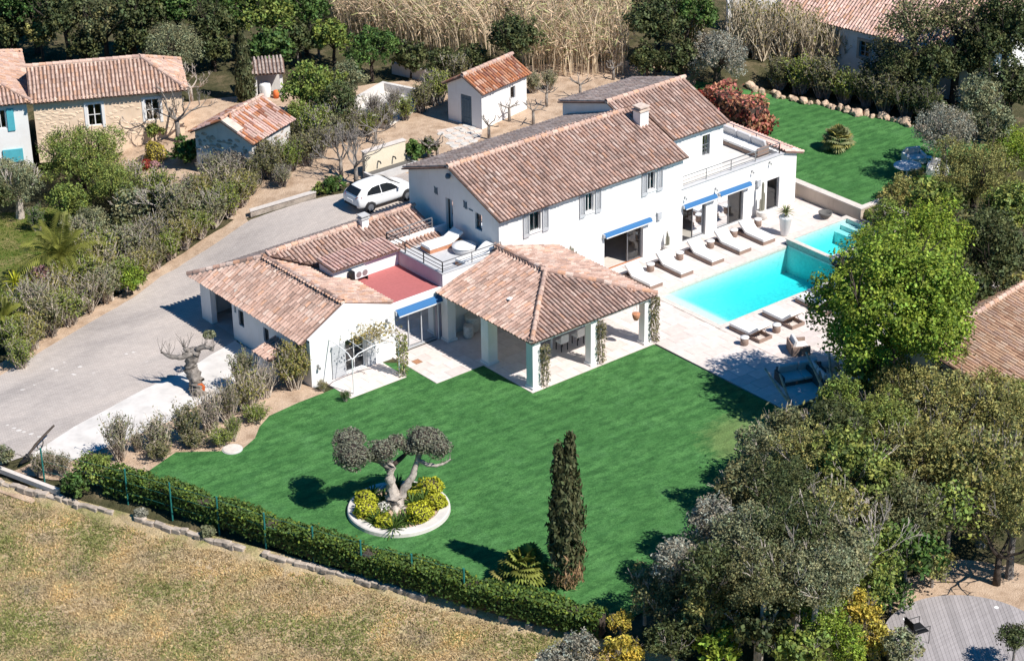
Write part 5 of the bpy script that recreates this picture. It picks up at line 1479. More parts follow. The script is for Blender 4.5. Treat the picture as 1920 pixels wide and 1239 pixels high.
# ------------------------------------------------------------------ the parked car
def make_car(loc, rz):
    root = empty("parked_car", loc, rz); tag(root, "white compact hatchback parked behind the villa gable", "car")
    # stations along x (rear -> front): x, bottom, sill half width, belt z, belt half width, roof z, roof half width
    ST = [(-1.98, .42, .62, .66, .66, .80, .60), (-1.93, .30, .74, .80, .78, .98, .68), (-1.75, .24, .80, .92, .83, 1.16, .66), (-1.45, .22, .83, .95, .85, 1.34, .60), (-1.05, .20, .84, .95, .86, 1.42, .585), (-.45, .19, .85, .93, .865, 1.45, .58),
          (.15, .19, .85, .91, .865, 1.42, .575), (.55, .19, .85, .90, .86, 1.27, .60), (.95, .20, .84, .885, .85, 1.02, .70), (1.25, .21, .83, .86, .83, .91, .72), (1.60, .23, .81, .78, .79, .82, .66), (1.86, .28, .74, .66, .70, .70, .55), (1.98, .38, .58, .55, .54, .58, .42)]
    m = MB(); rings = []
    for x, b, ws, zb, wb, zr, wr in ST:
        half = [(0, b), (ws * .8, b), (ws, b + .12), (wb + .01, (b + zb) / 2 + .05), (wb, zb), (wr + (wb - wr) * .35, zb + (zr - zb) * .55), (wr, zr - .035), (wr * .6, zr), (0, zr + .012)]
        ring = [m.pt((x, y, z)) for y, z in half] + [m.pt((x, -y, z)) for y, z in half[-2:0:-1]]
        rings.append(ring)
    n = len(rings[0])
    for r0, r1 in zip(rings, rings[1:]):
        for j in range(n): m.f.append([r0[j], r1[j], r1[(j + 1) % n], r0[(j + 1) % n]])
    m.f.append(rings[0]); m.f.append(rings[-1][::-1])
    body = m.build("body", MATS["car_white"], root, smooth=True); sub = body.modifiers.new("sub", 'SUBSURF'); sub.levels = sub.render_levels = 2
    def panel(name, pts, mat, par=root, th=.012):
        p = MB(); a, b_, c_2 = Vector(pts[0]), Vector(pts[1]), Vector(pts[2]); nrm = (b_ - a).cross(c_2 - a).normalized() * th; p.extrude(pts, nrm); return p.build(name, MATS[mat], par)
    for s_ in (-1, 1):
        def q(x, z, y): return (x, s_ * y, z)
        pts = [q(-.42, .965, .862), q(.70, .945, .850), (.30, s_ * .70, 1.24), (.02, s_ * .655, 1.345), (-.42, s_ * .655, 1.375)]
        panel("front_side_window", pts if s_ < 0 else pts[::-1], "car_glass")
        pts = [q(-1.42, 1.03, .82), q(-.50, .97, .862), (-.50, s_ * .655, 1.372), (-1.0, s_ * .672, 1.335), (-1.30, s_ * .735, 1.19)]
        panel("rear_side_window", pts if s_ < 0 else pts[::-1], "car_glass")
        pts = [(-1.99, s_ * .45, .86), (-1.80, s_ * .80, .86), (-1.72, s_ * .80, 1.0), (-1.93, s_ * .56, .99)]
        panel("tail_lamp", pts if s_ > 0 else pts[::-1], "lamp_red")
        pts = [(1.93, s_ * .38, .60), (1.68, s_ * .78, .66), (1.52, s_ * .80, .82), (1.86, s_ * .46, .71)]
        panel("headlight", pts if s_ < 0 else pts[::-1], "alloy")
        k = MB(); k.obox((.62, s_ * .95, .98), (1, 0, 0), (0, 1, 0), (0, 0, 1), .07, .09, .055); k.build("door_mirror", MATS["car_white"], root, bevel=.02)
        k = MB(); k.box(-.55, -.35, s_ * .875 - .012, s_ * .875 + .012, .84, .87); k.build("door_handle", MATS["car_white"], root)
        for x in (-1.24, 1.26):
            k = MB(); k.lathe([(.35, -.02), (.35, .02)], (0, 0, 0), 22); o = k.build("wheel_arch", MATS["tyre"], root); o.matrix_local = Matrix.Translation((x, s_ * .835, .33)) @ Matrix.Rotation(math.pi / 2, 4, 'X')
            k = MB(); k.lathe([(.19, -.09), (.29, -.10), (.315, -.06), (.315, .06), (.29, .10), (.19, .09)], (0, 0, 0), 24, close=False); w = k.build("wheel", MATS["tyre"], root, smooth=True); w.matrix_local = Matrix.Translation((x, s_ * .80, .315)) @ Matrix.Rotation(math.pi / 2, 4, 'X')
            k = MB(); k.lathe([(.02, .085), (.06, .08), (.19, .07), (.205, .09), (.205, -.05), (.02, -.05)], (0, 0, 0), 20); r_ = k.build("rim", MATS["alloy"], w)
            if s_ > 0: r_.rotation_euler = (math.pi, 0, 0)
    pts = [(-1.90, -.56, 1.03), (-1.90, .56, 1.03), (-1.57, .52, 1.32), (-1.57, -.52, 1.32)]; panel("rear_window", pts[::-1], "car_glass")
    pts = [(.96, -.66, 1.025), (.96, .66, 1.025), (.36, .55, 1.375), (.36, -.55, 1.375)]; panel("windscreen", pts, "car_glass")
    k = MB(); k.box(-2.0, -1.9, -.55, .55, .36, .46); k.build("bumper_trim", MATS["tyre"], root)
    k = MB(); k.box(-2.02, -1.97, -.25, .25, .62, .73); k.build("number_plate", MATS["white_paint"], root)
    return root


car = make_car((4.75, 18.25, 2.015), 0); car.scale = (.95, .95, .95)

# ------------------------------------------------------------------ round timber deck with chair (lower right)
dk = empty("timber_deck", (-.7, -26.3, 0)); tag(dk, "round weathered grey timber deck in the lower right corner", "deck")
rad = 3.2; ang = math.radians(52); w_b = .145; k = -rad
cu, su = math.cos(ang), math.sin(ang)
DC = Vector((-.7, -26.3, 0))
while k < rad:
    half = math.sqrt(max(0, rad * rad - (k + w_b / 2) ** 2))
    if half > .2:
        m = MB(); t_ = R.uniform(.85, 1.12); m.tint((t_, t_, t_)); ks_ = [k + .004 + (w_b - .008) * j / 4 for j in range(5)]; hf = [math.sqrt(max(0, rad * rad - q * q)) for q in ks_]; m.prism([(hf[j], ks_[j] - k - w_b / 2) for j in range(5)] + [(-hf[j], ks_[j] - k - w_b / 2) for j in range(4, -1, -1)], .26, .295)
        o = m.build("plank", MATS["deck_boards"], dk, True); o.matrix_local = dk.matrix_basis.inverted() @ Matrix.Translation(DC + Vector((-su * (k + w_b / 2), cu * (k + w_b / 2), 0))) @ Matrix.Rotation(ang, 4, 'Z')
        o.matrix_parent_inverse = Matrix.Identity(4)
        o.matrix_basis = dk.matrix_basis.inverted() @ Matrix.Translation(DC + Vector((-su * (k + w_b / 2), cu * (k + w_b / 2), R.uniform(-.002, .002)))) @ Matrix.Rotation(ang, 4, 'Z')
    k += w_b
m = MB(); m.lathe([(rad - .02, -.1), (rad - .02, .255)], DC, 60); m.build("fascia", MATS["wood_plank"], dk, True)
for p in (((-1.34, -23.71, 0.30)), ((1.90, -25.43, 0.30))):
    m = MB(); m.lathe([(.09, .296), (.09, .30), (.02, .302)], (p[0], p[1], 0), 14); m.build("deck_light", MATS["white_paint"], dk, True)
ac_ = empty("metal_armchair", ((-2.08, -24.92, 0.30)), math.radians(75)); ac_.scale = (1.2, 1.2, 1.2); tag(ac_, "dark metal armchair with slim frame standing on the timber deck", "chair")
m = MB(); m.box(-.26, .26, -.26, .26, .42, .45); m.build("seat", MATS["dark_metal"], ac_)
m = MB(); m.obox((0, .30, .70), (1, 0, 0), (0, .97, .2), (0, -.2, .97), .26, .015, .11); m.build("backrest", MATS["dark_metal"], ac_)
for s_ in (-1, 1):
    m = MB(); m.tube([(s_ * .29, -.26, 0), (s_ * .29, -.27, .64), (s_ * .29, .28, .64), (s_ * .29, .27, 0)], .016, 6); m.build("side_frame", MATS["dark_metal"], ac_)
    m = MB(); m.tube([(s_ * .26, .24, .43), (s_ * .26, .33, .82)], .014, 6); m.build("back_post", MATS["dark_metal"], ac_)

# old plough at the gateway (lower left)
pl_ = empty("antique_plough", (-20.97, 9.15, 0.00)); tag(pl_, "old dark iron plough with a long wooden beam beside the driveway", "plough")
a = Vector((-20.97, 9.15, 0.00)); b = Vector((-18.96, 10.26, 0.00)); d = (b - a); d.z = 0; L = d.length; pl_.rotation_euler = (0, 0, math.atan2(d.y, d.x))
m = MB(); m.tube([(0, 0, .25), (L * .35, 0, .5), (L * .8, 0, .62), (L, 0, .66)], [.05, .06, .055, .045], 6); m.build("beam", MATS["bark_dark"], pl_)
m = MB(); m.extrude([(-.45, -.05, .22), (.35, -.05, .0), (.5, -.05, .2), (.1, -.05, .42)], (0, .1, 0)); m.build("share", MATS["dark_metal"], pl_)
for s_ in (-1, 1): m = MB(); m.tube([(0, s_ * .04, .3), (-.35, s_ * .18, .62), (-.6, s_ * .22, .72)], .02, 5); m.build("handle", MATS["bark_grey"], pl_)
m = MB(); m.lathe([(.22, -.02), (.24, -.02), (.24, .02), (.22, .02)], (0, 0, 0), 18, close=False); o = m.build("wheel", MATS["dark_metal"], pl_); o.matrix_local = Matrix.Translation((L * .55, .1, .26)) @ Matrix.Rotation(math.pi / 2, 4, 'X')

# green enamel fence posts
fpts = [(240, 922), (323, 953), (411, 985), (499, 1027), (589, 1063), (679, 1078), (774, 1095), (871, 1130)]
fp_ = [(-21.09, 7.35, 0.00), (-19.26, 3.48, 0.00), (-18.42, 1.31, 0.00), (-17.54, -0.92, 0.00), (-16.76, -3.22, -0.01), (-15.87, -5.35, -0.05), (-14.99, -7.41, -0.11), (-14.06, -9.52, -0.15), (-13.14, -11.65, -0.21)]
root = None
for k, p in enumerate(fp_):
    if root is None:
        root = empty("fence_post", (0, 0, 0)); m = MB(); m.box(-.03, .03, -.03, .03, -.3, 1.55); m.build("post", MATS["fence_green"], root); m = MB(); m.box(-.036, .036, -.036, .036, 1.55, 1.58); m.build("cap", MATS["fence_green"], root); tag(root, None, "fence post"); o = root
    else: o = copy_tree(root)
    o.location = (p[0], p[1], 0); tag(o, "green metal fence post in the clipped hedge, " + ["first from the left, at the bare shrubs", "second from the left", "third from the left", "fourth from the left", "fifth from the left", "sixth from the left", "seventh from the left", "second from the right, by the round bed", "rightmost, nearest the cypress"][k], None, "fence posts along the hedge")
fw_ = MB()
for a, b in zip(fp_, fp_[1:]):
    for z in (.45, .95, 1.45): fw_.tube([(a[0], a[1], z), (b[0], b[1], z)], .006, 4)
o = fw_.build("fence_wire", MATS["fence_green"]); tag(o, "thin green wires strung between the hedge fence posts", "fence wire")

# pergola frame over the small patio
pg = empty("arched_pergola", (-6.3, 4.95, .05)); tag(pg, "white arched metal pergola frame over the small patio", "pergola")
P1 = (-6.55, 4.95); P2 = (-3.95, 4.95)
for (x, y) in (P1, P2):
    m = MB(); m.tube([(x, y, .05), (x, y, 1.85)], .028, 6); m.build("post", MATS["white_paint"], pg, True)
m = MB(); m.tube([(P1[0], P1[1], 1.8), (P1[0] + .35, 4.95, 2.0), (P1[0] + 1.2, 4.95, 2.12), (P2[0] - .4, 4.95, 2.05), (P2[0], 4.95, 1.82)], .026, 6); m.build("front_arch", MATS["white_paint"], pg, True)
for (x, y) in (P1, P2):
    m = MB(); m.tube([(x, y, 1.8), (x, y + .3, 2.0), (x, y + 1.1, 2.12), (x, 6.74, 2.14)], .026, 6); m.build("side_arch", MATS["white_paint"], pg, True)
for k in range(3):
    x = P1[0] + .65 * (k + 1); m = MB(); m.tube([(x, 4.95, 2.08), (x, 6.74, 2.16)], .016, 5); m.build("crossbar", MATS["white_paint"], pg, True)

# ------------------------------------------------------------------ plants
def leaf_quads(P, N, w, l, r, tint, fold=.0, along=None):
    """diamond leaves at P facing N; returns verts, faces, tints"""
    n = len(P)
    N = N / (np.linalg.norm(N, axis=1, keepdims=True) + 1e-9)
    a = r.normal(size=(n, 3)) if along is None else along
    a = a - N * np.sum(a * N, axis=1, keepdims=True); a /= (np.linalg.norm(a, axis=1, keepdims=True) + 1e-9)
    b = np.cross(N, a)
    s = r.uniform(.7, 1.3, (n, 1))
    w_, l_ = w * s * .5, l * s * .5
    v = np.stack([P - a * l_, P + b * w_ - a * l_ * .1, P + a * l_, P - b * w_ - a * l_ * .1], axis=1).reshape(-1, 3)
    f = np.arange(n * 4).reshape(-1, 4)
    return v, f, np.repeat(tint, 4, axis=0)


def sub_blobs(r, n, rz=.8, low=-.35, lr=(.18, .42)):
    """lobes of a unit crown"""
    out = [(0, 0, 0, .5)]
    for k in range(n):
        t = 2.399963 * k + r.uniform(-.4, .4); z = low + (1 - low) * ((k + .5) / n) + r.uniform(-.1, .1)
        q = math.sqrt(max(.05, 1 - min(1, abs(z)) ** 2)); d = r.uniform(.5, .86)
        out.append((d * q * math.cos(t), d * q * math.sin(t), d * z * rz, r.uniform(*lr)))
    return out


def crown_mesh(seed, rad, n, w=.13, l=.22, lobes=19, rz=.9, per=11, cs=.10, low=-.45, bright=.48, hue=.16, lr=(.18, .42)):
    """crown of radius rad centred on the origin: leaf clumps spread through the outer volume of several lobes"""
    r = np.random.RandomState(seed); rr = random.Random(seed)
    B = np.array(sub_blobs(rr, lobes, rz, low, lr)); wt = B[:, 3] ** 2; wt /= wt.sum()
    nc = n // per
    bi = r.choice(len(B), nc, p=wt)
    d = r.normal(size=(nc, 3)); d[:, 2] = d[:, 2] * .9 + .15; d /= np.linalg.norm(d, axis=1, keepdims=True)
    q = r.uniform(.45, 1.1, (nc, 1)) ** .6
    C = (B[bi, :3] + d * B[bi, 3:4] * q * np.array([1, 1, rz])) * rad
    ct = 1 + r.uniform(-bright, bright, (nc, 1)); hs = r.uniform(-hue, hue, (nc, 1))
    ci = np.repeat(np.arange(nc), per)
    P = C[ci] + r.normal(size=(len(ci), 3)) * cs * (rad / 2.2) ** .35
    N = d[ci] * .7 + r.normal(size=(len(ci), 3)) * .75 + np.array([0, 0, .25])
    lt = ct[ci] * r.uniform(.65, 1.35, (len(ci), 1))
    T = np.concatenate([lt * (1 + hs[ci]), lt, lt * (1 - hs[ci] * .6)], axis=1)
    v, f, t = leaf_quads(P, N, w, l, r, T)
    return mesh_np("crown", v, f, None, t)


def grow(mb, p, d, L, r0, depth, rr, spread=.6, n=(2, 3), taper=.62, wig=.22, seg=3, sides=5, up=.15, minr=.011):
    """branching limb"""
    p = Vector(p); d = Vector(d).normalized(); pts = [p]; rad = [r0]
    for k in range(seg):
        d = (d + Vector((rr.uniform(-wig, wig), rr.uniform(-wig, wig), rr.uniform(-wig, wig) + up * .3))).normalized()
        p = p + d * (L / seg); pts.append(p); rad.append(max(minr, r0 * (1 - (1 - taper) * (k + 1) / seg)))
    mb.tube(pts, rad, sides, cap=depth == 0)
    tips = [(p, d)]
    if depth > 0:
        tips = []
        for k in range(rr.randint(*n)):
            a = Vector((rr.uniform(-1, 1), rr.uniform(-1, 1), rr.uniform(-.3, 1)))
            nd = (d + a * spread + Vector((0, 0, up))).normalized()
            tips += grow(mb, pts[-1] if k else pts[-1], nd, L * rr.uniform(.6, .85), rad[-1], depth - 1, rr, spread, n, taper, wig, max(2, seg - 1), max(3, sides - 1), up, minr)
    return tips


CROWNS = {}


def crown_for(kind, rad, rr):
    """pick a shared crown mesh close to the size wanted"""
    opts = {'leafy': [(.7, 1000), (1.1, 2000), (1.9, 5400), (2.8, 10500)], 'fine': [(.7, 1900), (1.1, 4000), (1.9, 10500), (2.8, 19000)], 'sparse': [(1.1, 1100), (1.9, 2800), (2.8, 5200)], 'bold': [(1.1, 1000), (1.9, 2600), (3.6, 42000)]}[kind]
    R_, n = min(opts, key=lambda o: abs(math.log(o[0] / rad)))
    k = rr.randrange(3)
    key = (kind, R_, k)
    if key not in CROWNS:
        a = {'leafy': dict(w=.12, l=.18), 'fine': dict(w=.06, l=.125, cs=.10), 'sparse': dict(w=.10, l=.16, per=6, cs=.15), 'bold': dict(w=.115, l=.155, per=12, cs=.12, lobes=40, lr=(.22, .38))}[kind]
        CROWNS[key] = crown_mesh(hash(key) % 9999 if False else (len(kind) * 131 + int(R_ * 10) * 17 + k * 7), R_, n, **a)
    return CROWNS[key], R_


PLN = [0]


def tree(name, p, zc, rad, mat, label, cat="tree", group=None, kind='leafy', bark="bark_dark", rz=1.0, trunk=True, tr=None, lean=None):
    """a tree or shrub: tapered trunk with limbs into a crown; p = foot on the ground, zc = crown centre height"""
    PLN[0] += 1; rr = random.Random(PLN[0] * 13 + 5)
    root = empty(name, p, rr.uniform(0, 6.28)); tag(root, label, cat, group)
    me, R_ = crown_for(kind, rad, rr)
    me2 = me
    o = link("crown", me2, root)
    if not me.materials: me.materials.append(None)
    o.material_slots[0].link = 'OBJECT'; o.material_slots[0].material = MATS[mat]
    s = rad / R_; o.location = (0, 0, zc); o.scale = (s, s, s * rz); o.rotation_euler = (0, 0, rr.uniform(0, 6.28))
    if trunk:
        m = MB(); t = tr or max(.05, rad * .075)
        fork = max(.15, zc - rad * .55 * rz)
        m.tube([(0, 0, -.15), (rr.uniform(-.05, .05), rr.uniform(-.05, .05), fork * .5), (rr.uniform(-.08, .08), rr.uniform(-.08, .08), fork)], [t * 1.35, t * 1.05, t * .9], 7)
        for k in range(5):
            a = k * 1.257 + rr.uniform(-.4, .4)
            grow(m, (0, 0, fork - .05), (math.cos(a) * .8, math.sin(a) * .8, rr.uniform(.7, 1.3)), rad * .62, t * .6, 2, rr, .55, (2, 3), .5, .2, 3, 5)
        m.build("trunk", MATS[bark], root)
    return root


# ---- twiggy shrubs: many stems from the ground, leaves towards their tips
SHRUB = {}


def shrub_proto(seed, h, n, leafn, spread, w=.05, l=.12):
    rr = random.Random(seed); r = np.random.RandomState(seed)
    m = MB(); tips = []
    for k in range(n):
        a = rr.uniform(0, 6.283); q = rr.uniform(0, spread)
        b = Vector((rr.uniform(-.3, .3) * spread, rr.uniform(-.3, .3) * spread, 0))
        hh = h * rr.uniform(.5, 1.12); t = Vector((b.x + q * math.cos(a), b.y + q * math.sin(a), hh)); mid = b.lerp(t, .5) + Vector((rr.uniform(-.1, .1), rr.uniform(-.1, .1), .05))
        m.tube([b, mid, t], [.022, .017, .008], 3, cap=False)
        for j in range(3):
            e = mid.lerp(t, rr.uniform(.1, .7)); f = e + Vector((rr.uniform(-.25, .25), rr.uniform(-.25, .25), rr.uniform(.15, .4)))
            m.tube([e, f], [.012, .006], 3, cap=False); tips += [(e, f)]
        tips.append((mid, t))
    P = []
    for k in range(leafn):
        a, b = rr.choice(tips); t = rr.uniform(-.2, 1.05); P.append(a.lerp(b, t)[:])
    P = np.array(P) + r.normal(size=(leafn, 3)) * .07
    N = r.normal(size=(leafn, 3)) + np.array([0, 0, .5])
    lt = r.uniform(.65, 1.3, (leafn, 1)); T = np.concatenate([lt * r.uniform(.9, 1.2, (leafn, 1)), lt, lt * r.uniform(.8, 1.1, (leafn, 1))], axis=1)
    v, f, t = leaf_quads(P, N, w, l, r, T)
    return m.mesh("stems"), mesh_np("foliage", v, f, None, t)


def shrub(name, p, h, mat, label, group=None, kind=0, stem="twig", width=1.0, cat="shrub", dense=1):
    PLN[0] += 1; rr = random.Random(PLN[0] * 7 + 1)
    k = (kind, rr.randrange(3))
    if k not in SHRUB:
        SHRUB[k] = {0: lambda s: shrub_proto(s, 1.5, 60, 2600, .72), 1: lambda s: shrub_proto(s, 1.5, 70, 1000, .72), 2: lambda s: shrub_proto(s, 1.5, 80, 160, .85)}[kind](k[1] * 31 + kind * 100 + 3)
    root = empty(name, p, rr.uniform(0, 6.28)); tag(root, label, cat, group)
    s = h / 1.5
    for nm, me, mt in (("stems", SHRUB[k][0], stem), ("foliage", SHRUB[k][1], mat)):
        o = link(nm, me, root)
        if not me.materials: me.materials.append(None)
        o.material_slots[0].link = 'OBJECT'; o.material_slots[0].material = MATS[mt]; o.scale = (s * width, s * width, s)
    return root


# ---- bare winter trees
def bare_tree(name, p, h, label, bark="bark_grey", seed=1, cat="tree", group=None, spread=.75, depth=4, r0=None, lean=(0, 0), pollard=False, tilt=1.0):
    rr = random.Random(seed); root = empty(name, p); tag(root, label, cat, group)
    m = MB(); r0 = r0 or h * .035
    fork = h * (.35 if not pollard else .55)
    m.tube([(0, 0, -.1), (lean[0] * .5, lean[1] * .5, fork * .5), (lean[0], lean[1], fork)], [r0 * 1.4, r0 * 1.1, r0], 8)
    m.build("trunk", MATS[bark], root, smooth=True)
    n = 5 if not pollard else 6
    for k in range(n):
        a = k * 6.283 / n + rr.uniform(-.5, .5); b = MB()
        grow(b, (lean[0], lean[1], fork - .03), (math.cos(a) * tilt, math.sin(a) * tilt, rr.uniform(.35, 1.0)), h * (.26 if not pollard else .30), r0 * (.62 if not pollard else .55), depth if not pollard else 1, rr, spread, (2, 3), .62, .28, 3, 5, .1)
        b.build("branch", MATS[bark], root)
    return root


# ---- rosettes and palms
def rosette(root, n, L, w, mat, rr, up=.2, z=0.0, droop=.35, name="leaf", c=(0, 0)):
    for k in range(n):
        a = k * 2.39996 + rr.uniform(-.2, .2); e = (k + .5) / n; el = 1.45 - 1.45 * (e ** .8) * (1 - up) - .1
        d = Vector((math.cos(a) * math.cos(el), math.sin(a) * math.cos(el), math.sin(el))); s = Vector((-math.sin(a), math.cos(a), 0))
        LL = L * rr.uniform(.8, 1.1); m = MB(); t = rr.uniform(.75, 1.25); m.tint((t, t, t * .9)); P = []
        o = Vector((c[0], c[1], z))
        for j in range(4):
            u = j / 3; q = o + d * (LL * u) + Vector((0, 0, -droop * LL * u * u * (.3 + .7 * math.cos(el)))); ww = w * (.5 + .8 * u - 1.25 * u * u) + .006
            P.append((q - s * ww, q + s * ww))
        for j in range(3): m.poly([P[j][0], P[j][1], P[j + 1][1], P[j + 1][0]])
        m.build(name, MATS[mat], root)


def yucca(p, L, label, mat="leaf_agave", trunk=.0, n=34, seed=1, heads=1, cat="yucca", group=None, name="yucca"):
    rr = random.Random(seed); root = empty(name, p); tag(root, label, cat, group)
    for k in range(heads):
        c = (0, 0) if heads == 1 else (rr.uniform(-.5, .5), rr.uniform(-.5, .5)); z = trunk * rr.uniform(.7, 1.1)
        if trunk: m = MB(); m.tube([(c[0] * .3, c[1] * .3, -.1), (c[0], c[1], z)], [.09, .06], 6); m.build("trunk", MATS["bark_grey"], root)
        rosette(root, n, L, .045, mat, rr, .15, z, .3, "blade", c)
    return root


def fan_palm(p, h, L, label, n=26, seed=1, mat="leaf_palm", mat2=None, group=None):
    rr = random.Random(seed); root = empty("fan_palm", p); tag(root, label, "palm", group)
    m = MB(); m.tube([(0, 0, -.1), (0, 0, h)], [.16, .14], 8); m.build("trunk", MATS["bark_dark"], root)
    for k in range(n):
        a = k * 2.39996 + rr.uniform(-.2, .2); el = 1.4 - 1.75 * ((k + .5) / n) ** .9
        d = Vector((math.cos(a) * math.cos(el), math.sin(a) * math.cos(el), math.sin(el))); s = Vector((-math.sin(a), math.cos(a), 0)); u = d.cross(s) * -1
        st = L * rr.uniform(.45, .6); o = Vector((0, 0, h)) + d * st; fr = L * rr.uniform(.45, .6)
        b = MB(); t = rr.uniform(.75, 1.3); b.tint((t * 1.05, t, t * .9)); b.tube([(0, 0, h), o], [.012, .008], 3, cap=False)
        for j in range(13):
            g = -1.9 + 3.8 * j / 12; dd = (d * math.cos(g) + s * math.sin(g)); sd = (s * math.cos(g) - d * math.sin(g)); tip = o + dd * fr * (1 - .15 * abs(g)) - Vector((0, 0, .25 * fr)); w = fr * .13
            b.poly([o, o + dd * fr * .55 - sd * w + u * .01, tip, o + dd * fr * .55 + sd * w - u * .01])
        b.build("frond", MATS[mat2 if (mat2 and k % 3 == 0) else mat], root)
    return root


def date_palm(p, h, L, label, n=34, seed=1, mat="leaf_palm", group=None):
    rr = random.Random(seed); root = empty("date_palm", p); tag(root, label, "palm", group)
    m = MB(); m.tube([(0, 0, -.1), (0, 0, h * .6), (0, 0, h)], [.30, .27, .22], 9); m.build("trunk", MATS["bark_dark"], root)
    for k in range(n):
        a = k * 2.39996 + rr.uniform(-.2, .2); el = 1.45 - 1.5 * ((k + .5) / n) ** .85
        LL = L * rr.uniform(.85, 1.1); d = Vector((math.cos(a) * math.cos(el), math.sin(a) * math.cos(el), math.sin(el))); s = Vector((-math.sin(a), math.cos(a), 0))
        b = MB(); t = rr.uniform(.7, 1.3); b.tint((t * 1.1, t, t * .8)); pts = []
        for j in range(9):
            u = j / 8; pts.append(Vector((0, 0, h)) + d * LL * u + Vector((0, 0, -.55 * LL * u * u * (.35 + math.cos(el)))))
        b.tube(pts, [.022 - .002 * j for j in range(9)], 3, cap=False)
        for j in range(1, 9):
            for q in range(3):
                u = (j - 1 + q / 3) / 8; i0 = int(u * 8); o = pts[i0].lerp(pts[min(8, i0 + 1)], u * 8 - i0); tg = (pts[min(8, i0 + 1)] - pts[i0]).normalized(); nn = s.cross(tg)
                for sg in (-1, 1):
                    ll = LL * .2 * (1.15 - abs(u - .4)); e = (s * sg * .85 + tg * .55 + nn * .28 - Vector((0, 0, .15))).normalized()
                    b.poly([o, o + e * ll * .5 + tg * .036, o + e * ll, o + e * ll * .5 - tg * .036])
        b.build("frond", MATS[mat], root)
    return root


def cypress(p, h, rad, label, seed=1, dead=.0, n=7000, tops=((0, 0, 1.0),)):
    root = empty("cypress_tree", p); tag(root, label, "cypress")
    r = np.random.RandomState(seed); rr = random.Random(seed)
    m = MB(); m.tube([(0, 0, -.1), (0, 0, h * .5), (0, 0, h * .85)], [rad * .22, rad * .14, .02], 7); m.build("trunk", MATS["bark_grey"], root)
    def prof(t): return rad * np.minimum(1, (t / .12 + .45)) * np.clip(1.15 * (1 - t ** 2.6), 0, 1) ** .8
    def cloud(nl, t0, t1, mat, name, w, l):
        nc = nl // 10; t = r.uniform(t0, t1, nc); a = r.uniform(0, 6.283, nc); top = r.randint(0, len(tops), nc)
        TX = np.array(tops)[top]; sp = np.clip((t - .55) / .45, 0, 1)[:, None]
        q = prof(t) * r.uniform(.62, 1.05, nc) * (1 - .35 * sp[:, 0] * (len(tops) > 1)) * (1 + .10 * np.sin(a * 5 + t * 23))
        C = np.stack([np.cos(a) * q, np.sin(a) * q, t * h * (1 - (1 - TX[:, 2]) * sp[:, 0])], 1); C[:, :2] += TX[:, :2] * sp
        ci = np.repeat(np.arange(nc), 10); P = C[ci] + r.normal(size=(len(ci), 3)) * np.array([.07, .07, .14])
        D = np.stack([np.cos(a), np.sin(a), np.zeros(nc)], 1)[ci]; N = D + r.normal(size=(len(ci), 3)) * .5
        al = np.tile(np.array([[0, 0, 1.0]]), (len(ci), 1)) + r.normal(size=(len(ci), 3)) * .35
        ct = r.uniform(.65, 1.45, (nc, 1)); lt = ct[ci] * r.uniform(.8, 1.2, (len(ci), 1)); T = np.concatenate([lt * r.uniform(.9, 1.25, (len(ci), 1)), lt, lt * .9], 1)
        v, f, tt = leaf_quads(P, N, w, l, r, T, along=al); link(name, mesh_np(name, v, f, MATS[mat], tt), root)
    cloud(n, max(.02, dead * .8), 1.0, "leaf_cypress", "crown", .10, .26)
    if dead: cloud(int(n * .14), .02, dead, "leaf_brown", "dry_skirt", .05, .30)
    return root

# ------------------------------------------------------------------ garden: olive bed
def dense_pad(seed, rad, rz, n, w=.055, l=.12, amp=.12):
    """clipped foliage cushion: leaves packed on an uneven ellipsoid skin"""
    r = np.random.RandomState(seed)
    d = r.normal(size=(n, 3)); d /= np.linalg.norm(d, axis=1, keepdims=True)
    k = 1 + amp * (np.sin(d[:, 0] * 4 + seed) * np.cos(d[:, 1] * 3 + seed * 2) + .6 * np.sin(d[:, 2] * 5 + d[:, 0] * 3))
    P = d * (rad * k * r.uniform(.86, 1.03, n))[:, None] * np.array([1, 1, rz])
    N = d + r.normal(size=(n, 3)) * .7
    lt = r.uniform(.6, 1.4, (n, 1)); T = np.concatenate([lt, lt, lt * r.uniform(.9, 1.1, (n, 1))], 1)
    return leaf_quads(P, N, w, l, r, T)


def pad_part(root, loc, seed, rad, rz, mat, name="foliage_pad", n=None, core=True, **kw):
    v, f, t = dense_pad(seed, rad, rz, n or int(3400 * rad * rad), **kw)
    o = link(name, mesh_np(name, v, f, MATS[mat], t), root); o.location = loc
    if core:
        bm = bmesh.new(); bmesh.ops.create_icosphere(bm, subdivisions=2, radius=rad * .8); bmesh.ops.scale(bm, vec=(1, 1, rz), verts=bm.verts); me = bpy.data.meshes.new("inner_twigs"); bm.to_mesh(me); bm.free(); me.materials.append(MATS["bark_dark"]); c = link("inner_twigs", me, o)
    return o


BED = Vector((-11.01, -4.51, 0.00))
bed = empty("round_planting_bed", BED); tag(bed, "round raised planting bed with white ring curb on the lawn", "planting bed")
m = MB(); m.lathe([(2.16, 0), (2.14, .17), (2.10, .21), (1.72, .21), (1.68, .17), (1.68, 0)], (0, 0, 0), 56, close=False); m.build("curb", MATS["white_concrete"], bed, smooth=False)
m = MB(); m.lathe([(1.69, .14), (.02, .2)], (0, 0, 0), 32); m.build("soil", MATS["soil"], bed)

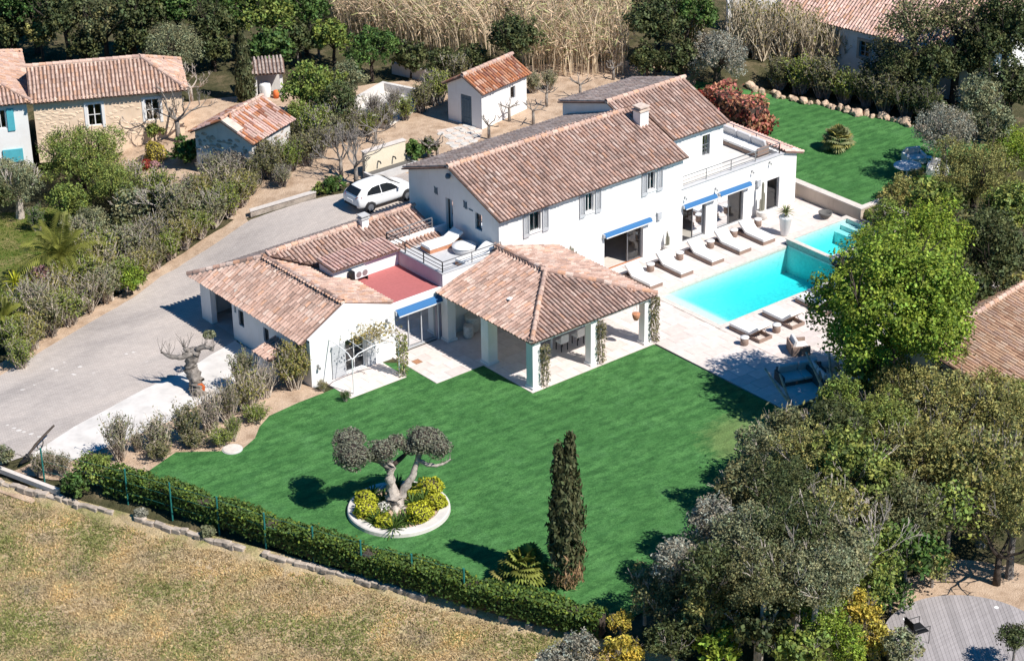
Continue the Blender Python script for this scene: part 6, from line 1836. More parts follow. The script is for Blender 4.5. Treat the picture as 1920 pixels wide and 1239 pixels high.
ob = Vector((-10.97, -4.16, .15)); ot = empty("olive_bonsai", ob); tag(ot, "old sculpted olive tree with clipped cloud pads in the round white bed", "tree")
def rel(p): return Vector(p) - ob
def knob(path, rad, n=9, seed=0, amp=.16):
    """gnarled limb: tube along a smoothed path with lumps"""
    rr = random.Random(seed); P = []; Rr = []
    for i in range(len(path) - 1):
        for k in range(4):
            t = k / 4; P.append(Vector(path[i]).lerp(Vector(path[i + 1]), t) + Vector((rr.uniform(-1, 1), rr.uniform(-1, 1), 0)) * rad[i] * .2); Rr.append((rad[i] + (rad[i + 1] - rad[i]) * t) * (1 + rr.uniform(-amp, amp)))
    P.append(Vector(path[-1])); Rr.append(rad[-1]); m = MB(); m.tube(P, Rr, n * 2 if n > 8 else n)
    for i, (a, b, c) in enumerate(m.v):
        k = mnoise.noise(Vector((a * 5 + seed, b * 5, c * 1.6))) * .22 + mnoise.noise(Vector((a * 11, b * 11 + seed, c * 4))) * .10
        j = min(len(P) - 1, i // (n * 2 if n > 8 else n)); q = Vector((a, b, c)) - P[j]; m.v[i] = tuple(P[j] + q * (1 + k * 1.3))
    return m
knob([rel((-11.11, -4.43, 0.00)), rel((-11.08, -4.26, 0.40)), rel((-11.09, -4.14, 1.20)), rel((-11.07, -4.07, 1.80)), rel((-10.91, -3.96, 2.10))], [.40, .31, .25, .22, .16], 11, 1, .3).build("trunk", MATS["bark_pale"], ot, smooth=True)
for k, (q, q2, r_) in enumerate((((-11.74, -4.27, 0.05), (-11.32, -4.17, 0.35), .16), ((-10.91, -4.71, 0.05), (-10.96, -4.47, 0.35), .17), ((-11.39, -4.80, 0.05), (-11.08, -4.37, 0.35), .15))):
    knob([rel(q), rel(q2), rel((-11.04, -4.22, 0.70))], [r_, r_ * .9, r_ * .6], 7, 3 + k).build("root_flare", MATS["bark_pale"], ot, smooth=True)
knob([rel((-10.93, -4.41, 0.10)), rel((-10.70, -4.44, 0.80)), rel((-10.37, -4.63, 1.40)), rel((-10.11, -4.65, 2.00)), rel((-10.01, -4.72, 2.45)), rel((-9.72, -4.72, 2.70))], [.24, .17, .15, .13, .11, .06], 8, 7).build("second_trunk", MATS["bark_pale"], ot, smooth=True)
knob([rel((-10.07, -4.67, 2.15)), rel((-9.94, -5.19, 2.10)), rel((-9.73, -5.49, 2.10)), rel((-9.43, -5.68, 2.20)), rel((-9.24, -5.84, 2.40))], [.10, .09, .07, .055, .02], 7, 9).build("bare_branch", MATS["bark_pale"], ot, smooth=True)
m = MB(); rr = random.Random(4)
for (px, z) in (((-9.39, -5.71, 2.20), 0), ((-9.27, -5.81, 2.30), 0), ((-9.56, -5.57, 2.15), 0), ((-9.92, -5.20, 2.10), 0)):
    b = rel(px)
    for k in range(4): m.tube([b, b + Vector((rr.uniform(-.2, .2), rr.uniform(-.2, .2), rr.uniform(.05, .3)))], [.015, .005], 4)
m.build("twigs", MATS["bark_grey"], ot)
knob([rel((-11.05, -4.02, 1.90)), rel((-11.53, -3.77, 2.30)), rel((-12.33, -3.53, 2.80))], [.14, .10, .07], 7, 11).build("limb", MATS["bark_grey"], ot, smooth=True)
knob([rel((-10.91, -4.08, 1.95)), rel((-10.26, -4.16, 2.30)), rel((-9.77, -4.56, 2.80))], [.12, .08, .05], 7, 12).build("limb", MATS["bark_dark"], ot, smooth=True)
for k, (q, r_, z_) in enumerate((((-12.62, -3.68, 2.90), .80, .70), ((-12.08, -2.70, 3.00), .70, .62), ((-11.41, -4.08, 2.85), .60, .80), ((-10.64, -4.04, 2.95), .42, .7), ((-9.67, -4.70, 3.00), .82, .64), ((-9.45, -5.30, 2.80), .55, .75), ((-10.26, -4.49, 2.75), .42, .7))):
    pad_part(ot, rel(q), 30 + k, r_, z_, "leaf_topiary", w=.05, l=.10)

GB = "mounding shrubs and lilies in the round bed"
def mound(p, rad, mat, label, group=None, rz=.75, seed=1, n=None, name="mounding_shrub", w=.07, l=.13, under="leaf_deep", cat="shrub"):
    root = empty(name, p); tag(root, label, cat, group); pad_part(root, (0, 0, rad * rz * .6), seed, rad, rz, mat, "foliage", n or int(1500 * rad * rad + 500), w=w, l=l, amp=.16)
    m = MB(); rr = random.Random(seed)
    for k in range(6): a = k * 1.05; m.tube([(0, 0, -.05), (math.cos(a) * rad * .5, math.sin(a) * rad * .5, rad * rz * .5)], [.02, .008], 4)
    m.build("stems", MATS["bark_grey"], root); return root
for k, (q, r_, lab) in enumerate((((-10.81, -5.72, 0.20), .50, "largest yellow green mound at the front right of the round bed"), ((-9.74, -5.42, 0.20), .42, "yellow green mound at the right rim of the round bed"), ((-9.26, -4.35, 0.20), .48, "yellow green mound at the back right of the round bed"), ((-9.88, -4.05, 0.20), .40, "yellow green mound right behind the olive trunk"), ((-12.37, -4.06, 0.20), .46, "yellow green mound at the front left of the round bed"), ((-11.82, -3.30, 0.20), .42, "greenish mound at the back left of the round bed"), ((-12.26, -5.25, 0.20), .36, "small yellow mound at the very front of the round bed"))):
    mound((q[0], q[1], .14), r_ * 1.14, "leaf_yellow", lab, GB, seed=50 + k)
for k, (q, lab) in enumerate((((-11.78, -5.55, 0.20), "strap leaved lily at the front centre of the round bed"), ((-12.38, -4.82, 0.20), "strap leaved lily between the front left mounds"), ((-9.99, -4.87, 0.20), "strap leaved lily between the right hand mounds"), ((-11.39, -5.66, 0.20), "strap leaved lily left of the largest yellow mound"), ((-11.31, -3.06, 0.20), "strap leaved lily in the olive's shade at the back left"), ((-11.25, -3.79, 0.20), "strap leaved lily just left of the olive trunk"), ((-10.44, -4.76, 0.20), "strap leaved lily just right of the olive trunk"), ((-12.20, -5.73, 0.20), "strap leaved lily at the front rim of the round bed"), ((-10.10, -3.18, 0.20), "strap leaved lily behind the olive trunk"))):
    yucca((q[0], q[1], .15), .72, lab, "leaf_deep", 0, 48, 70 + k, cat="lily", group=GB, name="strap_lily")
root = empty("white_flowers", ((-11.67, -4.38, 0.20)[0], (-11.67, -4.38, 0.20)[1], .15)); tag(root, "clump of white flowers at the foot of the old olive", "flowers", GB)
v, f, t = dense_pad(5, .28, .7, 160, .08, .1); link("blooms", mesh_np("blooms", v, f, MATS["flower_white"], t), root).location = (0, 0, .25); v, f, t = dense_pad(6, .25, .8, 120, .05, .2); link("leaves", mesh_np("leaves", v, f, MATS["leaf_deep"], t), root).location = (0, 0, .12)

# ------------------------------------------------------------------ cypress and companions
cypress((-9.37, -13.32, 0.00), 6.7, .62, "tall double tipped cypress with a dry brown skirt at the lawn's edge", 3, .24, 9000, ((-.22, .12, .93), (.12, -.1, 1.0)))
fan_palm((-10.40, -12.04, 0.00), .7, 1.05, "low fan palm left of the tall cypress", 40, 5, "leaf_palm", "leaf_mid")
fan_palm((-10.88, -11.63, 0.00), .2, .8, "small fan palm leaning out of the hedge left of the cypress", 20, 6, "leaf_palm", "leaf_tan")
cypress((7.55, 35.35, 2.00), 3.9, .52, "slim dark cypress beside the tiny lean-to at upper left", 8, 0, 4200)
cypress((1.12, 52.28, 1.66), 3.0, .45, "small cypress at the far upper left corner", 9, 0, 2500)

# ------------------------------------------------------------------ clipped hedge along the fence
hp = [Vector((-19.37, 4.83, 0.00)), Vector((-18.27, 2.53, 0.00)), Vector((-17.14, -0.66, 0.00)), Vector((-15.63, -5.04, 0.00)), Vector((-13.86, -9.47, -0.01)), Vector((-12.18, -13.38, -0.08)), Vector((-10.51, -16.78, -0.03))]
hd = empty("clipped_hedge", hp[0]); tag(hd, "long clipped green hedge between the lawn and the dry field", "hedge")
r = np.random.RandomState(4); LV = []; LN = []; core = MB()
for a, b in zip(hp, hp[1:]):
    d = b - a; L = d.length; d.normalize(); nn = Vector((-d.y, d.x, 0)); n = int(L * 1000)
    t = r.uniform(0, L, n); side = r.choice(3, n, p=[.45, .37, .18]); hh = .98 + .12 * np.sin(t * 1.7) + .06 * np.sin(t * 4.3)
    u = r.uniform(-1, 1, n); z = r.uniform(.05, 1, n) ** .8
    off = np.where(side == 0, u * .42, np.where(side == 1, -.42, .42)) + r.normal(size=n) * .06; zz = np.where(side == 0, hh, z * hh) + r.normal(size=n) * .05
    P = np.array(a[:])[None] + np.outer(t, d[:]) + np.outer(off, nn[:]); P[:, 2] = zz
    N = np.where((side == 0)[:, None], np.array([[0, 0, 1.0]]), np.outer(np.where(side == 1, -1, 1), nn[:])) + r.normal(size=(n, 3)) * .65
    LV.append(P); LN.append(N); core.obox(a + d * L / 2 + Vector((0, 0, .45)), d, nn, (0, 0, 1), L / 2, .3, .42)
P = np.concatenate(LV); N = np.concatenate(LN); n = len(P)
lt = r.uniform(.55, 1.5, (n, 1)); yl = (r.uniform(size=(n, 1)) < .22) * (P[:, 2:3] > .8); T = np.concatenate([lt * (1 + 1.0 * yl), lt * (1 + .55 * yl), lt], 1)
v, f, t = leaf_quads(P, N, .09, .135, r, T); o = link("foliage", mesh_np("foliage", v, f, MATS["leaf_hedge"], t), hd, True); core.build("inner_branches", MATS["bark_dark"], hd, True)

# ------------------------------------------------------------------ pollarded olive by the drive
po = Vector((-11.91, 9.89, 0.00)); pr_ = empty("pollarded_olive", po); tag(pr_, "thick pollarded olive trunk with bare shoots standing on the white path", "tree")
def rp_(p): return Vector(p) - po
knob([rp_((-11.89, 9.74, 0.00)), rp_((-11.82, 9.95, 0.50)), rp_((-11.82, 10.43, 1.00)), rp_((-11.71, 10.35, 1.60)), rp_((-11.57, 10.24, 1.95))], [.42, .33, .27, .26, .22], 10, 21, .2).build("trunk", MATS["bark_grey"], pr_, smooth=True)
for k, pts in enumerate(([(-11.73, 10.28, 1.80), (-12.23, 10.40, 1.70), (-12.63, 10.76, 1.75), (-12.85, 11.12, 1.90)], [(-11.53, 10.21, 1.95), (-11.25, 9.94, 2.10), (-11.03, 9.53, 2.05)], [(-11.80, 10.34, 1.80), (-11.91, 10.41, 2.00), (-12.02, 10.46, 2.10)])):
    knob([rp_(p) for p in pts], [.15, .12, .09, .06][:len(pts)], 7, 30 + k).build("limb", MATS["bark_grey"], pr_, smooth=True)
    m = MB(); rr = random.Random(k + 2)
    for j in range(16):
        i = rr.randrange(1, len(pts)); b = rp_(pts[i]); d = Vector((rr.uniform(-.6, .6), rr.uniform(-.6, .6), 1)).normalized(); L = rr.uniform(.25, .9); m.tube([b - d * .05, b + d * L * .5 + Vector((rr.uniform(-.09, .09), rr.uniform(-.09, .09), 0)), b + d * L], [.014, .011, .008], 4)
    m.build("shoots", MATS["bark_grey"], pr_)
v, f, t = dense_pad(9, .3, .6, 260, .06, .14); q = link("leaf_tuft", mesh_np("leaf_tuft", v, f, MATS["leaf_olive"], t), pr_); q.location = rp_((-10.72, 10.34, 2.40))
root = empty("orange_marker", (-11.81, 9.60, 0.00)); tag(root, "small bright orange panel leaning against the pollarded olive trunk", "sign")
m = MB(); m.extrude([(-.16, 0, .05), (.14, 0, .02), (.2, 0, .35), (.06, 0, .55), (-.14, 0, .5)], (0, .05, 0)); m.build("panel", MATS["orange_paint"], root); root.rotation_euler = (.1, 0, -.6)
m = MB(); m.tube([(0, .06, 0), (0, .2, .35)], .02, 5); m.build("prop", MATS["dark_metal"], root)

# ------------------------------------------------------------------ vines
def vine(p, h, label, rad=.16, seed=1, mat="leaf_drab", n=420, cat="climber"):
    rr = random.Random(seed); r = np.random.RandomState(seed); root = empty("climbing_vine", p); tag(root, label, cat)
    m = MB()
    for k in range(9):
        a = rr.uniform(0, 6.28); pts = []
        for j in range(9): u = j / 8; aa = a + rr.uniform(-.5, .5) + u * 1.5; q = rad * rr.uniform(.4, 1.1); pts.append((q * math.cos(aa), q * math.sin(aa), h * u))
        m.tube(pts, [.02 - .0015 * j for j in range(9)], 4)
    for k in range(60):
        z = rr.uniform(.1, 1) * h; a = rr.uniform(0, 6.28); q = rad * 1.0; b = Vector((q * math.cos(a), q * math.sin(a), z)); m.tube([b, b + Vector((math.cos(a) * .15, math.sin(a) * .15, rr.uniform(-.15, .15)))], [.008, .004], 3)
    m.build("stems", MATS["twig"], root)
    a = r.uniform(0, 6.28, n); z = r.uniform(.0, 1, n) ** .7 * h; q = rad * r.uniform(.6, 1.5, n); P = np.stack([np.cos(a) * q, np.sin(a) * q, z], 1)
    lt = r.uniform(.6, 1.4, (n, 1)); v, f, t = leaf_quads(P, r.normal(size=(n, 3)), .07, .12, r, np.concatenate([lt * 1.1, lt, lt], 1)); link("leaves", mesh_np("leaves", v, f, MATS[mat], t), root); return root
vine((.52, -.22, .06), 2.1, "brown climbing vine on the front corner pillar of the pavilion", .17, 2)
vine((3.98, -.16, .06), 2.2, "brown climbing vine on the middle lawn side pillar of the pavilion", .17, 3)
vine((7.33, -.12, .06), 2.4, "brown climbing vine on the pavilion pillar nearest the pool", .2, 4, n=700)
vine((-3.75, 4.95, .06), 2.1, "leafy wisteria trunk climbing the pergola post by the glass wall", .2, 5, "leaf_mid", 500)
root = empty("wisteria", (-4.6, 5.9, 2.15)); tag(root, "wisteria tangle spreading over the pergola and the garage gable", "climber")
rr = random.Random(6); m = MB()
for k in range(26):
    a = Vector((rr.uniform(-.9, .8), rr.uniform(-1, .75), rr.uniform(-.15, .15))); m.tube([a, a + Vector((rr.uniform(-.5, .5), rr.uniform(-.4, .4), rr.uniform(-.2, .25))), a + Vector((rr.uniform(-.9, .9), rr.uniform(-.5, .5), rr.uniform(-.5, .2)))], [.014, .01, .005], 3)
m.build("stems", MATS["twig"], root)
r = np.random.RandomState(8); n = 520; P = np.stack([r.normal(size=n) * .55, r.normal(size=n) * .4, r.normal(size=n) * .13], 1); lt = r.uniform(.6, 1.4, (n, 1)); v, f, t = leaf_quads(P, r.normal(size=(n, 3)), .07, .13, r, np.concatenate([lt * 1.2, lt, lt], 1)); link("leaves", mesh_np("leaves", v, f, MATS["leaf_tan"], t), root)

# ------------------------------------------------------------------ potted plants
tp = pot("tall_planter", (20.85, 4.45, .057), [(.20, 0), (.22, .03), (.33, .95), (.36, 1.0), (.36, 1.06), (.31, 1.06)], "white_paint", "tall white tapered planter holding a spiky yucca by the spa")
yucca((20.85, 4.45, 1.05), .55, "spiky grey green yucca growing in the tall white planter", "leaf_agave", .35, 46, 3)
pot("cactus_pot", (21.45, 6.75, .057), [(.22, 0), (.28, .06), (.33, .4), (.31, .45), (.27, .45)], "stone_pot", "white pot with tall cactus against the facade right of the glass doors")
def cactus(p, cols, label, seed=1):
    rr = random.Random(seed); root = empty("column_cactus", p); tag(root, label, "cactus")
    for (x, y, h, r_) in cols:
        m = MB(); n = 14; prof = [(r_ * .8, 0), (r_, .2), (r_, h - .15), (r_ * .7, h - .04), (.01, h)]; m.lathe(prof, (x, y, 0), n)
        for i, (a, b, c) in enumerate(m.v):
            k = i % n
            if k % 2: m.v[i] = (x + (a - x) * .82, y + (b - y) * .82, c)
        m.build("column", MATS["leaf_grey"], root)
    return root
cactus((21.45, 6.75, .46), [(0, 0, 1.7, .07), (.13, .02, 1.05, .06), (-.12, .03, .75, .055)], "tall grey column cactus in the pot beside the glass doors")
pot("cactus_pot", (14.75, 6.9, .057), [(.16, 0), (.2, .06), (.22, .35), (.2, .38)], "stone_pot", "small white pot with branching cactus between awning and left glass door")
cactus((14.75, 6.9, .38), [(0, 0, .75, .04), (.09, 0, .55, .035), (-.09, .02, .6, .035), (.02, .08, .85, .035)], "small branching cactus against the facade beside the open sliding door", 2)
cactus((8.35, 6.95, .06), [(0, 0, 2.15, .07), (.22, .0, 1.9, .06), (-.15, .0, 2.3, .06)], "prickly cactus rising behind the pavilion roof against the facade", 3)
shrub("rosemary", (-7.20, 4.70, 0.00), .5, "leaf_deep", "small dark green bush at the foot of the pergola post", None, 0, width=1.1)
shrub("patio_shrub", (-7.45, 6.20, 0.00), .55, "leaf_tan", "small wispy shrub at the corner of the garage gable wall", None, 1)

# ------------------------------------------------------------------ photinia hedge behind the sun terrace
ph = empty("photinia_hedge", (28.0, 15.2, hgt(28.0, 15.2))); tag(ph, "coral and red photinia hedge block behind the upper sun terrace", "hedge")
r = np.random.RandomState(5)
def blockcloud(n, sx, sy, z0, z1, mat, name, w=.16, l=.22, loc=(0, 0, 0), rz=0):
    P = r.uniform(-1, 1, (n, 3)); k = r.choice(3, n); s_ = np.sign(r.normal(size=n)); P[np.arange(n), k] = s_ * r.uniform(.85, 1.05, n)
    N = np.zeros((n, 3)); N[np.arange(n), k] = s_; N += r.normal(size=(n, 3)) * .7
    P = P * (1 + .16 * np.sin(P[:, 1:2] * 5 + P[:, 2:3] * 4)) + r.normal(size=(n, 3)) * .05; P = P * np.array([sx, sy, (z1 - z0) / 2]) + np.array([0, 0, (z0 + z1) / 2]); lt = r.uniform(.5, 1.5, (n, 1)); v, f, t = leaf_quads(P, N, w, l, r, np.concatenate([lt, lt * r.uniform(.7, 1.3, (n, 1)), lt], 1))
    o = link(name, mesh_np(name, v, f, MATS[mat], t), ph); o.location = loc; o.rotation_euler = (0, 0, rz)
blockcloud(2600, .8, 1.9, 0, 2.2, "leaf_coral", "coral_leaves", rz=-.1); blockcloud(1200, .82, 1.92, -.1, 1.6, "leaf_red", "red_leaves", rz=-.1)
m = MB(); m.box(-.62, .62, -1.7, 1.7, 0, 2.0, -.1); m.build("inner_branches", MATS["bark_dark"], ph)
for k in range(5): m = MB(); m.tube([(0, -1.4 + .7 * k, -.3), (0, -1.4 + .7 * k, .9)], .05, 5); m.build("stem", MATS["bark_grey"], ph)
tree("red_photinia", (28.24, 18.29, 0.79), .8, .95, "leaf_red", "deep red shrub between the villa roof and the grey olive", "shrub", None, 'leafy', rz=.9)
fan_palm((30.27, 9.62, 0.75), .55, 1.0, "single round fan palm growing in the middle of the raised lawn", 44, 11, "leaf_agave", "leaf_tan")

# ------------------------------------------------------------------ trees and shrubs around the property
ORD = ["first", "second", "third", "fourth", "fifth", "sixth", "seventh", "eighth", "ninth", "tenth", "eleventh", "twelfth", "thirteenth", "fourteenth", "fifteenth", "sixteenth", "seventeenth", "eighteenth", "nineteenth", "twentieth", "twenty-first", "twenty-second", "twenty-third", "twenty-fourth", "twenty-fifth", "twenty-sixth", "twenty-seventh", "twenty-eighth", "twenty-ninth", "thirtieth"]


def along(items):
    """order plants from left to right as seen from the camera"""
    return sorted(items, key=lambda it: (Vector(it[0]) - CAMLOC).dot(c_right) / (Vector(it[0]) - CAMLOC).dot(c_fwd))


GT = "thicket of evergreen shrubs below the terrace"
GW_ = "trees along the top edge"
# right side, by the terrace
tree("bright_green_tree", (9.95, -12.49, 0.00), 5.6, 3.6, "leaf_lime", "huge bright green tree overhanging the swimming pool", kind='bold', rz=.92, tr=.3)
tree("pale_green_tree", (18.79, -6.66, 0.00), 4.2, 2.3, "leaf_lime", "pale green tree behind the huge bright green one", kind='fine')
tree("dark_oak", (22.31, -7.95, 0.00), 2.6, 2.5, "leaf_dark", "dark green oak at the right edge above the orange roof", kind='leafy')
tree("dark_oak", (24.02, -4.53, 0.00), 2.2, 1.6, "leaf_drab", "dull green tree squeezed between pale green tree and dark oak")
tree("golden_shrub", (22.08, -9.72, 0.00), 1.6, 1.0, "leaf_tan", "golden green shrub at the right edge by the orange roof", "shrub", trunk=True)
tree("golden_bamboo", (27.35, 2.25, 0.01), 1.0, 1.15, "leaf_tan", "golden feathery shrub beside the garden steps", "shrub", kind='fine')
tree("step_shrub", (25.10, 1.32, 0.00), .8, .95, "leaf_mid", "green shrub spilling over the lower garden steps", "shrub", kind='fine')
tree("laurel", (24.99, -1.78, 0.00), 3.0, 1.35, "leaf_mid", "dense laurel tree between the golden shrub and the garden chairs")
tree("wild_pear", (30.07, -0.42, 0.00), 2.4, 2.4, "leaf_tan", "broad tan green tree right of the garden chairs", kind='fine')
tree("wild_pear", (28.08, -4.57, 0.00), 2.2, 1.9, "leaf_mid", "leafy green tree at the right edge beside the broad tan one", kind='leafy')
tree("wild_pear", (33.97, 0.10, 0.00), 2.4, 1.6, "leaf_lime", "yellow green tree at the right edge above the broad tan one", kind='fine')
tree("silver_olive", (31.00, 2.54, 0.44), 3.4, 1.65, "leaf_grey", "silvery olive bush at the end of the rock border", "tree", kind='fine', bark="bark_grey")
tree("silver_olive", (33.62, 2.65, 0.63), 4.2, 1.4, "leaf_olive", "taller silvery olive behind the bush at the rock border", "tree", kind='fine', bark="bark_grey")
tree("silver_olive", (33.71, 1.48, 0.00), 3.6, 1.2, "leaf_olive", "small silvery olive right of the taller one near the edge", "tree", kind='fine', bark="bark_grey")
# tall dark trees in front of the neighbour house
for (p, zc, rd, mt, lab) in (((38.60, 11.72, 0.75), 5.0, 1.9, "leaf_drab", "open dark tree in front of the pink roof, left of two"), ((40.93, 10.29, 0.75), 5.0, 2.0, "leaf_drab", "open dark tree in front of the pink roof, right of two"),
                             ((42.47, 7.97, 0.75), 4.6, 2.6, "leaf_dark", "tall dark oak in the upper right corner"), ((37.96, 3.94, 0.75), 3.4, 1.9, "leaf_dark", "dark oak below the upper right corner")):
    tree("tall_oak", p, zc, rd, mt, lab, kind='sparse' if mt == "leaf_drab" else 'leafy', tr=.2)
for k, (p, mt, zc) in enumerate((((34.48, 18.45, 0.84), "leaf_drab", .8), ((35.09, 17.27, 0.75), "leaf_mid", .9), ((35.70, 15.88, 0.75), "leaf_drab", .9), ((35.98, 14.43, 0.75), "leaf_mid", .9), ((36.53, 13.24, 0.75), "leaf_dark", .9), ((36.57, 11.81, 0.75), "leaf_drab", .9), ((36.97, 10.52, 0.75), "leaf_dark", 1.0), ((37.14, 9.24, 0.75), "leaf_dark", 1.0), ((38.76, 12.97, 0.75), "leaf_dark", 1.2), ((38.69, 14.59, 0.75), "leaf_dark", 1.0))):
    shrub("hedge_shrub", (p[0], p[1], p[2]), 1.9 + .2 * (k % 3), mt, "leggy shrub behind the rock border, " + (ORD[k] + " from the left" if k < 8 else ("upper right one" if k == 8 else "upper left one")), "hedge row behind the rock border", 0, "bark_grey", 1.05)
    tree("hedge_bush", (p[0] + .9, p[1] + .3, p[2]), .7, .85, mt, "low bush backing the rock border hedge, behind its " + ORD[k] + " leggy shrub", "shrub", "bushes behind the hedge row", 'leafy')
for k, p in enumerate(((32.80, 24.12, 2.00), (34.86, 22.26, 1.84), (35.96, 22.46, 1.87), (35.85, 21.40, 1.67), (37.13, 21.63, 1.72), (37.18, 20.65, 1.48), (38.28, 20.82, 1.52), (38.22, 19.83, 1.25), (39.29, 19.87, 1.26), (39.40, 18.91, 0.97), (40.36, 18.93, 0.98), (40.58, 18.23, 0.77))):
    shrub("dry_cane_clump", p, 3.5 - .08 * k, "leaf_tan", "tall dry tan cane clump before the neighbour wall, " + ORD[k] + " from the left", "dry canes by the neighbour wall", 2 if k % 2 else 1, "twig_tan", .75)
tree("grey_olive", (30.58, 19.77, 1.23), 2.3, 1.75, "leaf_grey", "grey olive tree with a stout trunk beyond the villa roof", kind='fine', bark="bark_dark", tr=.24)
tree("evergreen_oak", (29.04, 23.24, 1.97), 3.0, 2.0, "leaf_dark", "dark evergreen right of the tall reeds at the top edge", group=None)
tree("evergreen_oak", (31.30, 23.11, 1.96), 3.2, 1.7, "leaf_deep", "evergreen left of the white archway at the top edge")
tree("evergreen_oak", (29.16, 21.45, 1.68), 1.4, 1.3, "leaf_dark", "low dark evergreen bush left of the grey olive", "shrub")
tree("evergreen_oak", (27.69, 22.66, 1.90), 1.2, 1.1, "leaf_dark", "low dark bush at the right foot of the tall reeds", "shrub")
